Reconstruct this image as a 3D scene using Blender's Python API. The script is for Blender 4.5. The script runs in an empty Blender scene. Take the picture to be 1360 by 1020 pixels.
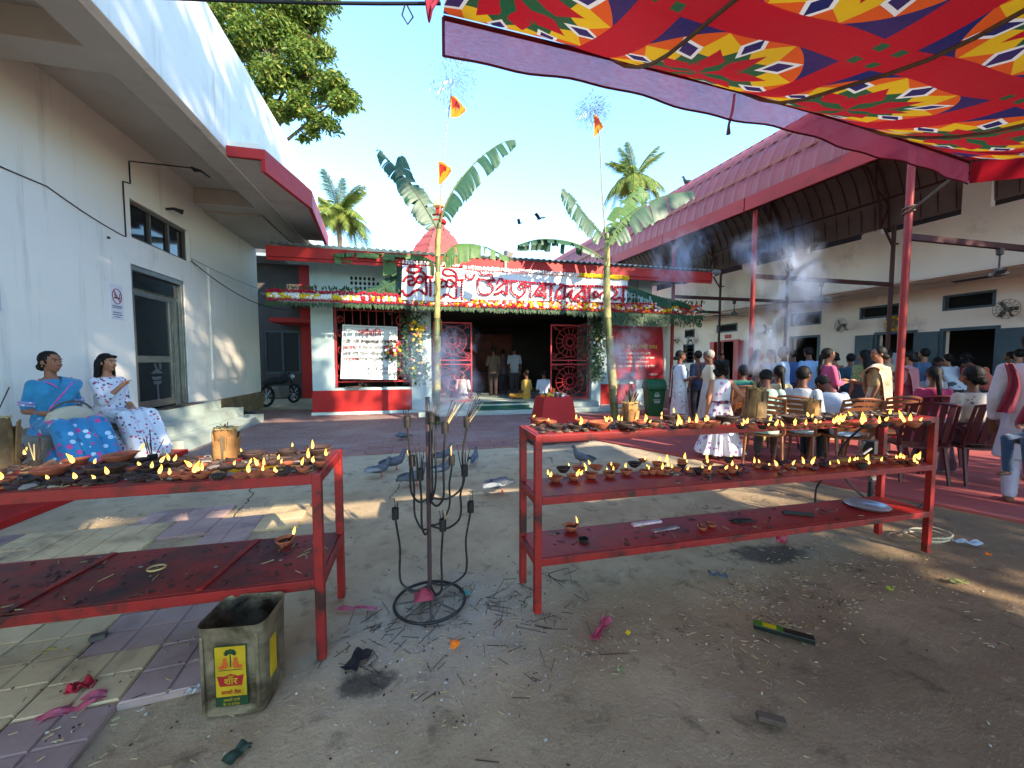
import bpy, bmesh, math, random
import numpy as np
from mathutils import Vector as V, Matrix, Euler
from mathutils import noise as mnoise
R = math.radians
rnd = random.Random(7)
SC = bpy.context.scene
COL = SC.collection

# ------------------------------------------------------------------ camera, sky, sun, exposure
YAW = R(13.5); PITCH = math.atan(30/520.); EYE = 1.4
cam_d = bpy.data.cameras.new('camera'); cam = bpy.data.objects.new('camera', cam_d); COL.objects.link(cam)
cam_d.sensor_width = 36; cam_d.lens = 36*520/1360.; cam_d.clip_start = .05; cam_d.clip_end = 2000
cam.location = (0, 0, EYE); cam.rotation_euler = (R(90)-PITCH, 0, -YAW)
SC.camera = cam
SUN_EL, SUN_AZ = 27.0, 150.0          # azimuth measured from +Y (north) clockwise towards +X
world = bpy.data.worlds.new('World'); SC.world = world; world.use_nodes = True
wn = world.node_tree; wn.nodes.clear()
sky = wn.nodes.new('ShaderNodeTexSky'); sky.sky_type = 'NISHITA'; sky.sun_disc = False
sky.sun_elevation = R(SUN_EL); sky.sun_rotation = R(SUN_AZ); sky.air_density = 1.0; sky.dust_density = .0; sky.ozone_density = 1.6
bg = wn.nodes.new('ShaderNodeBackground'); bg.inputs['Strength'].default_value = .15
wo = wn.nodes.new('ShaderNodeOutputWorld')
tint = wn.nodes.new('ShaderNodeMix'); tint.data_type = 'RGBA'; tint.blend_type = 'MULTIPLY'; tint.inputs[0].default_value = 1; tint.inputs[7].default_value = (.77, .94, 1.0, 1)
wn.links.new(sky.outputs[0], tint.inputs[6]); wn.links.new(tint.outputs[2], bg.inputs[0]); wn.links.new(bg.outputs[0], wo.inputs[0])
sl = bpy.data.lights.new('sun', 'SUN'); sl.energy = 2.7; sl.angle = R(.55); sl.color = (1, .86, .66)
so = bpy.data.objects.new('sun', sl); COL.objects.link(so)
sdir = V((math.sin(R(SUN_AZ))*math.cos(R(SUN_EL)), math.cos(R(SUN_AZ))*math.cos(R(SUN_EL)), math.sin(R(SUN_EL))))
so.rotation_euler = sdir.to_track_quat('Z', 'Y').to_euler(); so.location = sdir*60
SC.view_settings.view_transform = 'Standard'; SC.view_settings.look = 'None'
SC.view_settings.gamma = 1; SC.view_settings.use_curve_mapping = False
SC.view_settings.exposure = 2.4
cy = SC.cycles
cy.max_bounces = 8; cy.diffuse_bounces = 4; cy.glossy_bounces = 3; cy.transmission_bounces = 6; cy.transparent_max_bounces = 12; cy.volume_bounces = 1
cy.volume_step_rate = 2.0; cy.volume_max_steps = 128
cy.sample_clamp_indirect = 6; cy.caustics_reflective = False; cy.caustics_refractive = False
cy.use_denoising = True

# ------------------------------------------------------------------ picture -> place (used while laying out; everything keeps its real 3-D place)
def ray(px, py):
    x = (px-680)/520.; y = (510-py)/520.
    fy = math.cos(PITCH)+y*math.sin(PITCH); fz = -math.sin(PITCH)+y*math.cos(PITCH)
    return V((x*math.cos(YAW)+fy*math.sin(YAW), -x*math.sin(YAW)+fy*math.cos(YAW), fz))
def onx(px, py, c): d = ray(px, py); return V((0, 0, EYE))+d*(c/d.x)
def ony(px, py, c): d = ray(px, py); return V((0, 0, EYE))+d*(c/d.y)
def onz(px, py, c=0.): d = ray(px, py); return V((0, 0, EYE))+d*((c-EYE)/d.z)
def atd(px, d):
    x = (px-680)/520.*d
    return V((x*math.cos(YAW)+d*math.sin(YAW), -x*math.sin(YAW)+d*math.cos(YAW), 0))

# ------------------------------------------------------------------ node helper
class N:
    """a node socket with arithmetic"""
    def __init__(s, t, o): s.t, s.o = t, o
    def _m(s, op, *a, clamp=False):
        n = s.t.nodes.new('ShaderNodeMath'); n.operation = op; n.use_clamp = clamp
        for i, q in enumerate((s,)+a):
            if isinstance(q, N): s.t.links.new(q.o, n.inputs[i])
            else: n.inputs[i].default_value = q
        return N(s.t, n.outputs[0])
    def __add__(s, b): return s._m('ADD', b)
    def __sub__(s, b): return s._m('SUBTRACT', b)
    def __mul__(s, b): return s._m('MULTIPLY', b)
    def __truediv__(s, b): return s._m('DIVIDE', b)
    def abs(s): return s._m('ABSOLUTE')
    def lt(s, b): return s._m('LESS_THAN', b)
    def gt(s, b): return s._m('GREATER_THAN', b)
    def mod(s, b): return s._m('FLOORED_MODULO', b)
    def floor(s): return s._m('FLOOR')
    def pw(s, b): return s._m('POWER', b)
    def max(s, b): return s._m('MAXIMUM', b)
    def min(s, b): return s._m('MINIMUM', b)
    def ramp(s, a, b):
        n = s.t.nodes.new('ShaderNodeMapRange'); s.t.links.new(s.o, n.inputs[0]); n.inputs[1].default_value = a; n.inputs[2].default_value = b
        return N(s.t, n.outputs[0])
def hexc(h):
    h = h.lstrip('#'); c = [int(h[i:i+2], 16)/255 for i in (0, 2, 4)]
    return tuple(((v+.055)/1.055)**2.4 if v > .04045 else v/12.92 for v in c)
def col(c): return hexc(c) if isinstance(c, str) else tuple(c)
def mixc(t, f, a, b):
    n = t.nodes.new('ShaderNodeMix'); n.data_type = 'RGBA'
    if isinstance(f, N): t.links.new(f.o, n.inputs[0])
    else: n.inputs[0].default_value = f
    for k, q in ((6, a), (7, b)):
        if isinstance(q, N): t.links.new(q.o, n.inputs[k])
        else: n.inputs[k].default_value = (*col(q), 1)
    return N(t, n.outputs[2])
def noise(t, vec, scale, detail=5, rough=.6, dist=0):
    n = t.nodes.new('ShaderNodeTexNoise'); n.inputs['Scale'].default_value = scale; n.inputs['Detail'].default_value = detail
    n.inputs['Roughness'].default_value = rough; n.inputs['Distortion'].default_value = dist
    if vec is not None: t.links.new(vec.o, n.inputs['Vector'])
    return N(t, n.outputs[0])
def voro(t, vec, scale, feature='F1', out=0):
    n = t.nodes.new('ShaderNodeTexVoronoi'); n.feature = feature; n.inputs['Scale'].default_value = scale
    if vec is not None: t.links.new(vec.o, n.inputs['Vector'])
    return N(t, n.outputs[out])
def coords(t, kind):
    if kind == 'pos': return N(t, t.nodes.new('ShaderNodeNewGeometry').outputs['Position'])
    return N(t, t.nodes.new('ShaderNodeTexCoord').outputs[kind])
def xyz(t, v):
    n = t.nodes.new('ShaderNodeSeparateXYZ'); t.links.new(v.o, n.inputs[0]); return [N(t, q) for q in n.outputs]
def scaled(t, v, s):
    n = t.nodes.new('ShaderNodeVectorMath'); n.operation = 'MULTIPLY'; t.links.new(v.o, n.inputs[0]); n.inputs[1].default_value = s; return N(t, n.outputs[0])
def base_mat(name):
    m = bpy.data.materials.new(name); m.use_nodes = True; t = m.node_tree
    b = t.nodes['Principled BSDF']; return m, t, b
def setc(t, b, key, q):
    if isinstance(q, N): t.links.new(q.o, b.inputs[key])
    elif isinstance(q, (tuple, str)): b.inputs[key].default_value = (*col(q), 1)
    else: b.inputs[key].default_value = q
def bump(t, b, h, dist=.01, strength=.6):
    n = t.nodes.new('ShaderNodeBump'); n.inputs['Distance'].default_value = dist; n.inputs['Strength'].default_value = strength
    t.links.new(h.o, n.inputs['Height']); t.links.new(n.outputs[0], b.inputs['Normal'])
def M(name, c, c2=None, sc=3., lo=.35, hi=.7, rough=.7, metal=0., bmp=0., bsc=30., kind='pos', spec=.4, stain=None, ssc=1.2, slo=.55, shi=.75, rnd_amt=0., transl=0., coat=0., sheen=0., streak=None):
    """painted / worn surface: base colour c with patches of c2, optional stains, optional per-object variation"""
    m, t, b = base_mat(name); v = coords(t, kind)
    q = c
    if c2 is not None: q = mixc(t, noise(t, v, sc).ramp(lo, hi), c, c2)
    if stain: q = mixc(t, noise(t, v, ssc, 8, .65, .4).ramp(slo, shi), q, stain)
    if streak: q = mixc(t, noise(t, scaled(t, v, (3.2, 3.2, .22)), 1.3, 7, .7).ramp(.55, .8)*noise(t, v, .9, 4).ramp(.35, .65)*.75, q, streak)
    if rnd_amt:
        oi = N(t, t.nodes.new('ShaderNodeObjectInfo').outputs['Random'])
        n = t.nodes.new('ShaderNodeHueSaturation'); f = (oi-.5)*(2*rnd_amt)+1.; t.links.new(f.o, n.inputs['Value'])
        if isinstance(q, N): t.links.new(q.o, n.inputs['Color'])
        else: n.inputs['Color'].default_value = (*col(q), 1)
        q = N(t, n.outputs[0])
    setc(t, b, 'Base Color', q); b.inputs['Roughness'].default_value = rough; b.inputs['Metallic'].default_value = metal
    b.inputs['Specular IOR Level'].default_value = spec
    if coat: b.inputs['Coat Weight'].default_value = coat
    if sheen: b.inputs['Sheen Weight'].default_value = sheen
    if bmp: bump(t, b, noise(t, v, bsc, 6, .65), bmp)
    if transl:
        tr = t.nodes.new('ShaderNodeBsdfTranslucent'); mx = t.nodes.new('ShaderNodeMixShader'); mx.inputs[0].default_value = transl
        if isinstance(q, N): t.links.new(q.o, tr.inputs[0])
        else: tr.inputs[0].default_value = (*col(q), 1)
        t.links.new(b.outputs[0], mx.inputs[1]); t.links.new(tr.outputs[0], mx.inputs[2]); t.links.new(mx.outputs[0], t.nodes['Material Output'].inputs[0])
    return m
def glow(name, c, s):
    m, t, b = base_mat(name); b.inputs['Base Color'].default_value = (*col(c), 1); b.inputs['Emission Color'].default_value = (*col(c), 1); b.inputs['Emission Strength'].default_value = s
    return m
def print_mat(name, basec, spots, sc=18., thr=.25, rough=.85, transl=0.):
    """cloth printed with small scattered motifs: spots = list of colours"""
    m, t, b = base_mat(name); v = coords(t, 'Object')
    d = voro(t, v, sc); cl = voro(t, v, sc, out=1); r, g, bl = xyz(t, cl)
    q = basec if isinstance(basec, N) else mixc(t, noise(t, v, 6).ramp(.3, .8), basec, tuple(x*.9 for x in col(basec)))
    k = len(spots)
    for i, s in enumerate(spots):
        q = mixc(t, d.lt(thr)*r.gt(i/k*.75)*r.lt((i+1)/k*.75), q, s)
    setc(t, b, 'Base Color', q); b.inputs['Roughness'].default_value = rough; b.inputs['Sheen Weight'].default_value = .2
    bump(t, b, noise(t, v, 25, 4), .008, .5)
    return m

# ------------------------------------------------------------------ mesh builder
class MB:
    def __init__(s): s.v = []; s.f = []; s.m = []; s.mi = 0
    def add(s, vs, fs, mi=None):
        o = len(s.v); s.v += [tuple(q) for q in vs]; s.f += [tuple(i+o for i in f) for f in fs]; s.m += [s.mi if mi is None else mi]*len(fs); return s
    def box(s, x0, y0, z0, x1, y1, z1, mi=None):
        vs = [(x, y, z) for z in (z0, z1) for y in (y0, y1) for x in (x0, x1)]
        return s.add(vs, [(0, 2, 3, 1), (4, 5, 7, 6), (0, 1, 5, 4), (2, 6, 7, 3), (0, 4, 6, 2), (1, 3, 7, 5)], mi)
    def obox(s, c, size, rot=(0, 0, 0), mi=None):
        M3 = Euler(rot).to_matrix(); hx, hy, hz = (q/2 for q in size); c = V(c)
        vs = [c+M3 @ V((x, y, z)) for z in (-hz, hz) for y in (-hy, hy) for x in (-hx, hx)]
        return s.add(vs, [(0, 2, 3, 1), (4, 5, 7, 6), (0, 1, 5, 4), (2, 6, 7, 3), (0, 4, 6, 2), (1, 3, 7, 5)], mi)
    def bar(s, a, b, w, h=None, mi=None):
        """square bar from a to b"""
        a, b = V(a), V(b); h = h or w; d = (b-a).normalized(); up = V((0, 0, 1)) if abs(d.z) < .9 else V((0, 1, 0))
        r = d.cross(up).normalized(); u = r.cross(d).normalized()
        vs = [p+r*(i*w/2)+u*(j*h/2) for p in (a, b) for i, j in ((-1, -1), (1, -1), (1, 1), (-1, 1))]
        return s.add(vs, [(0, 1, 2, 3), (7, 6, 5, 4), (0, 4, 5, 1), (1, 5, 6, 2), (2, 6, 7, 3), (3, 7, 4, 0)], mi)
    def tube(s, pts, r, n=8, caps=True, mi=None, closed=False):
        pts = [V(p) for p in pts]; k = len(pts); rs = r if isinstance(r, (list, tuple)) else [r]*k
        vs, fs = [], []; pr = None
        for i, p in enumerate(pts):
            if closed: d = pts[(i+1) % k]-pts[i-1]
            else: d = pts[min(i+1, k-1)]-pts[max(i-1, 0)]
            d = d.normalized() if d.length > 1e-9 else V((0, 0, 1))
            if pr is None: pr = d.orthogonal().normalized()
            pr = (pr-d*pr.dot(d)); pr = pr.normalized() if pr.length > 1e-6 else d.orthogonal().normalized()
            q = d.cross(pr)
            for j in range(n):
                a = 2*math.pi*j/n; vs.append(p+(pr*math.cos(a)+q*math.sin(a))*rs[i])
        for i in range(k if closed else k-1):
            o = i*n; o2 = ((i+1) % k)*n
            for j in range(n): fs.append((o+j, o+(j+1) % n, o2+(j+1) % n, o2+j))
        if caps and not closed: fs += [tuple(range(n))[::-1], tuple((k-1)*n+j for j in range(n))]
        return s.add(vs, fs, mi)
    def lathe(s, c, prof, n=16, mi=None, sx=1, sy=1, rot=None):
        c = V(c); vs, fs = [], []
        for r, z in prof:
            for j in range(n):
                a = 2*math.pi*j/n; p = V((r*math.cos(a)*sx, r*math.sin(a)*sy, z)); vs.append(c+(rot @ p if rot else p))
        for i in range(len(prof)-1):
            for j in range(n): fs.append((i*n+j, i*n+(j+1) % n, (i+1)*n+(j+1) % n, (i+1)*n+j))
        if prof[0][0] > 1e-5: fs.append(tuple(range(n))[::-1])
        if prof[-1][0] > 1e-5: fs.append(tuple((len(prof)-1)*n+j for j in range(n)))
        return s.add(vs, fs, mi)
    def ball(s, c, r, n=8, k=5, mi=None, rot=None):
        rx, ry, rz = r if isinstance(r, (tuple, list)) else (r, r, r)
        return s.lathe(c, [(max(1e-6, math.sin(math.pi*i/k)), -math.cos(math.pi*i/k)*rz) for i in range(k+1)], n, mi, rx, ry, rot)
    def sheet(s, fn, nu, nv, mi=None, thick=0.):
        """grid fn(u,v)->point; thick>0 closes it into a slab along its normals"""
        P = [[V(fn(i/nu, j/nv)) for j in range(nv+1)] for i in range(nu+1)]
        idx = lambda i, j: i*(nv+1)+j
        top = [P[i][j] for i in range(nu+1) for j in range(nv+1)]
        fs = [(idx(i, j), idx(i+1, j), idx(i+1, j+1), idx(i, j+1)) for i in range(nu) for j in range(nv)]
        if not thick: return s.add(top, fs, mi)
        nr = []
        for i in range(nu+1):
            for j in range(nv+1):
                a = P[min(i+1, nu)][j]-P[max(i-1, 0)][j]; b = P[i][min(j+1, nv)]-P[i][max(j-1, 0)]
                q = a.cross(b); nr.append(q.normalized() if q.length > 1e-12 else V((0, 0, 1)))
        o = len(top); vs = top+[p-q*thick for p, q in zip(top, nr)]
        f2 = [tuple(i+o for i in f[::-1]) for f in fs]
        ring = [idx(i, 0) for i in range(nu+1)]+[idx(nu, j) for j in range(1, nv+1)]+[idx(i, nv) for i in range(nu-1, -1, -1)]+[idx(0, j) for j in range(nv-1, 0, -1)]
        f3 = [(ring[k], ring[k]+o, ring[(k+1) % len(ring)]+o, ring[(k+1) % len(ring)]) for k in range(len(ring))]
        return s.add(vs, fs+f2+f3, mi)
    def prism(s, pts, z0, z1, mi=None):
        n = len(pts); return s.add([(*p, z0) for p in pts]+[(*p, z1) for p in pts], [tuple(range(n))[::-1], tuple(range(n, 2*n))]+[(i, (i+1) % n, n+(i+1) % n, n+i) for i in range(n)], mi)
    def mesh(s, name, mats, smooth=False):
        me = bpy.data.meshes.new(name); me.from_pydata(s.v, [], s.f)
        for m in (mats if isinstance(mats, (list, tuple)) else [mats]): me.materials.append(m)
        if len(me.polygons):
            me.polygons.foreach_set('material_index', s.m)
            if smooth: me.polygons.foreach_set('use_smooth', [True]*len(me.polygons))
        me.update(); return me
    def build(s, name, mats, parent=None, loc=None, smooth=False, bevel=0., auto=False, **kw):
        return link(name, s.mesh(name, mats, smooth), parent, loc, bevel=bevel, auto=auto or smooth, **kw)
WORLD = {}
def link(name, me, parent=None, loc=None, rot=None, bevel=0., auto=False, label=None, cat=None, group=None, kind=None):
    o = bpy.data.objects.new(name, me); COL.objects.link(o)
    if loc is not None: o.location = loc
    if rot is not None: o.rotation_euler = rot
    if parent is not None:
        o.parent = parent
        if parent.name in WORLD: o.matrix_parent_inverse = WORLD[parent.name]
    if bevel:
        b = o.modifiers.new('bevel', 'BEVEL'); b.width = bevel; b.segments = 2; b.limit_method = 'ANGLE'; b.angle_limit = R(40)
    if auto and me is not None and me.polygons:
        try: me.set_sharp_from_angle(angle=R(42))
        except Exception: pass
    for k, q in (('label', label), ('category', cat), ('group', group), ('kind', kind)):
        if q: o[k] = q
    return o
def thing(name, label, cat, loc=(0, 0, 0), rz=0., group=None, world=False, kind=None):
    """an Empty at the thing's base. world=True: its parts are modelled in scene coordinates"""
    o = bpy.data.objects.new(name, None); COL.objects.link(o); o.empty_display_size = .1
    o.location = loc; o.rotation_euler = (0, 0, rz)
    if world: WORLD[o.name] = Matrix.Translation(-V(loc))
    for k, q in (('label', label), ('category', cat), ('group', group), ('kind', kind)):
        if q: o[k] = q
    return o
def dup(root, loc, rz=None, label=None, group=None, scale=None):
    def cp(o, par):
        c = o.copy(); COL.objects.link(c); c.parent = par
        if par is not None: c.matrix_parent_inverse = o.matrix_parent_inverse.copy()
        for ch in kids.get(o.name, ()): cp(ch, c)
        return c
    kids = {}
    def walk(o):
        kids[o.name] = list(o.children)
        for c in o.children: walk(c)
    walk(root)
    r = cp(root, None); r.location = loc
    if rz is not None: r.rotation_euler = (r.rotation_euler.x, r.rotation_euler.y, rz)
    if scale is not None: r.scale = (scale,)*3 if not isinstance(scale, (tuple, list)) else scale
    if label: r['label'] = label
    if group: r['group'] = group
    return r
def struct(name, mb, mats, **kw): return mb.build(name, mats, kind='structure', **kw)
ORD = 'first second third fourth fifth sixth seventh eighth ninth tenth eleventh twelfth thirteenth fourteenth fifteenth sixteenth seventeenth eighteenth nineteenth twentieth'.split()
def ordinal(i):
    if i < 20: return ORD[i]
    if (i+1) % 10 == 0: return {3: 'thirtieth', 4: 'fortieth', 5: 'fiftieth'}[(i+1)//10]
    return {2: 'twenty', 3: 'thirty', 4: 'forty', 5: 'fifty', 6: 'sixty'}[(i+1)//10]+('-'+ORD[(i+1) % 10-1] if (i+1) % 10 else 'th')
def ground_z(x, y): return 0.
# ------------------------------------------------------------------ materials of the setting
m_white = M('white_plaster', '#eee5d8', '#e4dccf', sc=.7, lo=.3, hi=.8, rough=.85, bmp=.003, bsc=18, stain='#b3ada3', ssc=.8, slo=.6, shi=.85, streak='#8f897d')
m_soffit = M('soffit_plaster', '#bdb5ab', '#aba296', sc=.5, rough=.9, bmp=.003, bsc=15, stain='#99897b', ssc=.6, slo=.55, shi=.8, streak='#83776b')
m_redtrim = M('red_trim_paint', '#b01c1a', '#a01a18', sc=2, rough=.55, bmp=.002, stain='#8d1c20', ssc=2.5)
m_redwall = M('red_dado_paint', '#a81210', '#97120f', sc=1.6, rough=.6, bmp=.002, stain='#7c1518', ssc=2, slo=.6)
m_teal = M('pale_teal_plaster', '#a9bdbd', '#b9c6c3', sc=.8, rough=.85, bmp=.002, stain='#8a9692', ssc=1.1, slo=.58, streak='#6f7a78')
m_pinkwall = M('pinkish_plaster', '#e8d3c4', '#dcc6b8', sc=.6, rough=.9, bmp=.002, stain='#b09a90', ssc=.8)
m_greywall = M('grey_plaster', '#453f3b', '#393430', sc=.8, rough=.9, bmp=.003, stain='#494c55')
m_stone = M('plinth_stone', '#8d7755', '#6e5b40', sc=9, rough=.7, bmp=.006, bsc=30)
m_marble = M('step_tile', '#a9b3ab', '#97a39b', sc=1.5, rough=.35, stain='#7f837a', ssc=1.4, rnd_amt=.07)
m_alu = M('aluminium', '#8c8c86', '#7b7b76', sc=5, rough=.38, metal=.75)
m_dglass, _t, _b = base_mat('dark_glass'); _b.inputs['Base Color'].default_value = (.012, .014, .018, 1); _b.inputs['Roughness'].default_value = .06
m_etch = M('etched_glass', '#4d5356', rough=.6)
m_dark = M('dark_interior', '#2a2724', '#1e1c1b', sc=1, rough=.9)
m_wire = M('black_cable', '#16161a', rough=.6)
m_corr = M('corrugated_sheet', '#8c8f90', '#777571', sc=2, rough=.5, metal=.4, stain='#6b5443', ssc=2)
m_redsheet = M('red_roof_sheet', '#9c4440', '#8e3c39', sc=1.1, rough=.5, spec=.45, rnd_amt=.05, stain='#7b2f33', ssc=1.5, slo=.6)
m_redfascia = M('red_fascia_sheet', '#ae241f', '#9d221e', sc=1.5, rough=.5, spec=.3, stain='#72201f', ssc=2)
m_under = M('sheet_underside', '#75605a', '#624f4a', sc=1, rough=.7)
m_steel = M('red_steel', '#9c1a17', '#86201b', sc=3, rough=.5, stain='#5e2120', ssc=4, slo=.6)
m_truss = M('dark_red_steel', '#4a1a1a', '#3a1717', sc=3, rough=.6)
m_bluegrey = M('blue_grey_paint', '#44525c', '#394650', sc=2, rough=.6)
m_gate = M('red_gate_paint', '#b5252c', '#94202a', sc=4, rough=.5)

def ground_mat():
    m, t, b = base_mat('worn_concrete'); v = coords(t, 'pos'); x, y, z = xyz(t, v)
    n1 = noise(t, v, .55, 8, .6, .3); n2 = noise(t, v, 2.3, 8, .65); n3 = noise(t, v, 14, 6, .7)
    q = mixc(t, n2.ramp(.35, .65), '#b09a7a', '#978264')
    mud = ((x*.30)-(y*.42)+(n1-.5)*3.2+.45).ramp(-.3, .75)
    q = mixc(t, mud*.85, q, mixc(t, n2.ramp(.3, .7), '#5d4a37', '#725c45'))
    pale = ((y-4.3)*.8+(n1-.5)*2.+(x*-.12)).ramp(0, 1.)
    q = mixc(t, pale*.55, q, '#bdb198')
    q = mixc(t, n1.ramp(.56, .7)*.5, q, '#66574a')
    q = mixc(t, noise(t, v, 1.1, 9, .7, .6).ramp(.62, .72)*.7, q, '#3d352f')
    q = mixc(t, n3.ramp(.62, .72)*.5, q, '#a79e90')
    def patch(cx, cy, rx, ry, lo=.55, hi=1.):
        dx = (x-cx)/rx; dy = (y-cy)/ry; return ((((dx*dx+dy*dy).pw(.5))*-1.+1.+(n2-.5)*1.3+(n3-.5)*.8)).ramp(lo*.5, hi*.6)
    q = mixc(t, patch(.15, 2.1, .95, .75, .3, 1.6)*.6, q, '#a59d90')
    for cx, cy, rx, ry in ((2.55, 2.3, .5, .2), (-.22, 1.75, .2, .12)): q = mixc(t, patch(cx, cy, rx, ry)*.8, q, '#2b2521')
    sp = voro(t, v, 55); q = mixc(t, sp.lt(.10)*.8, q, '#beb6a6')
    sp2 = voro(t, v, 31); q = mixc(t, sp2.lt(.07)*.75, q, '#2c2622')
    cr = voro(t, mixv(t, v, .35), .42, 'DISTANCE_TO_EDGE'); ck = cr.lt(.0022)*noise(t, v, .8, 3).gt(.54)*y.gt(2.8)
    q = mixc(t, ck*.9, q, '#231f1b')
    setc(t, b, 'Base Color', q); b.inputs['Roughness'].default_value = .86; b.inputs['Specular IOR Level'].default_value = .3
    q = mixc(t, noise(t, v, 5.5, 8, .7, .5).ramp(.54, .68)*.55, q, '#3c2f23'); q = mixc(t, noise(t, v, 7.5, 8, .7, .8).ramp(.6, .72)*.4, q, '#c2b294'); setc(t, b, 'Base Color', q)
    bump(t, b, n3*.6+n2*.8-ck*.8+noise(t, v, 60, 4)*.3, .02, .75); return m
def mixv(t, v, amt):
    n = t.nodes.new('ShaderNodeTexNoise'); n.inputs['Scale'].default_value = 1.6; n.inputs['Detail'].default_value = 6; t.links.new(v.o, n.inputs[0])
    a = t.nodes.new('ShaderNodeVectorMath'); a.operation = 'MULTIPLY_ADD'; t.links.new(n.outputs[1], a.inputs[0]); a.inputs[1].default_value = (amt,)*3; t.links.new(v.o, a.inputs[2])
    return N(t, a.outputs[0])
m_ground = ground_mat()

# ------------------------------------------------------------------ ground and pavements
g = MB()
def gz(x, y):   # the yard is worn and slightly uneven
    return (mnoise.noise(V((x*.9, y*.9, 0)))*.012+mnoise.noise(V((x*2.7, y*2.7, 3)))*.005-.016)
NX = 130
def gfn(u, v):
    x = -8+22*u; y = -4+16*v; return (x, y, gz(x, y))
g.sheet(gfn, NX, 96)
for (a, b, c, d) in ((-300, -300, 300, -4), (-300, 12, 300, 400), (-300, -4, -8, 12), (14, -4, 300, 12)):
    g.add([(a, b, -.016), (c, b, -.016), (c, d, -.016), (a, d, -.016)], [(0, 1, 2, 3)])
struct('ground', g, m_ground, smooth=True)

# square tiles, cream and mauve
m_cream = M('cream_tile', '#c6ae86', '#b69d76', sc=4, rough=.75, bmp=.004, bsc=40, stain='#6a5a45', ssc=2.2, slo=.5, shi=.72, rnd_amt=.12)
m_mauve = M('mauve_tile', '#a48a80', '#927870', sc=4, rough=.75, bmp=.004, bsc=40, stain='#564a4c', ssc=2.0, slo=.52, shi=.75, rnd_amt=.12)
tl = thing('tiled_pavement', None, None, (-2, 2.5, 0), kind='structure', world=True)
def tile_mesh(m, nm):
    b = MB(); s = .338; b.box(-s/2, -s/2, -.02, s/2, s/2, .004)
    for i in (0, 1):
        for j in (0, 1):
            x0 = -s/2+.003+i*s/2; y0 = -s/2+.003+j*s/2; w = s/2-.006
            b.add([(x0, y0, .004), (x0+w, y0, .004), (x0+w, y0+w, .004), (x0, y0+w, .004), (x0+.005, y0+.005, .011), (x0+w-.005, y0+.005, .011), (x0+w-.005, y0+w-.005, .011), (x0+.005, y0+w-.005, .011)],
                  [(4, 5, 6, 7), (0, 1, 5, 4), (1, 2, 6, 5), (2, 3, 7, 6), (3, 0, 4, 7)])
    return b.mesh(nm, m)
tm = (tile_mesh(m_cream, 'tile'), tile_mesh(m_mauve, 'tile'))
rt = random.Random(5)
for j in range(10):
    for i in range(9):
        x = -.98-i*.343-(j*.343)*.075; y = 1.0+j*.343
        if i == 0 and j in (2, 5, 7): continue
        if (i, j) in ((2, 7), (4, 9), (5, 9), (1, 9), (7, 9), (8, 9), (8, 8), (6, 9)): continue
        bl = ((i+(j//2))//2+(j//2)) % 2 if j < 7 else (1 if ((i//3+j//3) % 3) else 0)
        if rt.random() < .06: bl = 1-bl
        o = link('tile', tm[bl], tl, (x+rt.uniform(-.002, .002), y, rt.uniform(-.004, .004)), (rt.uniform(-.012, .012), rt.uniform(-.012, .012), rt.uniform(-.01, .01)+.075))

# pink pavers before the temple
def paver_mat():
    m, t, b = base_mat('pink_paving'); v = coords(t, 'pos'); n = t.nodes.new('ShaderNodeTexBrick'); t.links.new(v.o, n.inputs['Vector'])
    n.inputs['Color1'].default_value = (*hexc('#91716a'), 1); n.inputs['Color2'].default_value = (*hexc('#86655f'), 1); n.inputs['Mortar'].default_value = (*hexc('#5c4a44'), 1)
    n.inputs['Scale'].default_value = 1; n.inputs['Brick Width'].default_value = .24; n.inputs['Row Height'].default_value = .12; n.inputs['Mortar Size'].default_value = .006
    q = mixc(t, noise(t, v, 1.2, 8).ramp(.45, .75)*.6, N(t, n.outputs[0]), '#a39a92'); q = mixc(t, noise(t, v, 2.4, 8).ramp(.6, .75)*.6, q, '#5b4c46')
    setc(t, b, 'Base Color', q); b.inputs['Roughness'].default_value = .75; bump(t, b, N(t, n.outputs[1])*-1.+noise(t, v, 30)*.3, .006); return m
m_paver = paver_mat()
struct('pavement', MB().box(-4.6, 6.75, -.05, 5.2, 12.5, .006), m_paver)
pv = thing('paved_edge', None, None, (0, 6.5, 0), kind='structure', world=True)
m_pav1 = M('pink_paver', '#94706a', '#846059', sc=6, rough=.75, bmp=.004, bsc=40, stain='#6b5a52', rnd_amt=.15)
pm_ = MB().box(-.195, -.09, -.03, .195, .09, .012).mesh('paver', m_pav1)
for j in range(3):
    for i in range(17):
        if rt.random() < .1 or (i < 3 and j == 0): continue
        link('paver', pm_, pv, (-2.6+i*.4+(j % 2)*.2, 6.28+j*.186, rt.uniform(-.004, .003)), (rt.uniform(-.01, .01), rt.uniform(-.01, .01), rt.uniform(-.015, .015)))

# red carpet laid over the yard on the hall side
m_carpet = M('red_carpet', '#9c4844', '#8f403d', sc=2.5, rough=.95, bmp=.004, bsc=120, stain='#7a4a48', ssc=1.3, slo=.5, shi=.75)
cpts = [(2.55, 7.9), (3.0, 6.5), (3.62, 5.3), (4.25, 4.1), (4.75, 3.0), (5.2, 2.0), (6.2, 1.2), (12.3, 1.2), (12.3, 17), (7.3, 17), (7.3, 9.9), (5.6, 9.9), (5.4, 9.4), (2.6, 9.3)]
struct('carpet', MB().prism(cpts, -.03, .014), m_carpet)
struct('kerb', MB().box(-3.78, .5, -.02, -3.42, 6.9, .07), m_redwall, bevel=.015)

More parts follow.
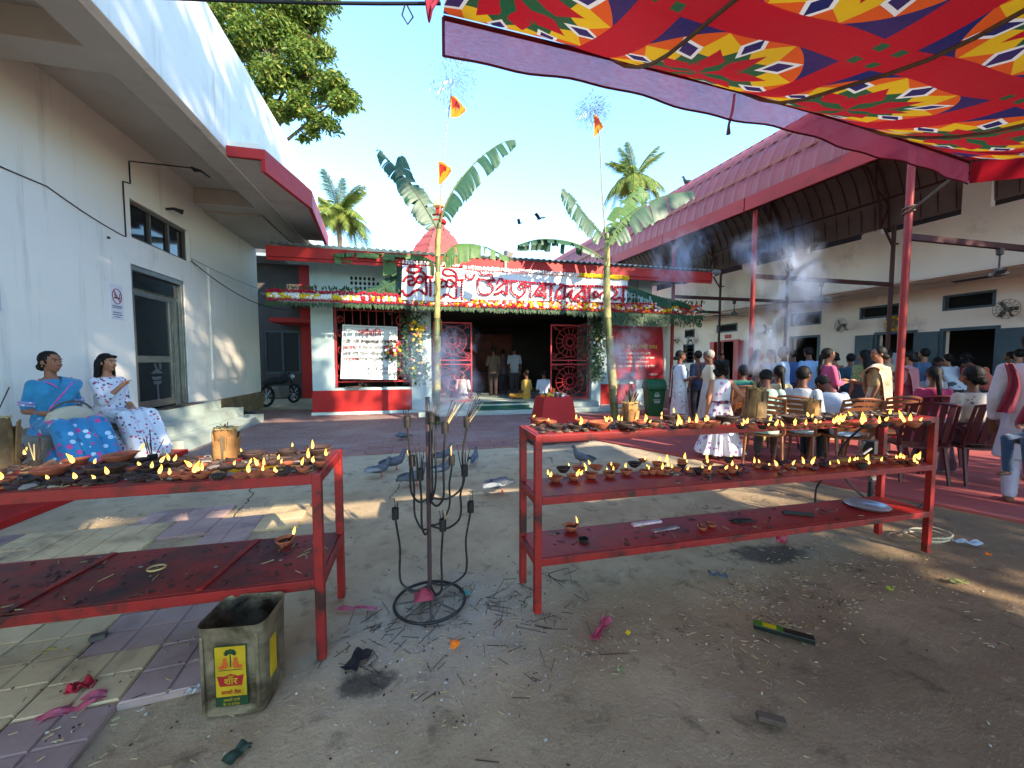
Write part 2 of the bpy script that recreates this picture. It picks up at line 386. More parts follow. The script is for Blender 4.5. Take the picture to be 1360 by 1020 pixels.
# ------------------------------------------------------------------ white building
WB = thing('white_building', 'white plastered building with a deep overhanging roof and red trimmed canopy', 'building', (-4.7, 6, 0), world=True)
XW = -4.6
w = MB(); dz0, dz1, dy0, dy1 = .56, 3.02, 7.87, 9.4; wz0, wz1, wy0, wy1 = 3.46, 4.1, 7.93, 9.64
w.box(XW-.25, -4, .5, XW, dy0, wz0); w.box(XW-.25, dy1, .5, XW, 13.2, wz0); w.box(XW-.25, dy0, dz1, XW, dy1, wz0)
w.box(XW-.25, -4, wz0, XW, wy0, wz1); w.box(XW-.25, wy1, wz0, XW, 13.2, wz1); w.box(XW-.25, -4, wz1, XW, 13.2, 5.1)
w.box(-9.5, 13.0, .5, XW-.25, 13.2, 5.1)
w.box(XW, 10.35, .98, XW+.03, 13.12, 3.5)            # shallow raised panel beyond the door
w.build('wall', m_white, WB)
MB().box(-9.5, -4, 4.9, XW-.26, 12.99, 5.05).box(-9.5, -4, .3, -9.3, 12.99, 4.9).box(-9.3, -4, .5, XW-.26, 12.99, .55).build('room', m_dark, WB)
pl = thing('plinth', None, None); pl.parent = WB; pl.matrix_parent_inverse = WORLD[WB.name]
MB().box(XW-.3, -4, -.05, XW+.02, 13.24, .5).build('plinth_core', m_stone, pl)
slm = MB().box(0, -.145, -.08, .02, .145, .08).mesh('plinth_stone', M('plinth_slab', '#8d7450', '#6d5939', sc=8, rough=.6, bmp=.008, bsc=26, rnd_amt=.22))
for j in range(3):
    for i in range(13): link('stone', slm, pl, (XW+.022, 9.55+i*.296+(j % 2)*.1-.0*i, .085+j*.165))
# window high above the door
win = MB().box(XW-.16, wy0, wz0, XW-.06, wy1, wz0+.05).box(XW-.16, wy0, wz1-.05, XW-.06, wy1, wz1)
for y in (wy0, wy0+.58, wy0+1.12, wy1-.05): win.box(XW-.158, y, wz0+.05, XW-.062, y+.05, wz1-.05)
wo_ = win.build('window', M('bronze_frame', '#4b423a', rough=.5), WB)
for k, (a, b) in enumerate(((0, .58), (.58, 1.12), (1.12, 1.66))): MB().box(XW-.115, wy0+a+.05, wz0+.05, XW-.105, wy0+b, wz1-.05).build('pane', m_dglass, wo_)
# glazed door
dr = MB().box(XW-.2, dy0, dz0, XW-.02, dy0+.07, dz1).box(XW-.2, dy1-.07, dz0, XW-.02, dy1, dz1).box(XW-.198, dy0+.07, dz1-.09, XW-.022, dy1-.07, dz1)
D = dr.build('door', m_alu, WB, bevel=.006)
lf = MB(); y0, y1 = dy0+.08, dy0+1.18
for a, b, c, d in ((y0, dz0+.01, y0+.08, 2.62), (y1-.08, dz0+.01, y1, 2.62), (y0+.08, 2.53, y1-.08, 2.62), (y0+.08, 1.38, y1-.08, 1.5), (y0+.08, dz0+.01, y1-.08, dz0+.14)): lf.box(XW-.12, a, b, XW-.06, c, d)
lf.build('door_leaf', m_alu, D, bevel=.005)
MB().box(XW-.095, y0+.08, 1.5, XW-.085, y1-.08, 2.53).build('pane', m_dglass, D); MB().box(XW-.095, y0+.08, dz0+.14, XW-.085, y1-.08, 1.38).build('pane', m_dglass, D)
MB().box(XW-.1, y0, 2.66, XW-.09, dy1-.08, dz1-.1).build('pane', m_dglass, D)
e2 = MB()  # the second leaf, swung open towards the room
for a, b, c, d in ((0, .57, .05, 2.62), (.27, .57, .33, 2.62), (.05, 2.54, .27, 2.62), (.05, 1.38, .27, 1.5), (.05, .57, .27, .7)): e2.box(XW-.1-c, dy1-.13, b, XW-.1-a, dy1-.09, d)
e2.build('door_leaf', m_alu, D)
et = MB(); cyy = (y0+y1)/2+.03; xx = XW-.083       # etched oil-lamp figure
for pts in ([(0, .3), (.06, .3), (.06, .02), (0, .02)], [(-.1, .36), (.15, .36), (.12, .3), (-.07, .3)], [(-.13, .44), (.17, .44), (.13, .38), (-.09, .38)], [(-.15, .5), (.2, .5), (.06, .58), (.0, .58)], [(.0, .58), (.05, .58), (-.02, .72), (-.06, .66)], [(.1, .56), (.16, .58), (.17, .74), (.1, .78)]):
    n = len(pts); et.add([(xx, cyy+p, dz0+.12+q) for p, q in pts], [tuple(range(n))]); et.add([(xx-.002, cyy+p, dz0+.12+q) for p, q in pts], [tuple(range(n))[::-1]])
et.build('etching', m_etch, D)
# steps up to the door
ST = thing('entrance_steps', 'pale tiled steps climbing to the glazed door', 'steps', (-4.2, 8.6, 0), world=True)
for k, (x1, z, ya, yb) in enumerate(((-3.5, .19, 6.9, 10.1), (-3.85, .375, 7.0, 9.95), (-4.2, .555, 7.1, 9.75))):
    s_ = MB().box(XW+.021, ya, z-.19 if k else -.04, x1, yb, z-.02).build('step', m_marble, ST)
    n = 8
    for i in range(n):
        a = ya+(yb-ya)*i/n; b = ya+(yb-ya)*(i+1)/n
        MB().box(x1-.001, a+.003, z-.18, x1+.012, b-.003, z-.022).build('tile', m_marble, s_)
        MB().box(x1-.355 if k < 2 else XW+.03, a+.003, z-.02, x1+.016, b-.003, z).build('tile', m_marble, s_)
MB().box(XW+.05, 8.0, .5551, -4.25, 9.2, .568).build('door_mat', M('door_mat', '#33302f', rough=.95, bmp=.004, bsc=150), None, label='dark mat lying before the glazed door', cat='mat')
# ledge the women sit on
MB().box(XW+.021, 2.2, -.04, -3.8, 6.85, .6).build('ledge', M('ledge_concrete', '#8e867b', '#796f64', sc=2, rough=.85, bmp=.004, stain='#5a5046'), WB, bevel=.01)
# roof: slab, beams, white fascia, red trimmed canopy
ZS = 4.75
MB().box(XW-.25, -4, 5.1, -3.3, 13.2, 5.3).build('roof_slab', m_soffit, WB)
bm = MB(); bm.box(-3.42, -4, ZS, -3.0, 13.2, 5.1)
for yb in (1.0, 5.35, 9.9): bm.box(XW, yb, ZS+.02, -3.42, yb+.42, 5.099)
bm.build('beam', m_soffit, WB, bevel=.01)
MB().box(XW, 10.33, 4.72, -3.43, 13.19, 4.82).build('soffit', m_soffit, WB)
MB().box(-3.0, -4, ZS-.03, -2.88, 13.2, 6.55).box(-3.3, -4, 5.3, -3.002, 13.2, 6.5).build('fascia', m_white, WB, bevel=.01)
out = [(-2.879, 7.25), (-2.36, 7.25), (-2.04, 8.7), (-2.34, 11.6), (-2.879, 11.6)]
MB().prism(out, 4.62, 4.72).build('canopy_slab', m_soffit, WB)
ed = MB()
o2 = [(-2.879, 7.2), (-2.33, 7.2), (-2.0, 8.69), (-2.3, 11.65)]
for (a, b), (c, d), z0 in ((o2[0], o2[1], 4.62), (o2[1], o2[2], 4.43), (o2[2], o2[3], 4.43)):
    dx, dy = c-a, d-b; L = math.hypot(dx, dy); nx, ny = -dy/L*.07, dx/L*.07
    ed.add([(a, b, z0), (c, d, z0), (c, d, 4.78), (a, b, 4.78), (a+nx, b+ny, z0), (c+nx, d+ny, z0), (c+nx, d+ny, 4.78), (a+nx, b+ny, 4.78)], [(0, 1, 2, 3), (7, 6, 5, 4), (0, 4, 5, 1), (1, 5, 6, 2), (2, 6, 7, 3), (3, 7, 4, 0)])
ed.build('canopy_edge', m_redtrim, WB, bevel=.006)
MB().prism([(-2.879, 7.3), (-2.45, 7.3), (-2.12, 8.7), (-2.4, 11.55), (-2.879, 11.55)], 4.721, 4.9).build('canopy_top', m_white, WB)

# things fixed to the white building
SGM = lambda p: (p[0], 7.5+(p[1]-7.5)*.72, 2.33+(p[2]-2.44)*.6)
sg = MB().box(XW+.001, 7.5-.13, 2.06, XW+.012, 7.5+.13, 2.6).build('no_smoking_sign', M('sign_white', '#d6d3d6', rough=.4), None, label='white no smoking sign with red circle beside the glazed door', cat='sign')
pm = M('sign_red', '#a8303f', rough=.5); pk = M('sign_ink', '#30343c', rough=.6)
cc = V((XW+.016, 7.5, 2.42)); ring = [(cc.x, cc.y+.095*math.cos(a), cc.z+.115*math.sin(a)) for a in [k*math.pi/12 for k in range(24)]]
MB().tube(ring, .006, 5, closed=True).bar((cc.x, 7.435, 2.505), (cc.x, 7.565, 2.335), .008).build('prohibition_ring', pm, sg)
MB().box(XW+.0125, 7.44, 2.385, XW+.017, 7.57, 2.405).bar((XW+.016, 7.45, 2.45), (XW+.016, 7.48, 2.40), .007).bar((XW+.016, 7.555, 2.41), (XW+.016, 7.565, 2.47), .006).build('cigarette', pk, sg)
lt = MB()
for z, a, b in ((2.26, 7.4, 7.6), (2.235, 7.4, 7.59), (2.16, 7.41, 7.59), (2.125, 7.4, 7.6), (2.09, 7.44, 7.56)):
    y = a
    while y < b-.015:
        l = rt.uniform(.01, .03); lt.box(XW+.0125, y, z, XW+.015, min(b, y+l), z+.013); y += l+.008
lt.build('lettering', pk, sg)
ps = MB().box(XW+.001, 5.15, 1.97, XW+.009, 5.72, 3.25).build('paper_poster', M('poster_paper', '#b9c2c8', '#aeb8bf', sc=5, rough=.6), None, label='faded white paper poster with dark curling letters on the wall', cat='poster')
pb = MB()
for k, pts in enumerate(([(5.6, 3.1), (5.68, 2.98), (5.58, 2.9), (5.66, 2.82)], [(5.52, 2.75), (5.66, 2.7), (5.55, 2.62)], [(5.55, 2.5), (5.65, 2.46), (5.56, 2.4), (5.62, 2.34)], [(5.5, 2.24), (5.64, 2.2), (5.6, 2.12), (5.52, 2.18)], [(5.3, 3.0), (5.4, 2.8), (5.25, 2.7)])):
    pb.tube([(XW+.011, a, b) for a, b in pts], .009, 5)
pb.build('lettering', pk, ps)
def wire(name, label, pts, r=.008, sag=0., n=14, mat=None, cat='wire'):
    q = []
    for a, b in zip(pts[:-1], pts[1:]):
        a, b = V(a), V(b)
        for i in range(n): f = i/n; p = a.lerp(b, f); p.z -= sag*4*f*(1-f); q.append(p)
    q.append(V(pts[-1])); return MB().tube(q, r, 5).build(name, mat or m_wire, None, smooth=True, label=label, cat=cat)
wire('cable', 'thin cable stapled along the white wall up to the high window', [(XW+.012, 4.0, 3.62), (XW+.012, 6.4, 3.64), (XW+.012, 7.75, 3.42)], .007, .03)
wire('cable', 'conduit looping around the high window and up onto the soffit', [(XW+.012, 7.78, 3.42), (XW+.012, 7.78, 4.3), (XW+.012, 7.95, 4.34), (XW+.012, 7.95, 4.7), (-3.75, 8.05, 4.73)], .011, 0)
MB().tube([(-3.75, 8.05, 4.74), (-3.7, 8.05, 4.70), (-3.62, 8.06, 4.70), (-3.5, 8.1, 4.62)], [.02, .035, .02, .012], 8).build('lamp_holder', m_wire, None, label='empty lamp holder on the soffit at the end of the conduit', cat='lamp holder')
MB().tube([(XW+.002, 8.9, 4.28), (XW+.12, 8.93, 4.3), (XW+.24, 9.0, 4.27)], [.02, .03, .05], 8).build('wall_lamp', m_wire, None, label='small dark lamp above the high window', cat='lamp')
wire('cable', 'slack black cable from the high window to the dark alley', [(XW+.02, 9.66, 3.5), (-3.9, 13.0, 2.95), (-2.7, 11.4, 3.4)], .012, .22)
wire('cable', 'thin upper cable from the high window towards the temple corner', [(XW+.02, 9.66, 3.55), (-4.2, 13.1, 3.42)], .006, .05)
MB().lathe((XW+.012, 7.4, 3.28), [(.02, 0), (.02, .03)], 8).build('wall_hook', m_wire, None, label='tiny dark hook high on the white wall', cat='hook')

# ------------------------------------------------------------------ dark alley between the white building and the temple
AL = thing('alley_building', 'grey building closing the dark alley beside the temple', 'building', (-4, 16.5, 0), world=True)
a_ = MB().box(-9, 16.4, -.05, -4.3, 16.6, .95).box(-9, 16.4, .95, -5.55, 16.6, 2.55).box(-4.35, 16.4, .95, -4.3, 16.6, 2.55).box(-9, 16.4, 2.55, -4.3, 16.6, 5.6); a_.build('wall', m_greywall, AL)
MB().box(-4.3, 16.38, -.05, -3.55, 16.6, 5.6).box(-3.55, 16.38, -.05, -2.68, 16.6, 1.0).box(-3.55, 16.38, 2.5, -2.68, 16.6, 5.6).build('red_wall', m_redwall, AL)
wn_ = MB()
for x in (-5.55, -4.98, -4.40): wn_.box(x, 16.42, .95, x+.06, 16.5, 2.55)
wn_.box(-5.49, 16.422, .95, -4.4, 16.498, 1.01).box(-5.49, 16.422, 2.49, -4.4, 16.498, 2.55); W_ = wn_.build('window', m_bluegrey, AL)
MB().box(-5.49, 16.47, 1.01, -4.4, 16.48, 2.49).build('pane', m_dglass, W_)
bw = MB()
for k in range(5): bw.box(-3.5+k*.19, 16.40, 1.0, -3.48+k*.19, 16.42, 2.5)
bw.box(-3.55, 16.402, 1.3, -2.68, 16.418, 1.33).box(-3.55, 16.402, 2.0, -2.68, 16.418, 2.03); bw.build('window_bars', m_dark, AL)
MB().box(-3.55, 16.6, .9, -2.66, 18.5, .95).box(-3.55, 18.5, .9, -2.66, 18.6, 3).build('lit_room', m_redwall, AL)
MB().box(-4.56, 13.3, 3.4, -2.69, 16.37, 3.46).build('alley_shade_sheet', m_corr, AL)  # sheet added over the alley to keep the sky light out
MB().box(-4.9, 15.0, 2.75, -3.6, 16.38, 2.9).build('sunshade', m_redtrim, AL)
MB().box(-9, 15.2, 5.0, -2.7, 17, 5.1).build('roof', m_corr, AL)

# ------------------------------------------------------------------ temple
TP = thing('temple', 'small temple with red dado, grilled openings and red eave under a corrugated roof', 'temple', (2, 12, 0), world=True)
Y = 11.0
t_ = MB()
t_.box(-2.65, Y, .1, -2.12, Y+.35, 3.95)                       # piers
t_.box(-.17, Y-.02, .0, .36, Y+.35, 2.98); t_.box(5.12, Y-.02, 0, 5.42, Y+.35, 2.98); t_.box(6.62, Y-.05, .0, 7.1, Y+.4, 3.95); t_.box(5.42, Y+.05, .7, 6.62, Y+.35, 2.98)
t_.box(-2.12, Y, 2.98, 6.62, Y+.349, 3.95)
t_.box(-2.65, Y+.35, .1, -2.4, 16.4, 3.95); t_.box(6.85, Y+.4, .1, 7.1, 16.4, 3.95)
t_.box(-2.12, Y+.0, .64, -.17, Y+.3, .7)
t_.build('wall', m_teal, TP, bevel=.006)
MB().box(-2.66, Y-.03, .08, -.171, Y+.3, .64).build('dado', m_redwall, TP, bevel=.005); MB().box(5.421, Y-.03, .08, 6.619, Y+.3, .7).build('dado', m_redwall, TP, bevel=.005); MB().box(7.101, Y+.05, .08, 7.25, Y+.4, .7).build('dado', m_redwall, TP)
MB().box(-2.68, Y-.06, -.03, -.171, Y+.3, .079).box(5.421, Y-.06, -.03, 6.619, Y+.3, .079).build('skirting', m_teal, TP)
MB().box(-2.4, Y+.35, .12, 6.85, 16.2, .25).build('hall_floor', m_marble, TP)
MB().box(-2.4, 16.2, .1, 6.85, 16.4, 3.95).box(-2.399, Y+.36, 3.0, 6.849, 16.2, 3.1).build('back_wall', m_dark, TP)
MB().box(1.2, 15.3, .25, 4.1, 16.19, .95).box(1.5, 15.8, .95, 3.8, 16.19, 2.5).build('altar', M('altar_cloth', '#3b1c1a', '#5a2a20', sc=4, rough=.8), TP)
# jali vents in the upper wall
def jali(x0, z0, w_, h_, n, mname):
    b = MB(); b.box(x0, Y-.012, z0, x0+w_, Y-.002, z0+h_, 0)
    for i in range(n):
        for j in range(4):
            if rt.random() < .9: b.ball((x0+(i+.5)*w_/n, Y-.014, z0+(j+.5)*h_/4), (w_/n*.33, .006, h_/10), 6, 4, 1)
    return b.build('ventilator', [m_teal, m_dark], TP)
jali(-1.7, 3.12, 1.3, .5, 12, 'l'); jali(5.75, 3.15, .9, .45, 8, 'r')
# garland slab, eave, roof
MB().box(-3.25, Y-1.05, 2.86, 8.1, Y-.021, 2.98).build('canopy_slab', m_teal, TP)
MB().box(-3.3, Y-.98, 3.78, 8.5, Y-.9, 4.02).box(-3.31, Y-.94, 3.7, 8.51, Y-.93, 3.78).build('eave_board', m_redtrim, TP, bevel=.005)
MB().box(-3.25, Y-.9, 3.951, 8.45, Y+.5, 3.98).build('eave_soffit', m_teal, TP)
rf = MB()
def corr(u, v): return (-3.35+11.9*u, Y-1.08+5.6*v, 4.06+1.25*v+.022*math.sin(u*11.9*2*math.pi/.16))
rf.sheet(corr, 450, 3, thick=.006); rf.build('roof', m_corr, TP, smooth=True)
MB().tube([(8.46, Y-1.1, 4.0), (8.62, Y-1.1, 4.0)], .075, 10).build('gutter_end', m_corr, TP)
MB().box(2.2, Y-1.02, 3.7, 2.26, Y-.99, 4.1).obox((2.28, Y-1.1, 4.14), (.2, .14, .12), (.5, 0, .5)).build('floodlight', M('floodlight_grey', '#8d8a80', rough=.4), None, label='small floodlight on a short post above the flower sign', cat='floodlight')
# steps
MB().box(.37, Y-.55, -.03, 5.11, Y+.349, .24).box(.0, Y-1.0, -.03, 5.4, Y-.551, .12).build('step', m_marble, TP, bevel=.008)
MB().box(1.5, Y-.98, .1205, 3.0, Y-.56, .13).box(1.5, Y-.563, .13, 3.0, Y-.5505, .2).box(1.5, Y-.55, .2405, 3.0, Y-.15, .25).build('green_mat', M('green_mat', '#2f5c48', '#26503d', sc=3, rough=.95, bmp=.004, bsc=120), None, label='green mat on the temple steps', cat='mat')
# grilled window on the left and its frame
def scroll(c, r, turns=1.4, a0=0, flip=1, n=18):
    return [(c[0]+flip*r*(1-i/n*.75)*math.cos(a0+turns*2*math.pi*i/n), c[1], c[2]+r*(1-i/n*.75)*math.sin(a0+turns*2*math.pi*i/n)) for i in range(n+1)]
gw = MB(); yg = Y+.1
gw.box(-2.1, yg-.015, .72, -2.06, yg+.015, 2.94).box(-.23, yg-.015, .72, -.19, yg+.015, 2.94)
for z in (.86, 1.02, 2.74, 2.9): gw.box(-2.06, yg-.01, z-.012, -.23, yg+.01, z+.012)
for k in range(9): gw.box(-1.87+k*.2, yg-.008, 1.02, -1.855+k*.2, yg+.008, 2.74)
for k in range(9):
    gw.tube([(-1.86+k*.2+.085*math.cos(a), yg, 2.82+.06*math.sin(a)) for a in [q*math.pi/6 for q in range(12)]], .008, 5, closed=True)
    gw.tube([(-1.86+k*.2+.085*math.cos(a), yg, .94+.06*math.sin(a)) for a in [q*math.pi/6 for q in range(12)]], .008, 5, closed=True)
for z in (1.25, 1.7, 2.15, 2.5):
    for f in (1, -1): gw.tube(scroll((-.43, yg, z), .15, 1.3, 1.57*f, f), .009, 5)
    for f in (1, -1): gw.tube(scroll((-1.95, yg, z), .1, 1.3, 1.57*f, f), .009, 5)
for k in range(5): gw.bar((-.6, yg, 1.05+k*.1), (-.25, yg, 1.2+k*.1), .01)
G1 = gw.build('window_grille', m_gate, TP)
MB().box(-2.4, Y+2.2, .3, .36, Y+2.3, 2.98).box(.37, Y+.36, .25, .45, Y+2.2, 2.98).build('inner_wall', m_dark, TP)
# two lattice gates
def gate(x0, x1, hinge):
    gt = MB(); z0, z1 = .27, 2.5; yq = Y+.12; W = x1-x0
    for a, b, c, d in ((x0, z0, x0+.035, z1), (x1-.035, z0, x1, z1), (x0+.035, z0, x1-.035, z0+.035), (x0+.035, z1-.035, x1-.035, z1), (x0+.035, 1.3, x1-.035, 1.33), (x0+.035, 1.42, x1-.035, 1.45)): gt.box(a, yq-.018, b, c, yq+.018, d)
    o = gt.build('gate', m_gate, TP)
    lt = MB(); cx = (x0+x1)/2
    for zc in (.8, 1.98):
        r = W*.36
        for rr in (r, r*.55, r*.25): lt.tube([(cx+rr*math.cos(a), yq, zc+rr*math.sin(a)) for a in [q*math.pi/10 for q in range(20)]], .008, 5, closed=True)
        for k in range(16):
            a = k*math.pi/8; lt.bar((cx+r*.25*math.cos(a), yq, zc+r*.25*math.sin(a)), (cx+r*math.cos(a+.12), yq, zc+r*math.sin(a+.12)), .009)
        for sx in (-1, 1):
            for sz in (-1, 1):
                lt.bar((cx+sx*r*.7, yq, zc+sz*r*.7), (cx+sx*(W/2-.03), yq, zc+sz*.5), .011)
                lt.tube(scroll((cx+sx*(W/2-.12), yq, zc+sz*.42), .09, 1.2, .5, sx), .007, 5)
        lt.bar((x0+.03, yq, zc-.52), (cx, yq, zc-r), .01).bar((x1-.03, yq, zc-.52), (cx, yq, zc-r), .01).bar((x0+.03, yq, zc+.5), (cx, yq, zc+r), .01).bar((x1-.03, yq, zc+.5), (cx, yq, zc+r), .01)
    lt.tube([(cx+.05*math.cos(a), yq, 1.375+.05*math.sin(a)) for a in [q*math.pi/5 for q in range(10)]], .01, 5, closed=True)
    lt.build('lattice', m_gate, o)
gate(.42, 1.5, 0); gate(3.85, 5.08, 1)
# spire behind
SY = 15.2
sp_ = thing('temple_spire', 'pale red tiered spire with stacked pots above the temple roof', 'spire', (ony(583, 330, SY).x, SY, 4.6), world=False)
prof = [(1.22, 0), (1.18, .12), (.98, .45), (.98, .5), (.78, .82), (.78, .87), (.55, 1.15), (.55, 1.2), (.34, 1.42), (.34, 1.47), (.2, 1.6), (.17, 1.68)]
m_spire = M('spire_paint', '#a04a44', '#93423c', sc=3, rough=.7, stain='#9a5a52', ssc=4)
b = MB(); vs, fs = [], []
prof = [(r*1.22, z*1.12) for r, z in prof]
for r, z in prof:
    for k in range(8):
        a = math.pi/8+k*math.pi/4; vs.append((r*math.cos(a), r*math.sin(a), z))
for i in range(len(prof)-1):
    for k in range(8): fs.append((i*8+k, i*8+(k+1) % 8, (i+1)*8+(k+1) % 8, (i+1)*8+k))
b.add(vs, fs); b.build('spire_body', m_spire, sp_)
st = MB()
for k in range(8):
    a = math.pi/8+k*math.pi/4
    for i in range(9):
        f = i/9; r = (1.2-.95*f)*1.22; z = (.05+1.55*f)*1.12; st.tube([(r*math.cos(a), r*math.sin(a), z), (r*1.06*math.cos(a), r*1.06*math.sin(a), z+.09)], [.03, .018], 5)
st.build('spire_studs', M('stud_grey', '#6b5a58', rough=.8), sp_)
for z, r in ((1.9, .3), (2.2, .27)): MB().lathe((0, 0, z), [(.1, 0), (r*.9, .04), (r, .1), (r*.85, .18), (.09, .24), (.13, .28)], 16).build('pot', m_redtrim, sp_, smooth=True)
MB().lathe((0, 0, 2.5), [(.05, 0), (.2, .06), (.22, .16), (.14, .3), (.05, .42), (.015, .62)], 14).build('finial', M('finial_cream', '#d8c27a', rough=.6), sp_, smooth=True)
# dark shed roof behind the temple, a hump of sheets
dk = MB(); dk.sheet(lambda u, v: (2.6+5.2*u, 16.5+2.5*v, 4.6+.95*math.sin(math.pi*min(1, .25+u*.85))+.04*math.sin(u*40)), 40, 3, thick=.05)
dk.box(2.6, 17, 3, 7.8, 19, 4.6)
dk.build('shed', M('rusty_sheet', '#33272a', '#44332f', sc=3, rough=.8), None, label='dark rusty shed roof peeping over the temple eave', cat='shed')

# ------------------------------------------------------------------ open hall with a vaulted red roof
HL = thing('open_hall', 'long open hall with a vaulted red sheet roof on slim red posts', 'hall', (10, 9, 0), world=True)
roof = thing('roof', None, None, (8.05, 5, 5.1)); roof.parent = HL; roof.matrix_parent_inverse = WORLD[HL.name]; roof.rotation_euler = (R(1.4), 0, R(3.2))
A_, B_ = 2.5, 2.45; CX = 2.5
def arc(th): return V((CX-A_*math.cos(th), 0, B_*math.sin(th)))
NS = 10; SW = 1.02; NY = 21; Y0 = -3.0
for j in range(NS):
    t0, t1 = math.pi*j/NS, math.pi*(j+1)/NS
    def fn(u, v):
        th = t0+(t1-t0)*u; p = arc(th); n = V((-math.cos(th)/A_, 0, math.sin(th)/B_)).normalized()
        rib = .03*max(0, 1-abs(((v*3) % 1)-.5)*8) if .02 < v < .98 else 0
        lift = .008*(1-u) if j < NS/2 else .008*u
        q = p+n*(rib+lift); return (q.x, SW*v, q.z)
    me = MB().sheet(fn, 3, 27, thick=.004).mesh('roof_sheet', m_redsheet, True)
    for k in range(NY): link('roof_sheet', me, roof, (0, Y0+k*SW+(.17 if j % 2 else 0), 0))
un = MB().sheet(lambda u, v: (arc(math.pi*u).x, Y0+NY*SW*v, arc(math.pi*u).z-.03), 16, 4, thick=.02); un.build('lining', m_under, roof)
ub = MB()
for k in range(int(NY*SW/.34)):
    for j in range(10):
        a, b = arc(math.pi*j/10), arc(math.pi*(j+1)/10); ub.bar((a.x, Y0+k*.34, a.z-.06), (b.x, Y0+k*.34, b.z-.06), .025, .02)
ub.build('lining_rib', m_truss, roof)['kind'] = 'stuff'
for k in range(7):
    fm = MB().box(-.06, 0, -.12, .0, 3.03, .2).mesh('fascia_sheet', m_redfascia); link('fascia_sheet', fm, roof, (-.02+.004*(k % 2), Y0+.1+k*3.06, 0))
for k in range(6):
    tr = MB(); yb = k*3.13
    for j in range(12):
        a, b = math.pi*j/12, math.pi*(j+1)/12
        pa, pb = arc(a), arc(b); qa = V((CX+(pa.x-CX)*.86, 0, pa.z*.84)); qb = V((CX+(pb.x-CX)*.86, 0, pb.z*.84))
        for p, q, w_ in ((pa, pb, .05), (qa, qb, .05), (pa if j % 2 else qa, qb if j % 2 else pb, .03)): tr.bar((p.x, yb, p.z-.1), (q.x, yb, q.z-.1), w_)
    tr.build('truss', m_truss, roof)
pu = MB()
for th in (.35, .8, 1.3, 1.84, 2.35, 2.8): p = arc(th); pu.bar((p.x, Y0, p.z-.09), (p.x, Y0+NY*SW, p.z-.09), .05)
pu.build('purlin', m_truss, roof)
for k, y in enumerate((5.0, 8.13, 11.26, 14.4, 1.87)):
    MB().tube([(8.07, y, -.02), (8.07, y, 5.05+.02*k)], .055, 12).build('post', m_steel, HL, smooth=True)
    po = MB().tube([(12.62, y, 0), (12.62, y, 5.1)], .05, 10); po.bar((12.62, y, 4.5), (12.25, y, 5.0), .04).bar((12.62, y, 4.6), (13.2, y, 4.62), .035)
    po.build('post', m_truss if k < 4 else m_truss, HL)
    MB().bar((8.07, y, 3.5), (12.62, y, 3.5), .07, .1).build('tie_beam', m_truss, HL)
# wall with deep shaded lower storey and a light parapet band
def sl(y, z): return z+(y-6)*.026
pp = MB(); yA, yB = -3, 21.
pp.add([(12.8, yA, 3.45), (12.8, yB, 3.62), (12.8, yB, sl(yB, 4.92)), (12.8, yA, sl(yA, 4.92)), (13.0, yA, 3.45), (13.0, yB, 3.62), (13.0, yB, sl(yB, 4.92)), (13.0, yA, sl(yA, 4.92))], [(0, 3, 2, 1), (4, 5, 6, 7), (0, 1, 5, 4), (1, 2, 6, 5), (2, 3, 7, 6), (3, 0, 4, 7)])
pp.box(12.78, yA, 3.56, 12.801, yB, 3.62)
pp.build('parapet', m_pinkwall, HL)
MB().box(13.001, yA, 3.5, 14.6, yB, 3.6).build('verandah_ceiling', m_pinkwall, HL)
cl = MB().box(13.2, yA, 4.8, 13.25, yB, 6.2); cl.build('clerestory', m_dark, HL)
for k in range(9): MB().box(12.85, 2+k*2.2, 4.7, 13.0, 2.5+k*2.2, 5.75).build('clerestory_pier', m_pinkwall, HL)
XH = 14.5
doors = [(6.95, 8.0, 2.26, 1), (8.66, 9.65, 2.27, 1), (11.58, 12.65, 2.32, 0), (15.3, 16.5, 2.36, 2), (3.5, 5.0, 2.26, 1)]
wins = [(7.0, 8.05, 2.82, 3.25), (9.05, 10.2, 2.8, 3.2), (11.5, 12.7, 2.78, 3.26), (15.4, 16.7, 2.8, 3.2), (18.3, 19.1, 2.7, 3.15), (18.3, 19.2, 1.3, 2.35), (4.2, 5.6, 2.82, 3.3)]
ys = sorted({yA, yB, *[q for d in doors for q in d[:2]], *[q for q_ in wins for q in q_[:2]]})
hw = MB()
for a, b in zip(ys[:-1], ys[1:]):
    m_ = (a+b)/2; holes = sorted([(0, d[2]) for d in doors if d[0] < m_ < d[1]]+[(q[2], q[3]) for q in wins if q[0] < m_ < q[1]]); z = -.02
    for lo, hi in holes:
        if lo > z+.01: hw.box(XH, a, z, XH+.25, b, lo)
        z = hi
    hw.box(XH, a, z, XH+.25, b, 3.499)
hw.box(12.9, yB, 0, 15, yB+.2, 5.2)
hw.build('wall', m_pinkwall, HL)
MB().box(XH+1.8, yA, 0, XH+1.9, yB, 3.4).box(XH+.26, yA, 3.38, XH+1.8, yB, 3.45).box(XH+.26, yB-.1, 0, XH+1.8, yB, 3.37).box(XH+.26, 17.6, 0, XH+1.8, 17.7, 3.37).build('rooms', m_dark, HL)
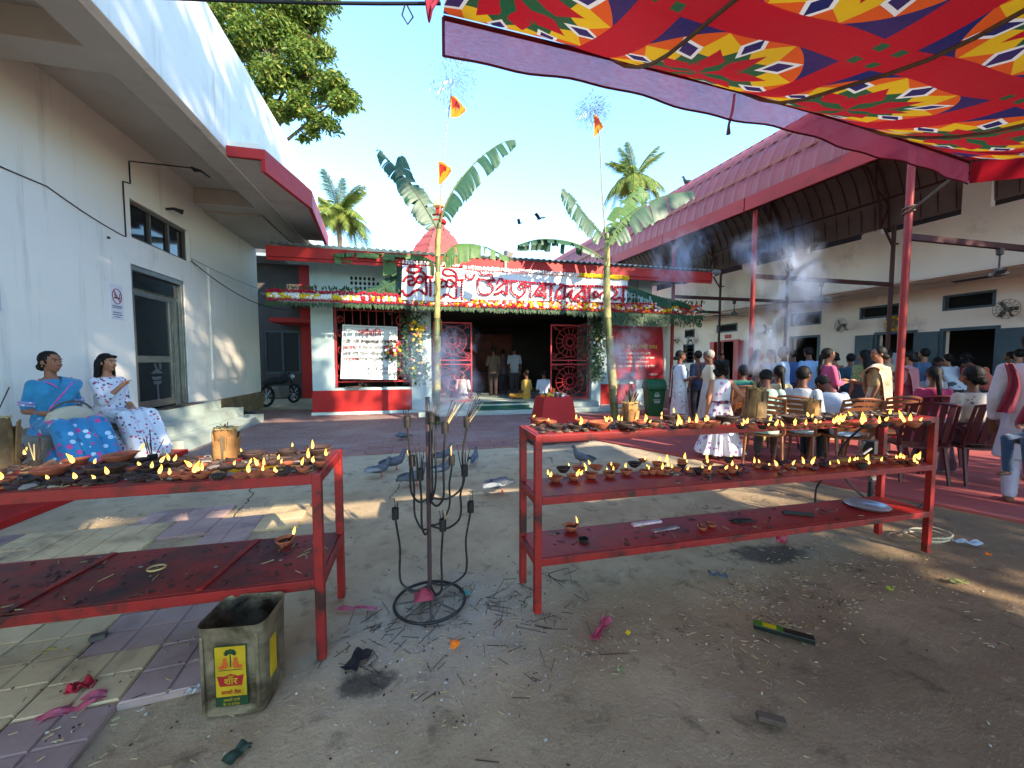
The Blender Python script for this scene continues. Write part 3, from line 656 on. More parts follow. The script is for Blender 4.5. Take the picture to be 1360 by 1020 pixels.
for a, b, h, kd in doors:
    mt = m_redtrim if kd == 2 else m_bluegrey
    f = MB().box(XH-.03, a-.07, 0, XH+.1, a+.01, h+.07).box(XH-.03, b-.01, 0, XH+.1, b+.07, h+.07).box(XH-.028, a+.01, h-.01, XH+.098, b-.01, h+.07).build('door', mt, HL)
    if kd == 1:
        MB().box(XH-.06, b+.08, .02, XH-.02, b+.62, h).build('door_leaf', m_bluegrey, f)
        if b < 9: MB().box(XH-.06, a-.6, .02, XH-.02, a-.08, h-.02).build('door_leaf', m_bluegrey, f)
    if kd == 2:
        MB().box(XH-.3, b+.02, .02, XH-.02, b+.3, h).build('door_leaf', m_redtrim, f); MB().box(XH-.3, a-.3, .02, XH-.02, a-.02, h).build('door_leaf', m_redtrim, f)
for a, b, z0, z1 in wins:
    f = MB()
    for q in ((a, z0, b, z0+.06), (a, z1-.06, b, z1), (a, z0+.06, a+.06, z1-.06), (b-.06, z0+.06, b, z1-.06)): f.box(XH-.02, q[0], q[1], XH+.06, q[2], q[3])
    f = f.build('window', m_bluegrey, HL)
    lv = MB()
    for k in range(4): lv.obox((XH+.1, (a+b)/2, z0+.08+(z1-z0-.16)*(k+.5)/4), (.09, b-a-.13, .012), (0, .6, 0))
    lv.build('louvre', m_dark, f)
MB().box(XH-.02, 15.75, 2.5, XH-.003, 16.15, 2.68).build('door_plate', m_redwall, None, label='small red plate above the red doorway of the hall', cat='sign')
# ------------------------------------------------------------------ patchwork canopy overhead
def canopy_mat():
    m, t, b = base_mat('patchwork_cloth'); v = coords(t, 'Object'); x, y, z = xyz(t, v)
    T = 1.4
    ix = ((x+.07)/T).floor(); px = (((x+.07)/T).mod(1.)-.5)*2.; py = (((y-1.9)/T).mod(1.)-.5)*2.
    r = (px*px+py*py).pw(.5)
    def m2(op, a, b_): return a._m(op, b_)
    th = m2('ARCTAN2', py, px); s = math.pi/4
    k = ((th+s/2)/s).floor(); f = th-k*s                     # folded angle, -22.5..22.5 about a star axis
    cf, sf = f._m('COSINE'), f._m('SINE'); a = r*cf; bb = (r*sf).abs()
    f2 = (th/s).floor(); g_ = th-(f2+.5)*s; a2 = r*g_._m('COSINE'); b2 = (r*g_._m('SINE')).abs()
    even = (k.mod(2.)).lt(.5)
    RED, BLUE, OR, YE, GR, WH = '#961722', '#22234f', '#b84a1c', '#bd951c', '#1d4a30', '#c2beba'
    q = mixc(t, r.lt(.90), BLUE, OR)
    q = mixc(t, ((a2-.64).abs()/.25+b2/.20).lt(1.), q, YE)
    q = mixc(t, ((a-.44).abs()/.27+bb/.20).lt(1.), q, GR)
    q = mixc(t, ((a2-.40).abs()/.26+b2/.125).lt(1.), q, RED)
    q = mixc(t, ((a-.21).abs()/.21+bb/.088).lt(1.), q, mixc(t, even, RED, GR))
    d = (a-.70).abs()/.20+bb/.125
    q = mixc(t, d.lt(1.), q, WH); q = mixc(t, d.lt(.66), q, BLUE)
    mx = px.abs().max(py.abs()); q = mixc(t, mx.gt(.82), q, RED)
    mn = px.abs().min(py.abs()); q = mixc(t, (mx.lt(.94))*(mn.gt(.85)), q, GR)
    q = mixc(t, noise(t, v, 2, 6).ramp(.35, .8)*.2, q, '#7a3a34'); 
    setc(t, b, 'Base Color', q); b.inputs['Roughness'].default_value = .9; b.inputs['Specular IOR Level'].default_value = .15; bump(t, b, noise(t, scaled(t, v, (1, 3.2, 1)), 6, 7, .7, .6)+noise(t, v, 160, 2)*.12, .035, .8)
    tr = t.nodes.new('ShaderNodeBsdfTranslucent'); mxs = t.nodes.new('ShaderNodeMixShader'); mxs.inputs[0].default_value = .28; t.links.new(q.o, tr.inputs[0])
    t.links.new(b.outputs[0], mxs.inputs[1]); t.links.new(tr.outputs[0], mxs.inputs[2]); t.links.new(mxs.outputs[0], t.nodes['Material Output'].inputs[0]); return m
CP = thing('canopy', 'colourful patchwork cloth canopy with red gauze valance roped overhead', 'canopy', (3.5, 1, 3.5), world=True)
XL, XR, YB = .22, 7.0, -.3
def yfront(x): f = (x-XL)/(XR-XL); return 3.12+.58*f-.16*math.sin(math.pi*f)
def sm(a): a = max(0, min(1, a)); return a*a*(3-2*a)
def czz(x, y):
    d = yfront(x)-y; dx = min(x-XL+.02, XR-x+.02)
    s = (1-math.exp(-max(0, d)/.75))*(.3+.7*sm(dx/1.3))*(sm((y-YB)/1.2)*.6+.4)
    return 4.0-.84*s-.06*math.sin(math.pi*(x-XL)/(XR-XL))+.012*math.sin(x*7.1+y*2)*sm(d*2)+.01*math.sin(y*6.3-x*2.2)*sm(d*2)
m_gauze, t, b = base_mat('red_gauze')
v = coords(t, 'pos'); q = mixc(t, noise(t, v, 3, 6).ramp(.3, .75), '#c8465a', '#d0606e'); setc(t, b, 'Base Color', q); b.inputs['Roughness'].default_value = .95
tr = t.nodes.new('ShaderNodeBsdfTranslucent'); t.links.new(q.o, tr.inputs[0]); mx = t.nodes.new('ShaderNodeMixShader'); mx.inputs[0].default_value = .6
t.links.new(b.outputs[0], mx.inputs[1]); t.links.new(tr.outputs[0], mx.inputs[2])
tp = t.nodes.new('ShaderNodeBsdfTransparent'); m2_ = t.nodes.new('ShaderNodeMixShader'); nn = noise(t, scaled(t, v, (1, 1, 6)), 14, 4).ramp(.3, .7)*.10+.12; t.links.new(nn.o, m2_.inputs[0])
t.links.new(mx.outputs[0], m2_.inputs[1]); t.links.new(tp.outputs[0], m2_.inputs[2]); t.links.new(m2_.outputs[0], t.nodes['Material Output'].inputs[0])
m_hem = M('dark_red_hem', '#5a0f22', rough=.9)
def cfn(u, v): x = XL+(XR-XL)*u; y = YB+(yfront(x)-YB)*v; return (x, y, czz(x, y))
m_patch = canopy_mat(); MB().sheet(cfn, 110, 70).build('cloth', m_patch, CP, smooth=True)
for y0, y1, lab in ((-2.5, -.75, 'unseen second patchwork canopy added behind the first to leave sun gaps'), (-8.2, -2.95, 'unseen last patchwork canopy added to shade the near ground')):  # unseen cloths added behind the camera; their gaps leave sun streaks on the ground
    MB().sheet(lambda u, v: (XL+(XR-XL)*u, y0+(y1-y0)*v+.05*math.sin(u*14), 3.9-.3*math.sin(math.pi*v)*math.sin(math.pi*u)+.03*math.sin(u*23+v*5)), 60, 30).build('canopy', m_patch, None, smooth=True, label=lab, cat='canopy')
def vfn(u, v):
    x = XL+(XR-XL)*u; y = yfront(x)+.012+.012*math.sin(x*9)*v; return (x, y, czz(x, yfront(x))-.02-.255*v-.02*v*math.sin(x*3))
MB().sheet(vfn, 90, 6).build('valance', m_gauze, CP, smooth=True)
MB().sheet(lambda u, v: (XR+.012+.015*math.sin(u*30)*v, YB+(yfront(XR)-YB)*u, czz(XR, YB+(yfront(XR)-YB)*u)-.02-.27*v), 60, 5).build('valance', M('red_cloth', '#b3202c', '#a31a28', sc=3, rough=.9, transl=.6), CP, smooth=True)
hm = MB().tube([(XL+(XR-XL)*i/60, yfront(XL+(XR-XL)*i/60)+.012, czz(XL+(XR-XL)*i/60, yfront(XL+(XR-XL)*i/60))-.02) for i in range(61)], .018, 6)
hm.tube([V(vfn(i/60, 1)) for i in range(61)], .009, 5).tube([V(vfn(0, i/6)) for i in range(7)], .012, 5); hm.build('hem', m_hem, CP)
MB().sheet(lambda u, v: (XL-.10+.09*u+.05*math.sin(v*5), 3.06+.03*math.sin(u*9+v*4), 4.28-.40*v*(.55+.45*math.sin(u*3.1))), 8, 8, thick=.012).build('corner_bundle', M('bundle_cloth', '#8c1f35', '#701a2c', sc=6, rough=.9), CP, smooth=True)
m_rope = M('rope', '#6b5a48', '#57493c', sc=20, rough=.9, bmp=.003, bsc=200)
for xr_ in (1.6, 2.95, 4.6):
    pts = [(xr_+.02*math.sin(k), yfront(xr_)-.02-k*.2, czz(xr_, yfront(xr_)-.02-k*.2)-.03) for k in range(26)]
    MB().tube(pts, .013, 6).build('rope', m_rope, CP, smooth=True)
MB().tube([(2.95, 3.26, 3.93), (2.96, 3.29, 3.8), (2.93, 3.3, 3.66), (2.93, 3.3, 3.58)], [.012, .014, .012, .022], 6).build('rope_tail', m_rope, CP)
wire('rope', 'pale rope tying the canopy corner to the red post', [(6.98, 3.7, 3.97), (8.0, 4.95, 3.9)], .022, .02, mat=m_rope, cat='rope')
MB().tube([(8.07+.075*math.cos(a), 5+.075*math.sin(a), 3.86+a*.012) for a in [k*.5 for k in range(26)]], .016, 6).build('rope_knot', m_rope, None, label='rope wound around the red post at the canopy tie', cat='rope')
wire('cable', 'dark cable stretched across the sky to the canopy corner', [(XL-.02, 3.1, 4.05), (-6, 5.2, 5.0)], .012, .12)
MB().tube([(XL-.28, 3.18, 4.05), (XL-.3, 3.18, 3.98), (XL-.26, 3.18, 3.92), (XL-.22, 3.18, 3.98), (XL-.26, 3.18, 4.05)], .006, 5).build('wire_loop', m_wire, None, label='small loop of wire hanging on the sky cable', cat='wire')

# ------------------------------------------------------------------ racks
m_rack = M('rack_paint', '#8f1712', '#7a1512', sc=3, rough=.5, bmp=.002, stain='#33140f', ssc=7, slo=.5, shi=.66)
m_shelf = M('shelf_sheet', '#9a1812', '#841712', sc=2.5, rough=.45, bmp=.003, bsc=20, stain='#3a1a18', ssc=2.6, slo=.5, shi=.7)
m_soot = M('sooty_sheet', '#86211b', '#572420', sc=3.5, lo=.4, hi=.62, rough=.55, bmp=.004, bsc=20, stain='#211a1e', ssc=2.2, slo=.5, shi=.66)
m_wax = M('burnt_oil_crust', '#3a2a24', '#231b18', sc=9, rough=.5, bmp=.01, bsc=40, stain='#6a4a36', ssc=6)
RA = thing('lamp_rack', 'long three-tier red steel rack crowded with burning oil lamps', 'rack', (2.1, 2.17, 0), world=True)
rx0, rx1, ry0, ry1 = .63, 3.62, 2.02, 2.33
for x in (rx0, rx1):
    for y in (ry0, ry1): MB().box(x-.02, y-.02, 0, x+.02, y+.02, 1.0).build('leg', m_rack, RA, bevel=.003)
for z, nm in ((1.0, 'top'), (.655, 'mid'), (.31, 'low')):
    fr = MB().box(rx0+.02, ry0-.02, z-.04, rx1-.02, ry0-.002, z).box(rx0+.02, ry1+.002, z-.04, rx1-.02, ry1+.02, z).box(rx0-.02, ry0+.02, z-.04, rx0-.002, ry1-.02, z).box(rx1+.002, ry0+.02, z-.04, rx1+.02, ry1-.02, z)
    s_ = MB().box(rx0, ry0, z-.006, rx1, ry1, z+.002).build('shelf', m_shelf, RA)
    fr.build('shelf_rim', m_rack, s_, bevel=.002)
RB = thing('lamp_rack', 'sooty two-tier red steel rack of oil lamps beside the oil tin', 'rack', (-1.6, 2.18, 0), world=True)
lx0, lx1, ly0, ly1 = -2.72, -.46, 1.94, 2.43
for x in (lx0, lx1):
    for y in (ly0, ly1): MB().box(x-.02, y-.02, 0, x+.02, y+.02, .885).build('leg', m_rack, RB, bevel=.003)
for z in (.885, .39):
    s_ = MB().box(lx0, ly0, z-.006, lx1, ly1, z+.002).build('shelf', m_soot, RB)
    MB().box(lx0+.02, ly0-.02, z-.045, lx1-.02, ly0-.002, z).box(lx0+.02, ly1+.002, z-.045, lx1-.02, ly1+.02, z).box(lx1+.002, ly0+.02, z-.045, lx1+.02, ly1-.02, z).build('shelf_rim', m_rack, s_, bevel=.002)
    for x in (-.95, -1.62, -2.2): MB().bar((x, ly0+.002, z+.008), (x+.06, ly1-.002, z+.008), .03, .008).build('seam', m_rack, s_)

# ------------------------------------------------------------------ clay lamps
m_clay = M('terracotta', '#a4583a', '#8e482f', sc=20, rough=.8, bmp=.002, stain='#54301f', ssc=18, slo=.55, kind='Object', rnd_amt=.15)
m_clayd = M('sooty_clay', '#3c2a24', '#2a1f1c', sc=15, rough=.75, stain='#6b4432', ssc=14, kind='Object', rnd_amt=.2)
m_oil = M('lamp_oil', '#2e1c10', rough=.15)
m_wick = M('wick', '#1d1815', rough=.9)
m_flame, t, b = base_mat('flame')
em = t.nodes.new('ShaderNodeEmission'); gz_ = xyz(t, coords(t, 'Object'))[2]
q = mixc(t, (gz_/.05).ramp(.0, .9), (1., .60, .15), (1., .42, .05)); t.links.new(q.o, em.inputs[0]); em.inputs[1].default_value = .8; t.links.new(em.outputs[0], t.nodes['Material Output'].inputs[0])
def bowl(r, h, spout=True):
    b = MB(); n = 18
    prof = [(r*.45, 0), (r*.52, h*.06), (r*.72, h*.4), (r*.93, h*.82), (r, h), (r*.93, h*1.02), (r*.84, h*.86), (r*.62, h*.45), (r*.3, h*.26), (0, h*.24)]
    vs, fs = [], []
    for pr, z in prof:
        for j in range(n):
            a = 2*math.pi*j/n; s = 1.
            if spout and z > h*.3: s = 1+.2*max(0, math.cos(a))**6
            vs.append((pr*math.cos(a)*s, pr*math.sin(a), z))
    for i in range(len(prof)-1):
        for j in range(n): fs.append((i*n+j, i*n+(j+1) % n, (i+1)*n+(j+1) % n, (i+1)*n+j))
    fs.append(tuple(range(n))[::-1]); b.add(vs, fs); return b
def fl_mesh(h, w, lean, sd):
    b = MB(); pts, rs = [], []; rr = random.Random(sd)
    for i in range(9):
        f = i/8; pts.append((lean*f*f*h, .15*h*math.sin(f*4+sd)*f, f*h)); rs.append(max(.0006, w*(math.sin(math.pi*min(1, f**.62))**.9)))
    b.tube(pts, rs, 8); return b.mesh('flame', m_flame, True)
flames = [fl_mesh(.042, .0085, .1, 1), fl_mesh(.052, .010, -.25, 2), fl_mesh(.036, .0095, .45, 3), fl_mesh(.06, .012, .2, 4), fl_mesh(.03, .008, -.5, 5)]
BS = {'s': (.031, .023), 'm': (.045, .033), 'l': (.053, .04), 'x': (.066, .042), 't': (.036, .034)}
bm_ = {}
for k, (r, h) in BS.items():
    for d in (0, 1): bm_[k, d] = bowl(r, h, k != 'x').mesh('bowl', m_clayd if d else m_clay, True)
    bm_[k, 'oil'] = MB().lathe((0, 0, h*.62), [(r*.72, 0), (0, .0005)], 14).mesh('oil', m_oil, True)
    bm_[k, 'w'] = MB().tube([(r*.45, 0, h*.66), (r*.8, 0, h*.9), (r*1.08, 0, h*1.12)], .0035, 5).mesh('wick', m_wick)
SIZE = {'s': 'tiny', 't': 'cuplike', 'm': 'medium', 'l': 'large', 'x': 'broad'}
lampn = {}
def lamp(px, py, z, k, d, fl, where, ex=0.):
    """clay oil lamp standing on a shelf at picture point px,py; fl = number of flames"""
    p = onz(px, py, z+BS[k][1]*.3); lampn.setdefault(where, []).append((p.x, p.y, z, k, d, fl))
def put_lamps():
    for where, L in lampn.items():
        L.sort(key=lambda q: abs(q[0]-.1)); nn_ = {}
        for (x, y, z, k, d, fl) in L:
            key = (k, d, bool(fl)); nn_[key] = nn_.get(key, -1)+1
            nm = '%s %s %s lamp' % ('burning' if fl else 'unlit', SIZE[k], 'blackened' if d else 'terracotta')
            o = thing('oil_lamp', '%s, %s, %s of its sort from incense stand' % (nm, where, ordinal(nn_[key])), 'oil lamp', (x, y, z+.003), rnd.uniform(0, 6.28), 'clay oil lamps on the racks')
            r, h = BS[k]
            o.scale = (rnd.uniform(.92, 1.1),)*3
            bo = link('bowl', bm_[k, d], o); bo.rotation_euler = (rnd.uniform(-.06, .06), rnd.uniform(-.06, .06), 0)
            if k in 'mlx': link('oil', bm_[k, 'oil'], bo)
            link('wick', bm_[k, 'w'], o)
            for i in range(fl):
                a = i*.9; f = link('flame', flames[rnd.randrange(5)], o, (r*1.02*math.cos(a), r*1.02*math.sin(a), h*1.08), (0, 0, rnd.uniform(0, 6.28))); q_ = rnd.uniform(.5, .9); f.scale = (q_*rnd.uniform(.8, 1.15), q_*rnd.uniform(.8, 1.15), q_*rnd.uniform(.8, 1.4)); f.rotation_euler = (rnd.uniform(-.25, .25), rnd.uniform(-.25, .25), f.rotation_euler.z)
T3, M3, L3 = 'three-tier rack top shelf', 'three-tier rack middle shelf', 'three-tier rack bottom shelf'
for px, py, k, d, fl in ((716, 562, 'l', 0, 1), (740, 569, 'm', 1, 0), (763, 569, 'm', 1, 2), (797, 567, 'x', 0, 3), (828, 568, 'l', 1, 1), (868, 562, 'm', 1, 1), (888, 557, 'm', 1, 1), (902, 556, 'm', 1, 1), (909, 566, 's', 0, 1), (918, 567, 's', 0, 1), (927, 567, 't', 0, 1), (937, 567, 't', 0, 1), (948, 566, 't', 0, 1), (966, 560, 'x', 1, 1), (984, 569, 's', 1, 1), (997, 569, 's', 0, 2), (1012, 569, 's', 1, 1), (1025, 571, 's', 0, 1), (1037, 570, 's', 0, 1), (1047, 569, 's', 0, 1), (1057, 569, 's', 0, 1), (1067, 568, 's', 0, 1), (1054, 560, 'x', 1, 1), (1077, 559, 's', 1, 1), (1079, 568, 's', 0, 1), (1088, 567, 's', 0, 2), (1099, 567, 's', 0, 1), (1110, 566, 's', 0, 1), (1119, 557, 'm', 1, 1), (1126, 565, 's', 0, 2), (1137, 566, 's', 0, 1), (1149, 565, 's', 1, 0), (1158, 566, 's', 0, 1), (1174, 557, 'l', 1, 1), (1176, 565, 's', 1, 0), (1190, 565, 's', 0, 1), (1203, 564, 's', 0, 2), (1216, 565, 's', 1, 0), (1228, 564, 's', 1, 0), (853, 568, 's', 1, 0), (840, 572, 's', 1, 0)): lamp(px, py, 1.002, k, d, fl, T3)
for px, py, k, d, fl in ((738, 638, 'm', 0, 2), (762, 636, 'm', 0, 2), (785, 634, 'm', 0, 1), (809, 632, 'm', 0, 2), (832, 629, 'm', 0, 1), (748, 626, 'm', 1, 1), (768, 625, 'm', 0, 1), (792, 623, 'm', 0, 1), (815, 622, 'm', 0, 1), (842, 619, 'm', 1, 0), (855, 629, 't', 0, 1), (865, 628, 't', 0, 1), (875, 628, 't', 0, 1), (885, 627, 't', 0, 1), (898, 626, 't', 0, 1), (914, 627, 's', 0, 1), (927, 627, 's', 1, 1), (940, 629, 's', 0, 1), (957, 627, 's', 0, 1), (971, 627, 't', 0, 1), (979, 625, 's', 0, 1), (1005, 621, 's', 0, 1), (1016, 622, 's', 1, 1), (1030, 622, 's', 0, 1), (1046, 621, 's', 0, 1), (1060, 620, 's', 0, 1), (1071, 620, 's', 0, 1), (1093, 619, 's', 1, 0), (1110, 618, 's', 0, 1), (1120, 617, 's', 0, 1), (1132, 617, 's', 0, 1), (1147, 616, 's', 0, 1), (1157, 615, 's', 0, 2), (1169, 615, 's', 0, 1), (1185, 613, 's', 0, 1), (1196, 613, 's', 0, 1), (1213, 613, 's', 0, 1), (1220, 611, 's', 0, 1), (1035, 617, 's', 1, 0), (905, 621, 's', 1, 0)): lamp(px, py, .657, k, d, fl, M3)
lamp(758, 703, .312, 'm', 0, 1, L3); lamp(932, 703, .312, 's', 0, 0, L3); lamp(944, 699, .312, 's', 0, 0, L3)
T2, L2 = 'two-tier rack top shelf', 'two-tier rack lower shelf'
for px, py, k, d, fl in ((10, 641, 's', 0, 2), (68, 630, 'x', 0, 1), (77, 641, 's', 1, 1), (97, 641, 's', 1, 1), (123, 641, 's', 1, 1), (101, 617, 'l', 0, 1), (142, 629, 'x', 1, 1), (160, 612, 'x', 0, 1), (147, 638, 's', 1, 1), (177, 626, 's', 0, 1), (197, 627, 's', 1, 1), (207, 622, 'm', 1, 2), (222, 633, 's', 0, 1), (232, 618, 'm', 1, 1), (236, 634, 's', 0, 1), (250, 635, 's', 0, 1), (262, 625, 'm', 0, 1), (258, 632, 's', 0, 1), (269, 634, 's', 0, 1), (300, 625, 's', 1, 1), (321, 623, 's', 1, 1), (337, 608, 'l', 1, 1), (381, 604, 'l', 1, 1), (423, 602, 'x', 1, 1), (338, 633, 's', 0, 1), (320, 635, 's', 0, 1), (358, 632, 's', 0, 1), (377, 631, 's', 1, 1), (345, 622, 's', 0, 2), (362, 618, 's', 1, 1), (382, 619, 's', 0, 1), (402, 626, 's', 0, 1), (408, 616, 's', 1, 1), (425, 619, 's', 0, 1), (425, 611, 's', 1, 1), (40, 641, 's', 1, 0), (12, 617, 'l', 1, 1), (190, 637, 's', 1, 0), (290, 636, 's', 1, 0), (188, 614, 's', 1, 0)): lamp(px, py, .887, k, d, fl, T2)
lamp(378, 722, .392, 'm', 0, 1, L2)
rl = random.Random(4)
for i in range(20): lamp(rl.uniform(728, 1215), rl.uniform(563, 569), 1.002, rl.choice('sst'), rl.random() < .3, 1, T3)
for i in range(14): lamp(rl.uniform(850, 1215), rl.uniform(613, 621), .657, rl.choice('sst'), rl.random() < .3, 1, M3)
put_lamps()
# broken clay, ash and oil crust on the shelves (nobody could count it)
def shards(name, x0, x1, y0, y1, z, n, seed, label, big=1.):
    rr = random.Random(seed); b = MB()
    for i in range(n):
        x = rr.uniform(x0, x1); y = rr.uniform(y0, y1); s = rr.uniform(.008, .03)*big; k = rr.random()
        if k < .5: b.obox((x, y, z+s*.25), (s*rr.uniform(1, 2.2), s, s*.35), (rr.uniform(-.5, .5), rr.uniform(-.5, .5), rr.uniform(0, 6)), 0 if rr.random() < .6 else 1)
        elif k < .8: b.obox((x, y, z+.003), (rr.uniform(.02, .06), .004, .004), (0, rr.uniform(-.15, .15), rr.uniform(0, 6)), 2 if rr.random() < .5 else 0)
        else: b.ball((x, y, z+s*.2), (s, s*.8, s*.4), 6, 4, rr.choice((0, 1, 3)))
    b.build(name, [m_wax, m_clayd, M('dry_straw', '#8c7a58', rough=.9), M('ash', '#77706a', rough=.95)], None, label=label, cat='debris', kind='stuff')
shards('pottery_debris', rx0+.03, rx1-.03, ry0+.02, ry1-.02, 1.002, 1000, 1, 'broken clay and burnt sticks strewn among the lamps of the top shelf')
shards('pottery_debris', rx0+.9, rx1-.03, ry0+.02, ry1-.02, .657, 120, 2, 'scraps of clay and wick on the middle shelf')
shards('pottery_debris', rx0+.1, rx1-.3, ry0+.02, ry1-.02, .312, 60, 3, 'bits of straw and ash on the bottom shelf', .6)
shards('pottery_debris', lx0+.03, lx1-.03, ly0+.02, ly1-.02, .887, 1700, 4, 'burnt clay, ash and spent wicks covering the two-tier rack top')
shards('pottery_debris', lx0+.03, lx1-.03, ly0+.02, ly1-.02, .392, 260, 5, 'burnt scraps scattered on the sooty lower shelf', .5)
for (x, y, z, a, b_, lab) in ((-.75, 2.05, .888, .22, .05, 'yellow melted wax pooled on the two-tier rack'), (3.25, 2.24, .658, .3, .03, 'yellow wax strip along the middle shelf'), (3.4, 2.2, 1.003, .18, .04, 'yellow wax pooled near the rack end')):
    MB().lathe((x, y, z), [(1, 0), (.96, .006), (.5, .009), (0, .009)], 22, None, a, b_).build('melted_wax', M('yellow_wax', '#c79a20', '#a87c18', sc=12, rough=.3), None, smooth=True, label=lab, cat='wax')

# ------------------------------------------------------------------ incense holders cut from banana trunk
m_trunk = M('banana_trunk', '#8b7048', '#5f482c', sc=16, rough=.85, bmp=.012, bsc=26, stain='#3a2a1b', ssc=7, slo=.52, kind='Object')
m_trunk2 = M('banana_trunk_core', '#a97b48', '#7d532d', sc=10, rough=.85, bmp=.01, bsc=20, stain='#33241a', ssc=5, kind='Object')
m_sheath = M('withered_sheath', '#6e5a40', '#4a3a29', sc=12, rough=.9, bmp=.008, bsc=30, stain='#2b2119', ssc=6, kind='Object')
m_stick = M('incense_stick', '#1f1a18', '#3a302b', sc=40, rough=.95); m_straw = M('straw', '#b39a68', rough=.9)
def sticks(b, c, n, L, spread, rr, r=.0022, lean=(0, 0)):
    for i in range(n):
        a = rr.uniform(0, 6.28); s = spread*rr.random(); p = V(c)+V((math.cos(a)*.02*rr.random(), math.sin(a)*.02*rr.random(), 0)); l = L*rr.uniform(.5, 1)
        b.tube([p, p+V((math.cos(a)*s+lean[0], math.sin(a)*s+lean[1], 1)).normalized()*l], [r, r*1.1], 4, True, 0 if rr.random() < .75 else 1)
def trunk_holder(x, y, z, r, h, label, nst, seed, split=False, L=.14, lean=(0, 0)):
    rr = random.Random(seed); o = thing('incense_log', label, 'incense holder', (x, y, z), rr.uniform(0, 6))
    b = MB(); n = 20; rings = []
    for i in range(8):
        f = i/7; rings.append([(r*(1+.12*math.sin(j*.9+seed)+.1*math.sin(f*5+j*.5+seed))*(1-.15*f)*math.cos(2*math.pi*j/n), r*(.75 if split else 1)*(1+.1*math.sin(j*1.3+seed*2))*(1-.15*f)*math.sin(2*math.pi*j/n), h*f+.01*math.sin(j*2.1+seed)*f) for j in range(n)])
    vs = [p for q in rings for p in q]; fs = [(i*n+j, i*n+(j+1) % n, (i+1)*n+(j+1) % n, (i+1)*n+j) for i in range(7) for j in range(n)]; fs += [tuple(range(n))[::-1], tuple(7*n+j for j in range(n))]
    b.add(vs, fs); b.build('trunk', m_trunk2 if split else m_trunk, o, smooth=True)
    for k in range(9):
        a0 = k*.74+rr.uniform(-.2, .2); hh = h*rr.uniform(.55, 1.12); fl = rr.uniform(-.02, .16); wd = rr.uniform(.6, 1.1); kx = 1.04+.03*(k % 3)
        MB().sheet(lambda u, v: (r*(kx+fl*v*v+.05*math.sin(v*4+k))*math.cos(a0+(u-.5)*wd*(1-.25*v)), r*(.78 if split else 1.)*(kx+fl*v*v)*math.sin(a0+(u-.5)*wd*(1-.25*v)), .002+hh*v-.02*abs(u-.5)*v), 5, 8, thick=.005).build('sheath', (m_trunk2 if split else m_trunk) if k % 3 else m_sheath, o, smooth=True)
    st = MB(); sticks(st, (0, 0, h*.95), nst, L, .5, rr, lean=lean); st.build('incense_stick', [m_stick, m_straw], o)['kind'] = 'stuff'
    fz = MB()
    for k in range(40): a = rr.uniform(0, 6.28); s = rr.uniform(.2, 1)*r; fz.obox((s*math.cos(a), s*math.sin(a), h+.004), (rr.uniform(.02, .05), .004, .004), (0, rr.uniform(-.5, .5), rr.uniform(0, 6)))
    fz.build('fibre', m_straw, o)['kind'] = 'stuff'
    return o
p = onz(34, 612, .887); trunk_holder(p.x, min(p.y, 2.36), .888, .085, .24, 'shaggy banana trunk stump bristling with incense on the two-tier rack', 26, 3, L=.17)
p = onz(305, 606, .887); trunk_holder(p.x, min(p.y, 2.36), .888, .068, .155, 'split brown banana trunk block with straw on top on the two-tier rack', 4, 6, True, L=.05)
p = onz(830, 560, 1.002); trunk_holder(p.x, 2.26, 1.003, .062, .13, 'smoking split trunk block between the dustbin and the lamps', 30, 8, True, L=.1)
p = onz(1008, 556, 1.002); trunk_holder(p.x, 2.26, 1.003, .062, .205, 'charred banana trunk stump halfway along the top shelf', 18, 11, L=.1)
p = onz(1110, 557, 1.002); trunk_holder(p.x, 2.25, 1.003, .062, .11, 'golden brown trunk stump among flames near the rack end', 8, 14, True, L=.06)
for px, py, z, lab, nst in ((221, 605, .887, 'small black incense cup with a few sticks by the red kerb', 6), (97, 606, .887, 'dark lump of half-burnt incense behind the terracotta bowls', 8)):
    q = onz(px, py, z); o = thing('incense_cup', lab, 'incense holder', (q.x, min(q.y, 2.38), z+.001)); MB().lathe((0, 0, 0), [(.02, 0), (.022, .03), (.016, .032), (.014, .015)], 10).build('cup', m_wick, o); b = MB(); sticks(b, (0, 0, .03), nst, .15, .55, random.Random(nst)); b.build('incense_stick', [m_stick, m_straw], o)['kind'] = 'stuff'

# ------------------------------------------------------------------ wrought iron incense stand
m_iron = M('black_iron', '#1c1918', '#292422', sc=20, rough=.6, metal=.3, stain='#4d453e', ssc=20, slo=.55)
m_dusty = M('dusty_iron', '#5d554c', '#453e37', sc=20, rough=.8)
SX, SYY = .05, 2.25
IS = thing('incense_stand', 'tall branching iron incense stand with cups on a spoked wheel base', 'incense stand', (SX, SYY, 0))
wh = MB(); R_ = .2
wh.tube([(R_*math.cos(a), R_*math.sin(a), .012) for a in [k*math.pi/20 for k in range(40)]], .009, 7, closed=True)
wh.build('wheel', m_iron, IS, smooth=True)
for k in range(8): MB().bar((.014*math.cos(k*math.pi/4), .014*math.sin(k*math.pi/4), .022), (R_*math.cos(k*math.pi/4), R_*math.sin(k*math.pi/4), .016), .012, .006).build('spoke', m_dusty, IS)
MB().tube([(0, 0, .012), (0, 0, .16), (0, 0, 1.2)], .0125, 8).build('pole', M('pole_paint', '#33282a', '#4a2a2c', sc=12, rough=.6), IS)
rr = random.Random(12)
cups = [(541, 560, .0, 3), (579, 552, .16, 3), (591, 568, -.15, 3), (620, 560, .0, 3), (547, 612, .14, 2), (558, 630, -.08, 2), (600, 611, .16, 2), (617, 625, -.05, 2), (570, 662, .15, 1), (588, 697, -.16, 1), (525, 682, -.02, 1), (625, 673, -.02, 1), (573, 553, -.02, 3)]
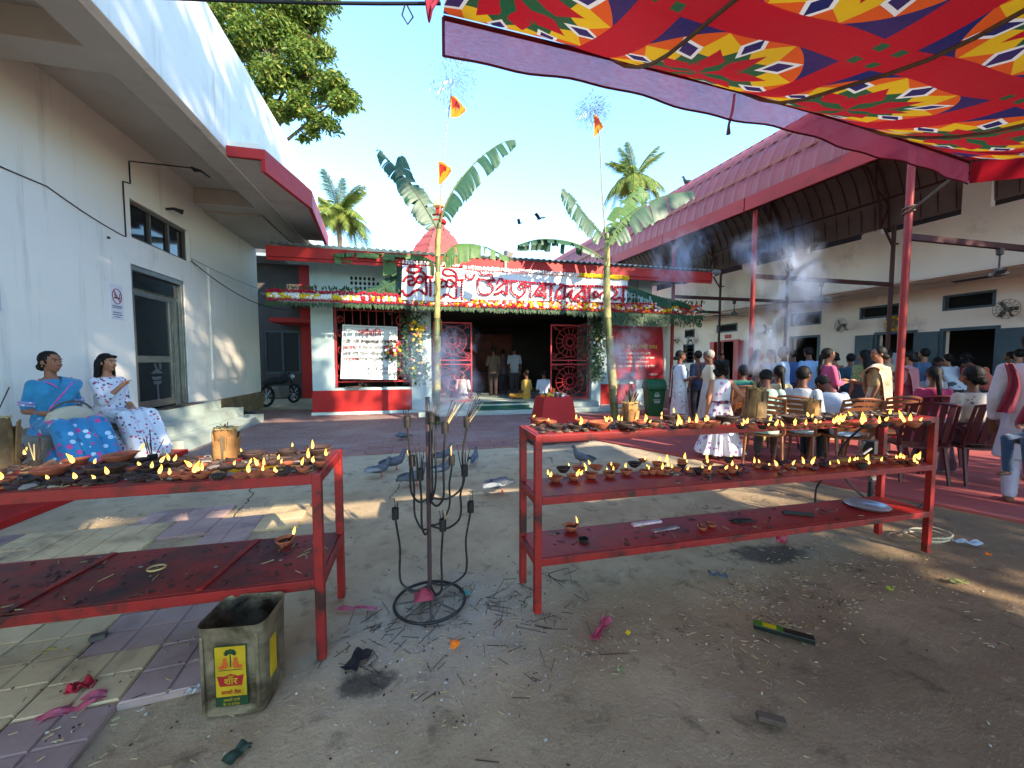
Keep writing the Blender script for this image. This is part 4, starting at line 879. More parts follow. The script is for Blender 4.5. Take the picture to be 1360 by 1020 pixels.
zb = {3: .62, 2: .45, 1: .10}
for px, py, dy, tier in cups:
    q = ony(px, py, SYY+dy); c = V((q.x-SX, dy, q.z)); z0 = zb[tier]+rr.uniform(-.02, .02)
    rad = V((c.x, c.y, 0)); L = max(.02, rad.length); u = rad/L if L > .001 else V((1, 0, 0))
    dz = min(.12, c.z-z0-.08)
    if L > .05: pts = [(0, 0, z0), u*L*.45+V((0, 0, z0-.02)), u*L*.82+V((0, 0, z0+.03)), u*L*.90+V((0, 0, z0+.10)), u*L*.88+V((0, 0, (z0+c.z)/2+.02)), u*L*.97+V((0, 0, c.z-.07)), V((c.x, c.y, c.z-.03))]
    else: pts = [(c.x, c.y, z0), (c.x, c.y, c.z-.03)]
    P = [V(p) for p in pts]; q2 = []
    for i in range(len(P)-1):
        p0, p1, p2, p3 = P[max(i-1, 0)], P[i], P[i+1], P[min(i+2, len(P)-1)]
        for s in range(5): f = s/5; q2.append(.5*((2*p1)+(p2-p0)*f+(2*p0-5*p1+4*p2-p3)*f*f+(3*p1-p0-3*p2+p3)*f**3))
    q2.append(P[-1])
    br = MB().tube(q2, .0062, 7).build('branch', m_iron, IS, smooth=True)
    MB().lathe((c.x, c.y, c.z-.032), [(.019, 0), (.0195, .064), (.017, .064), (.016, .02), (0, .018)], 12).build('cup', m_iron, br)
    st = MB(); sticks(st, (c.x, c.y, c.z), {620: 14, 591: 8, 541: 5, 558: 12, 617: 9, 624: 10}.get(px, 4), .17 if px in (620, 558, 617, 591) else .09, .25, rr, .0025, (.55, .1) if px in (620, 591) else (0, 0))
    st.build('incense_stick', [m_stick, m_straw], br)['kind'] = 'stuff'
MB().sheet(lambda u, v: (-.09+.11*u, -.06+.1*v, .05+.05*math.sin(u*3)*math.sin(v*3)), 6, 6, thick=.002).build('red_scrap', M('pink_film', '#a8404f', rough=.4, transl=.3), None, label='crumpled red plastic scrap caught on the wheel base', cat='litter').location = (SX, SYY, 0)

# ------------------------------------------------------------------ oil tin
m_tin = M('dirty_tin', '#9a8c72', '#74664e', sc=9, rough=.42, metal=.55, bmp=.004, bsc=14, stain='#2d2117', ssc=4, slo=.44, shi=.62, streak='#3a2614')
TN = thing('oil_tin', 'dented square oil tin with yellow label and open top beside the rack leg', 'tin', (-.722, 1.80, 0), R(-6))
def rrect(w_, d_, r, n=4):
    pts = []
    for cx, cy, a0 in ((w_/2-r, d_/2-r, 0), (-w_/2+r, d_/2-r, 90), (-w_/2+r, -d_/2+r, 180), (w_/2-r, -d_/2+r, 270)):
        for k in range(n+1): a = R(a0+90*k/n); pts.append((cx+r*math.cos(a), cy+r*math.sin(a)))
    return pts
prof = [(1, 0), (1.0, .008), (.985, .02), (.985, .3), (.99, .335), (1.02, .36), (1.03, .366), (1.01, .366), (.97, .335), (.965, .02), (.965, .012)]
vs, fs = [], []; base = rrect(.25, .225, .04, 6); n = len(base)
for s, z in prof:
    for (x, y) in base: vs.append((x*s*(1-.05*(.366-z)/.366+.012*math.sin(z*30)), y*s*(1-.05*(.366-z)/.366), z))
for i in range(len(prof)-1):
    for j in range(n): fs.append((i*n+j, i*n+(j+1) % n, (i+1)*n+(j+1) % n, (i+1)*n+j))
fs += [tuple(range(n))[::-1], tuple((len(prof)-1)*n+j for j in range(n))]
MB().add(vs, fs).build('tin_body', m_tin, TN, smooth=True)
for x in (-.1, .1): MB().box(x-.006, -.114, .02, x+.006, -.108, .33).build('rib', m_tin, TN, bevel=.002)
m_lab = M('yellow_label', '#b3900f', '#9c7c0f', sc=10, rough=.5, stain='#7a5a14', ssc=9, slo=.6, kind='Object')
m_grn = M('label_green', '#14351c', rough=.5); m_lred = M('label_red', '#8f1716', rough=.5); m_or = M('label_orange', '#b5521a', rough=.5)
LB = MB().box(-.052, -.1165, .085, .062, -.1125, .29).build('label_panel', m_lab, TN)
MB().box(-.054, -.116, .045, .064, -.1122, .083).build('label_band', m_grn, TN)
fr = MB()
for a, b_, c, d in ((-.054, .083, -.051, .292), (.061, .083, .064, .292), (-.051, .289, .061, .292)): fr.box(a, -.1172, b_, c, -.1166, d)
fr.build('label_frame', m_grn, LB)
yy = -.1172
pa = MB(); pa.add([(.003, yy, .205), (.008, yy, .205), (.0075, yy, .262), (.0035, yy, .262)], [(0, 1, 2, 3)], 0)
for a in (10, 45, 90, 135, 170, -20, 200): ca, sa = math.cos(R(a)), math.sin(R(a)); pa.add([(.0055, yy-.0003, .262), (.0055+.016*ca-.006*sa, yy-.0003, .262+.014*sa+.006*ca), (.0055+.026*ca, yy-.0003, .262+.018*sa), (.0055+.016*ca+.006*sa, yy-.0003, .262+.014*sa-.006*ca)], [(0, 1, 2, 3)], 0)
pa.add([(-.04, yy-.0002, .192), (.052, yy-.0002, .192), (.045, yy-.0002, .195), (-.035, yy-.0002, .195)], [(0, 1, 2, 3)], 0)
for cx in (-.014, .024):
    for dx, z0, w_, h_, mi in ((0, .236, .008, .009, 1), (0, .216, .012, .016, 1), (-.014 if cx < 0 else .014, .206, .012, .009, 1)):
        k = 12; pa.add([(cx+dx+w_*math.cos(q*6.283/k), yy-.0004, z0+h_*math.sin(q*6.283/k)) for q in range(k)], [tuple(range(k))[::-1]], mi)
pa.add([(-.046, yy, .172), (-.02, yy, .168), (.004, yy, .178), (.03, yy, .168), (.052, yy, .172), (.044, yy, .128), (-.036, yy, .128)], [(0, 6, 5, 4, 3, 2, 1)], 2)
pa.build('label_picture', [m_grn, m_or, m_lred], LB)
def text(name, s, size, mat, M4, parent=None, align='CENTER', ext=.0004, bold=0.):
    cu = bpy.data.curves.new(name, 'FONT'); cu.body = s; cu.size = size; cu.align_x = align; cu.extrude = ext; cu.resolution_u = 2; cu.offset = bold
    o = bpy.data.objects.new(name+'_tmp', cu); COL.objects.link(o); bpy.context.view_layer.update()
    me = bpy.data.meshes.new_from_object(o.evaluated_get(bpy.context.evaluated_depsgraph_get())); COL.objects.unlink(o); bpy.data.objects.remove(o)
    me.transform(M4); me.materials.clear(); me.materials.append(mat); me.name = name
    return link(name, me, parent)
FX = lambda x, y, z: Matrix.Translation((x, y, z)) @ Matrix.Rotation(R(90), 4, 'X')
text('lettering', 'शोर', .036, m_lab, FX(.004, yy-.0006, .136), LB, bold=.0006); text('lettering', 'सरसों तेल', .02, m_lred, FX(.004, yy-.0006, .096), LB, bold=.0003)
text('lettering', 'शुद्ध', .012, m_lab, FX(.004, yy-.0006, .163), LB)
text('lettering', 'असली घानी', .014, m_lab, FX(.004, yy+.0002, .066), LB); text('lettering', 'नेट 15 कि.ग्रा.', .012, m_lab, FX(.004, yy+.0002, .05), LB)
MB().box(.1255-.008, -.055, .1, .1255-.0035, .0, .28).build('side_label', m_lab, TN)
MB().box(-.1, -.09, .013, .1, .09, .03).build('residue', m_wax, TN)
# ------------------------------------------------------------------ flower sign over the gate
m_fr = M('red_petal', '#a8102a', '#8f0f26', sc=30, rough=.8); m_fy = M('yellow_marigold', '#d8b915', '#c9a010', sc=30, rough=.8); m_fw = M('white_chrysanthemum', '#dcd9cf', rough=.8)
m_fp = M('pink_flower', '#c05a78', rough=.8); m_fo = M('orange_marigold', '#d86a10', rough=.8); m_fg = M('garland_leaf', '#2f4a26', '#22381d', sc=20, rough=.6)
FM = [m_fr, m_fy, m_fw, m_fp, m_fo, m_fg]
rf_ = random.Random(21)
def bloom(b, c, r, mi):
    """a small ruffled flower head, ~20 faces"""
    c = V(c); a0 = rf_.uniform(0, 6); n = 6; ax = V((rf_.uniform(-.35, .35), -1, rf_.uniform(-.35, .35))).normalized(); q = ax.to_track_quat('Z', 'Y')
    vs = [c+q @ V((0, 0, -r*.45))]; 
    for k in range(n*2): rr_ = r*(1.05 if k % 2 else .8); a = a0+math.pi*k/n; vs.append(c+q @ V((rr_*math.cos(a), rr_*math.sin(a), r*.1*(1 if k % 2 else -1))))
    for k in range(n): a = a0+2*math.pi*k/n; vs.append(c+q @ V((r*.5*math.cos(a), r*.5*math.sin(a), r*.55)))
    vs.append(c+q @ V((0, 0, r*.62))); o = 1+2*n
    fs = [(0, 1+(k+1) % (2*n), 1+k) for k in range(0, 2*n)]
    for k in range(n): fs += [(1+2*k, 1+(2*k+1) % (2*n), o+k), (1+(2*k+1) % (2*n), 1+(2*k+2) % (2*n), o+(k+1) % n), (1+(2*k+1) % (2*n), o+(k+1) % n, o+k), (o+k, o+(k+1) % n, o+n)]
    b.add(vs, fs, mi)
YS = 9.86
SG = thing('name_sign', 'white board sign lettered with strings of red flowers above the temple gate', 'sign', (2.5, YS, 2.9), world=True)
def board(pts, y): 
    P = [ony(px, py, y) for px, py in pts]; return MB().add([(p.x, y, p.z) for p in P]+[(p.x, y+.03, p.z) for p in P], [(3, 2, 1, 0), (4, 5, 6, 7), (0, 1, 5, 4), (1, 2, 6, 5), (2, 3, 7, 6), (3, 0, 4, 7)])
m_board = M('thermocol_white', '#e6e6e4', '#dedfdf', sc=3, rough=.8)
board(((534.5, 352), (617, 357), (616, 401), (533, 398)), YS-.02).build('board', m_board, SG); board(((614, 358), (834, 372), (832, 402), (614, 397)), YS+.02).build('board', m_board, SG)
L1 = lambda x, y: (525+x*.0809, 340+y*.0809); L2_ = lambda x, y: (620+x*.0809, 345+y*.0809); L3_ = lambda x, y: (725+x*.08824, 350+y*.08824)
glyphs = [
 (L1, .034, [[(380,180),(300,170),(230,180),(205,225),(235,265),(320,275),(390,240),(420,200)], [(390,240),(440,260),(480,300),(500,345)], [(140,410),(160,365),(210,335),(270,335),(320,370),(335,420),(300,470),(250,480),(215,440),(240,400),(290,400)], [(330,370),(350,420),(410,440),(455,405),(450,355),(400,330),(360,360)], [(500,345),(505,450),(515,550),(510,640)], [(125,570),(150,625),(210,655),(260,625),(310,570),(370,550),(420,570),(460,600),(510,640)], [(500,345),(605,345)], [(580,350),(578,500),(572,660)]]),
 (L1, .029, [[(930,230),(850,210),(800,230),(785,275),(820,310),(890,325),(950,320),(1000,350)], [(930,230),(970,260),(1000,300),(1015,370)], [(650,430),(680,385),(740,375),(790,390),(760,430),(730,470),(745,500),(795,500)], [(790,390),(840,430),(830,480),(890,500),(940,500),(970,450),(930,400),(880,390),(850,420)], [(1005,380),(1005,550),(1000,690)], [(640,650),(690,690),(730,710),(780,670),(830,630),(880,640),(930,680),(1000,700)], [(1005,400),(1120,385)], [(1100,400),(1090,550),(1090,710)]]),
 (L1, .026, [[(1160,290),(1155,330),(1200,375),(1260,375),(1300,330),(1310,290)], [(1235,312),(1238,318)]]),
 (L2_, .026, [[(215,195),(240,240),(320,250),(400,240),(420,290),(455,340)], [(185,310),(280,325),(370,340),(455,340)], [(190,310),(185,400),(188,480),(225,550),(300,570),(380,555),(430,500),(430,440),(385,410),(350,400),(370,350)]]),
 (L2_, .03, [[(505,390),(520,335),(560,310),(610,345),(620,385),(570,415),(530,450),(500,480)], [(610,340),(760,352)], [(665,350),(667,460),(660,575)], [(475,560),(530,545),(580,510),(620,550),(660,575)]]),
 (L2_, .027, [[(740,360),(735,450),(740,520),(790,580),(850,610),(910,590),(960,520),(955,440),(920,395),(880,405),(862,450),(890,480),(930,470)], [(760,350),(900,362),(1060,380)], [(1045,380),(1050,500),(1045,630)], [(850,615),(850,655)], [(920,395),(1000,430),(1050,440)]]),
 (L2_, .03, [[(1060,375),(1200,385),(1360,395)], [(1230,400),(1170,480),(1110,580),(1180,580),(1240,590),(1300,630)], [(1295,390),(1295,500),(1300,640)], [(1180,510),(1240,560)], [(1240,400),(1250,480),(1240,520)]]),
 (L3_, .033, [[(0,310),(130,312)], [(85,315),(80,420),(78,565)]]),
 (L3_, .034, [[(240,345),(190,390),(160,470),(165,525),(210,535),(225,490),(180,490)], [(205,312),(300,335),(420,338)]]),
 (L3_, .034, [[(290,335),(280,430),(270,525)], [(270,520),(330,480),(360,430),(395,410),(375,470),(390,530),(425,548)]]),
 (L3_, .036, [[(590,360),(520,430),(440,510),(520,485),(595,545)], [(590,340),(592,450),(597,560)], [(450,550),(520,562)], [(420,335),(700,340)]]),
 (L3_, .036, [[(657,340),(657,450),(655,562)], [(700,340),(930,350)]]),
 (L3_, .036, [[(730,510),(715,450),(760,430),(800,490),(850,440),(900,410)], [(730,510),(765,505)], [(920,350),(920,450),(910,568)]]),
 (L3_, .037, [[(930,350),(1080,350),(1215,355)], [(1010,370),(1062,410),(1062,460),(1000,520),(1060,540),(1110,510),(1160,562)], [(1172,360),(1166,460),(1162,568)]]),
]
for mp, r, strokes in glyphs:
    b = MB()
    for s in strokes:
        P = [V((ony(*mp(*q), YS-.03).x, 0, ony(*mp(*q), YS-.03).z)) for q in s]
        # smooth the stroke and string flowers along it
        D = []
        for i in range(len(P)-1):
            p0, p1, p2, p3 = P[max(i-1, 0)], P[i], P[i+1], P[min(i+2, len(P)-1)]
            for k in range(8): f = k/8; D.append(.5*((2*p1)+(p2-p0)*f+(2*p0-5*p1+4*p2-p3)*f*f+(3*p1-p0-3*p2+p3)*f**3))
        D.append(P[-1]); last = None
        for p in D:
            if last is None or (p-last).length > r*1.25: last = p; bloom(b, (p.x+rf_.uniform(-.006, .006), YS-.035, p.z+rf_.uniform(-.006, .006)), r*rf_.uniform(1.0, 1.3), 0)
    b.build('letter', [m_fr], SG)
b = MB()
def strip(b, pa, pb, y, step, r, cols, jit=.012):
    A_p, B_p = ony(*pa, y), ony(*pb, y); L = (B_p-A_p).length; n = int(L/step)
    for i in range(n):
        p = A_p.lerp(B_p, i/n); bloom(b, (p.x+rf_.uniform(-jit, jit), y+rf_.uniform(-.015, .0), p.z+rf_.uniform(-jit, jit)), r*rf_.uniform(.85, 1.2), rf_.choice(cols))
for dy in (0, 2.2): strip(b, (536, 349+dy-2), (612, 354+dy-2), YS-.02, .06, .028, (2,)); strip(b, (616, 356+dy-2), (770, 366+dy-2), YS-.02, .055, .03, (2,)); strip(b, (770, 366+dy-2), (836, 370.5+dy-2), YS-.02, .055, .038, (1,))
b.build('flower_border', FM, SG)['kind'] = 'stuff'
b = MB()
for x0, x1 in ((760, 800), (800, 830)): b.bar(tuple(ony(x0, 352, 10.06)), tuple(ony(x1-8, 357, 10.06)), .03)
# garland along the canopy slab
GL = thing('flower_garland', 'thick garland of red, yellow and white flowers running along the temple canopy', 'garland', (2.4, 9.9, 2.85), world=True)
yg = 9.93
rows = {'a': MB(), 'b': MB(), 'c': MB(), 'leaf': MB()}
def gx(x): return x
x = -3.25
while x < 8.05:
    left = x < -.35; right = x > 4.6; thin = x > 5.8
    rows['a'].mi = 0
    for k in range(2): bloom(rows['a'], (x+rf_.uniform(-.02, .02), yg-rf_.uniform(0, .03), (3.0 if not -.35 < x < 5.7 else 2.965)+rf_.uniform(-.03, .03)), .034, 0 if (left or rf_.random() < .7) else 4)
    if left:
        c = (1, 1, 2)[int((x+3.25)/.22) % 3] if x < -1.4 else rf_.choice((1, 2, 0, 1))
        for dz in (2.905, 2.865): bloom(rows['b'], (x+rf_.uniform(-.015, .015), yg-.03, dz+rf_.uniform(-.012, .012)), .047, c if rf_.random() < .75 else 2)
        bloom(rows['c'], (x, yg-.02, 2.80+rf_.uniform(-.015, .015)), .034, 0)
    else:
        for dz in (2.93, 2.885, 2.84): 
            if thin and rf_.random() < .35: continue
            bloom(rows['b'], (x+rf_.uniform(-.02, .02), yg-.03, dz+rf_.uniform(-.02, .02)), .047*rf_.uniform(.8, 1.15), rf_.choice((0, 0, 1, 1, 2, 2, 3, 4)))
        bloom(rows['c'], (x, yg-.02, 2.79+rf_.uniform(-.02, .02)), .033, rf_.choice((0, 0, 4)))
    x += .062
b = rows['leaf']
for i in range(1500):
    x = rf_.uniform(-3.3, 8.15); up = rf_.random() < .25; z = 3.02+rf_.uniform(0, .03) if up else 2.77-rf_.uniform(0, .03); l = rf_.uniform(.06, .15)*(1.25 if x > 4 else 1)
    d = V((rf_.uniform(-.6, .6), rf_.uniform(-.5, .2), (.6 if up else -1))).normalized(); s = d.cross(V((0, 1, 0))).normalized()*l*.16
    p = V((x, yg-.02, z)); b.add([p, p+d*l*.5+s, p+d*l, p+d*l*.5-s], [(0, 1, 2, 3)], 5)
for i in range(420):
    x = rf_.choice((rf_.uniform(4.9, 6.6), rf_.uniform(6.3, 8.1))); z = 2.75-rf_.uniform(0, .28); l = .13; d = V((rf_.uniform(-.6, .6), -.3, -1)).normalized(); s = d.cross(V((0, 1, 0))).normalized()*l*.2; p = V((x, yg-.03, z)); b.add([p, p+d*l*.5+s, p+d*l, p+d*l*.5-s], [(0, 1, 2, 3)], 5)
for k, nm in (('a', 'flower_row'), ('b', 'flower_row'), ('c', 'flower_row'), ('leaf', 'leaf_fringe')): rows[k].build(nm, FM, GL)['kind'] = 'stuff'
# leafy hanging columns and bouquets
def leafcol(name, label, boxes, n, flowers, y, cat='plant', l0=.1):
    o = thing(name, label, cat, (boxes[0][0], y, boxes[0][1]), world=True); b = MB()
    tot = sum((q[2]-q[0])*(q[3]-q[1]) for q in boxes)
    for (x0, z0, x1, z1) in boxes:
        for i in range(int(n*(x1-x0)*(z1-z0)/tot)):
            p = V((rf_.gauss((x0+x1)/2, (x1-x0)*.26), y+rf_.uniform(-.12, .03), rf_.uniform(z0, z1))); l = rf_.uniform(.6, 1.2)*l0
            d = V((rf_.uniform(-1, 1), rf_.uniform(-.9, .1), rf_.uniform(-1.2, .4))).normalized(); s = d.cross(V((rf_.uniform(-.3, .3), 1, rf_.uniform(-.3, .3)))).normalized()*l*.26
            b.add([p, p+d*l*.45+s, p+d*l, p+d*l*.45-s], [(0, 1, 2, 3)], rf_.choice((0, 0, 1)))
    b.build('foliage', [m_fg, M('pale_leaf', '#57724a', '#466039', sc=20, rough=.6)], o)['kind'] = 'stuff'
    f = MB()
    for (x, z, r, nn_, cols) in flowers:
        for i in range(nn_): a = rf_.uniform(0, 6.28); q = r*math.sqrt(rf_.random()); bloom(f, (x+q*math.cos(a), y-.12-rf_.uniform(0, .05), z+q*math.sin(a)), .04*rf_.uniform(.8, 1.2), rf_.choice(cols))
    if flowers: f.build('flower', FM, o)['kind'] = 'stuff'
    return o
leafcol('leaf_column', 'leafy green column dressed with yellow flowers on the pier left of the gate', [(-.45, .95, .2, 2.75), (-.1, .8, .3, 1.5)], 800, [(.02, 2.28, .22, 34, (1, 1, 1, 3)), (.0, 1.85, .2, 9, (1, 2, 1)), (.05, 1.45, .22, 7, (1, 2, 3)), (-.05, 1.25, .2, 4, (2, 1))], Y-.05)
leafcol('leaf_column', 'leafy column with few pale flowers on the pier by the red banner', [(4.98, .85, 5.48, 2.8)], 780, [(5.25, 1.95, .16, 7, (1, 2)), (5.2, 1.5, .18, 3, (2,))], Y-.05)
leafcol('bouquet', 'round bouquet of red, white and yellow flowers at the banner corner', [(-.85, 1.45, -.4, 2.0)], 110, [(-.62, 1.75, .2, 40, (0, 0, 1, 2, 2, 3))], Y-.1, 'bouquet')
# banners
def banner(name, label, quad, y, m, mat_hem, cat='banner'):
    P = [ony(px, py, y) for px, py in quad]; o = thing(name, label, cat, tuple(P[3]), world=True)
    def fn(u, v):
        p = P[3].lerp(P[2], u).lerp(P[0].lerp(P[1], u), v); return (p.x, y+.014*math.sin(u*9+v*4)*(1-v*.4)+.012*math.sin(v*11+u*3), p.z)
    MB().sheet(fn, 26, 22, thick=.003).build('cloth', m, o, smooth=True); return o, P
wb, P = banner('notice_banner', 'white cloth notice banner with red and black handwriting on the window grille', ((455, 431), (528, 434), (527, 504.5), (452, 503)), Y-.06, M('banner_white', '#d6dcdb', '#cbd2d2', sc=5, rough=.8), None)
def tz(py): return ony(490, py, Y-.06).z
def tx(px): return ony(px, 470, Y-.06).x
m_tr = M('ink_red', '#a02a3c', rough=.8); m_tb = M('ink_grey', '#3a3843', rough=.8)
BX = lambda x, z: Matrix.Translation((x, Y-.092, z)) @ Matrix.Rotation(R(90), 4, 'X')
bd = 0
text('lettering', 'েগাঁহািৰ', .2, m_tr, BX(tx(492), tz(445.5)), wb, bold=.003)
MB().box(tx(480), Y-.092, tz(448), tx(506), Y-.09, tz(448)+.008).build('underline', m_tb, wb)
for py, runs in ((455.5, (('শ্রী শ্রী উগ্রতারা', m_tb, 457), (' েদৱালয়ৰ তৰফ সকেলা', m_tb, 478), ('ভক্তক', m_tr, 512))), (463.5, (('জনাব', m_tr, 457), ('যে ই িনয়ম মািনক অনুষ্ঠান েহ', m_tb, 469))), (471.5, (('এক দুই েতল সাঁিফুল েহােমাৰ বািৰ', m_tb, 457),)), (479, (('েধােবাপ', m_tr, 457), ('মিন্দৰ অনুমিত হােতা নাই', m_tb, 471)))):
    for s, m, px in runs: text('lettering', s, .118, m, BX(tx(px), tz(py)), wb, 'LEFT', bold=.002)
for py, s, px, sz in ((487, 'অনুেৰাধ', 495, .085), (492, 'শ্রী েদৱী কিমটী', 484, .095), (497.5, 'মিন্দৰ পিৰচালনা সিমিত ২০২৩', 474, .08)): text('lettering', s, sz, m_tb, BX(tx(px), tz(py)), wb, 'LEFT')
brd = MB()
for a, b_ in (((457.5, 433.5), (525.5, 436)), ((525.5, 436), (524.8, 502)), ((524.8, 502), (454.8, 500.5)), ((454.8, 500.5), (457.5, 433.5))):
    p, q = ony(*a, Y-.088), ony(*b_, Y-.088); brd.bar(p, q, .006)
brd.build('border_line', m_tb, wb)
rb, P = banner('red_banner', 'red cloth banner with yellow headline and white lines beside the dustbin', ((812, 432), (880, 434), (881, 505), (811, 503)), Y-.08, M('banner_red', '#a3141f', '#97121d', sc=4, rough=.75), None)
m_ty = M('ink_yellow', '#c9a12a', rough=.7); m_tw = M('ink_white', '#d6cfc9', rough=.7)
BX2 = lambda px, py: Matrix.Translation((ony(px, 470, Y-.11).x, Y-.112, ony(845, py, Y-.11).z)) @ Matrix.Rotation(R(90), 4, 'X')
for s, px, py, sz, m in (('ওঁম্ জয় মা', 832, 441, .16, m_tb), ('মা মা েদৱীৰ চৰণত', 848, 449, .08, m_tb), ('শ্রী দুর্গা েদৱী নমঃ', 847, 463, .17, m_ty), ('আশ্ব ন মািহেন শাৰ িৰয় েদৱী', 843, 471, .09, m_tw), ('আশ্বিন ব পূজা অষ্টমী আৰাধনা', 846, 476.5, .09, m_tw), ('ৱৰ পাঠমিহেন সকল ভক্তৰ', 843, 482, .09, m_tw), ('আৰু সকেলা মঙ্গল কামনা কৰিছে', 846, 487.5, .09, m_tw), ('কিমটী পৰ', 868, 499, .08, m_tw)): text('lettering', s, sz, m, BX2(px, py), rb, bold=.002)
q = ony(883, 440, Y-.08); MB().tube([(q.x, Y-.1, .9), (q.x, Y-.1, 2.75)], .03, 8).build('banner_pole', M('white_pipe', '#aeb4b6', rough=.5), rb)

# ------------------------------------------------------------------ dustbin, red stand, flags
m_bin = M('green_plastic', '#12542c', '#0f4826', sc=5, rough=.4, stain='#0b2c1a', ssc=3)
p = onz(868, 552); BN = thing('dustbin', 'green plastic dustbin with ribbed swing lid by the red banner', 'dustbin', (p.x, p.y, 0), R(-14))
def sq(w0, w1, z0, z1, d=1.): return [(-w0, -w0*d, z0), (w0, -w0*d, z0), (w0, w0*d, z0), (-w0, w0*d, z0), (-w1, -w1*d, z1), (w1, -w1*d, z1), (w1, w1*d, z1), (-w1, w1*d, z1)]
BF = [(0, 3, 2, 1), (4, 5, 6, 7), (0, 1, 5, 4), (1, 2, 6, 5), (2, 3, 7, 6), (3, 0, 4, 7)]
bb = MB().add(sq(.17, .22, .0, .68), BF).add(sq(.245, .25, .681, .73), BF); bb.build('bin_body', m_bin, BN, bevel=.02)
lid = MB(); lid.sheet(lambda u, v: (-.235+.47*u, -.235*math.cos(math.pi*v), .731+.22*math.sin(math.pi*v)**.8), 2, 12, thick=.012)
for s in (-.235, .235): n = 13; lid.add([(s, -.235*math.cos(math.pi*k/12), .731+.22*math.sin(math.pi*k/12)**.8) for k in range(13)]+[(s, 0, .731)], [tuple(range(13))])
for k in range(5): lid.tube([(-.16+.08*k, -.245*math.cos(math.pi*v/8), .735+.228*math.sin(math.pi*v/8)**.8) for v in range(1, 5)], .012, 5)
lid.build('lid', m_bin, BN)
m_binprint = M('bin_print', '#c9d3c9', rough=.6)
bp = MB()
for z, w_ in ((.53, .07), (.5, .05), (.42, .09), (.38, .07), (.35, .06)):
    x = -w_
    while x < w_: l = rf_.uniform(.012, .03); bp.add([(x, -.213, z), (x+l, -.213, z), (x+l, -.2145, z+.018), (x, -.2145, z+.018)], [(0, 1, 2, 3)]); x += l+.008
bp.tube([(.045*math.cos(a), -.2155, .58+.03*math.sin(a)) for a in [k*.63 for k in range(10)]], .006, 5, closed=True); bp.build('printed_label', m_binprint, BN)
p = onz(735, 584); RT = thing('offering_stand', 'red cloth covered tapering stand heaped with flowers before the temple steps', 'stand', (p.x, p.y, 0), R(4))
MB().add(sq(.37, .27, .1, .78, .8), BF).build('cover', M('red_cloth_cover', '#a8161c', '#981318', sc=3, rough=.7, bmp=.004, bsc=12), RT, bevel=.012)
bs_ = MB().box(-.5, -.38, .0, .5, .38, .05)
for sx in (-.3, .3): bs_.box(sx-.05, -.25, .05, sx+.05, .25, .1)
bs_.build('base_plank', M('dark_wood', '#3a2b27', rough=.8), RT)
f = MB()
for i in range(60): a = rf_.uniform(0, 6.28); r = .24*math.sqrt(rf_.random()); bloom(f, (r*math.cos(a), r*.7*math.sin(a), .79+.09*(1-r/.24)*rf_.random()), .035, rf_.choice((1, 4, 2, 3, 5, 5, 0)))
f.build('flower', FM, RT)['kind'] = 'stuff'
MB().lathe((0, 0, .781), [(.05, 0), (.06, .05), (.02, .08), (.03, .12), (0, .15)], 10).build('offering_pot', m_fo, RT)
MB().lathe(tuple(ony(471, 515, Y-.0)-V((0, .1, 0))), [(.0, .0), (.16, .01), (.2, .05), (.17, .05), (0, .02)], 20, None, 1, .45).build('steel_bowl', M('steel', '#9a9a98', rough=.25, metal=.9), None, smooth=True, label='steel bowl resting on the window ledge under the white banner', cat='bowl')

# ------------------------------------------------------------------ banana plants tied to the gate
m_bstem, t, b = base_mat('banana_stem'); v = coords(t, 'pos'); q = mixc(t, noise(t, scaled(t, v, (22, 22, 1.3)), 1, 5).ramp(.38, .62), '#434f25', '#616b36'); q = mixc(t, noise(t, scaled(t, v, (30, 30, 2.2)), 1, 5).ramp(.56, .66), q, '#3a3822'); q = mixc(t, noise(t, v, 2.2, 4).ramp(.5, .7)*.6, q, '#7a6a3e'); setc(t, b, 'Base Color', q); b.inputs['Roughness'].default_value = .5; bump(t, b, noise(t, scaled(t, v, (30, 30, 2)), 1, 4), .01)
m_bleaf = M('banana_leaf', '#22462f', '#2f5734', sc=8, rough=.45, transl=.25, spec=.5); m_bleafl = M('pale_banana_leaf', '#5f8040', '#4a6b37', sc=8, rough=.5, transl=.35)
m_dry = M('dry_leaf_brown', '#8a7448', '#5d4a2c', sc=12, rough=.85, kind='Object')
def spline(P, n):
    P = [V(p) for p in P]; D = []
    for i in range(len(P)-1):
        p0, p1, p2, p3 = P[max(i-1, 0)], P[i], P[i+1], P[min(i+2, len(P)-1)]
        for k in range(n): f = k/n; D.append(.5*((2*p1)+(p2-p0)*f+(2*p0-5*p1+4*p2-p3)*f*f+(3*p1-p0-3*p2+p3)*f**3))
    return D+[P[-1]]
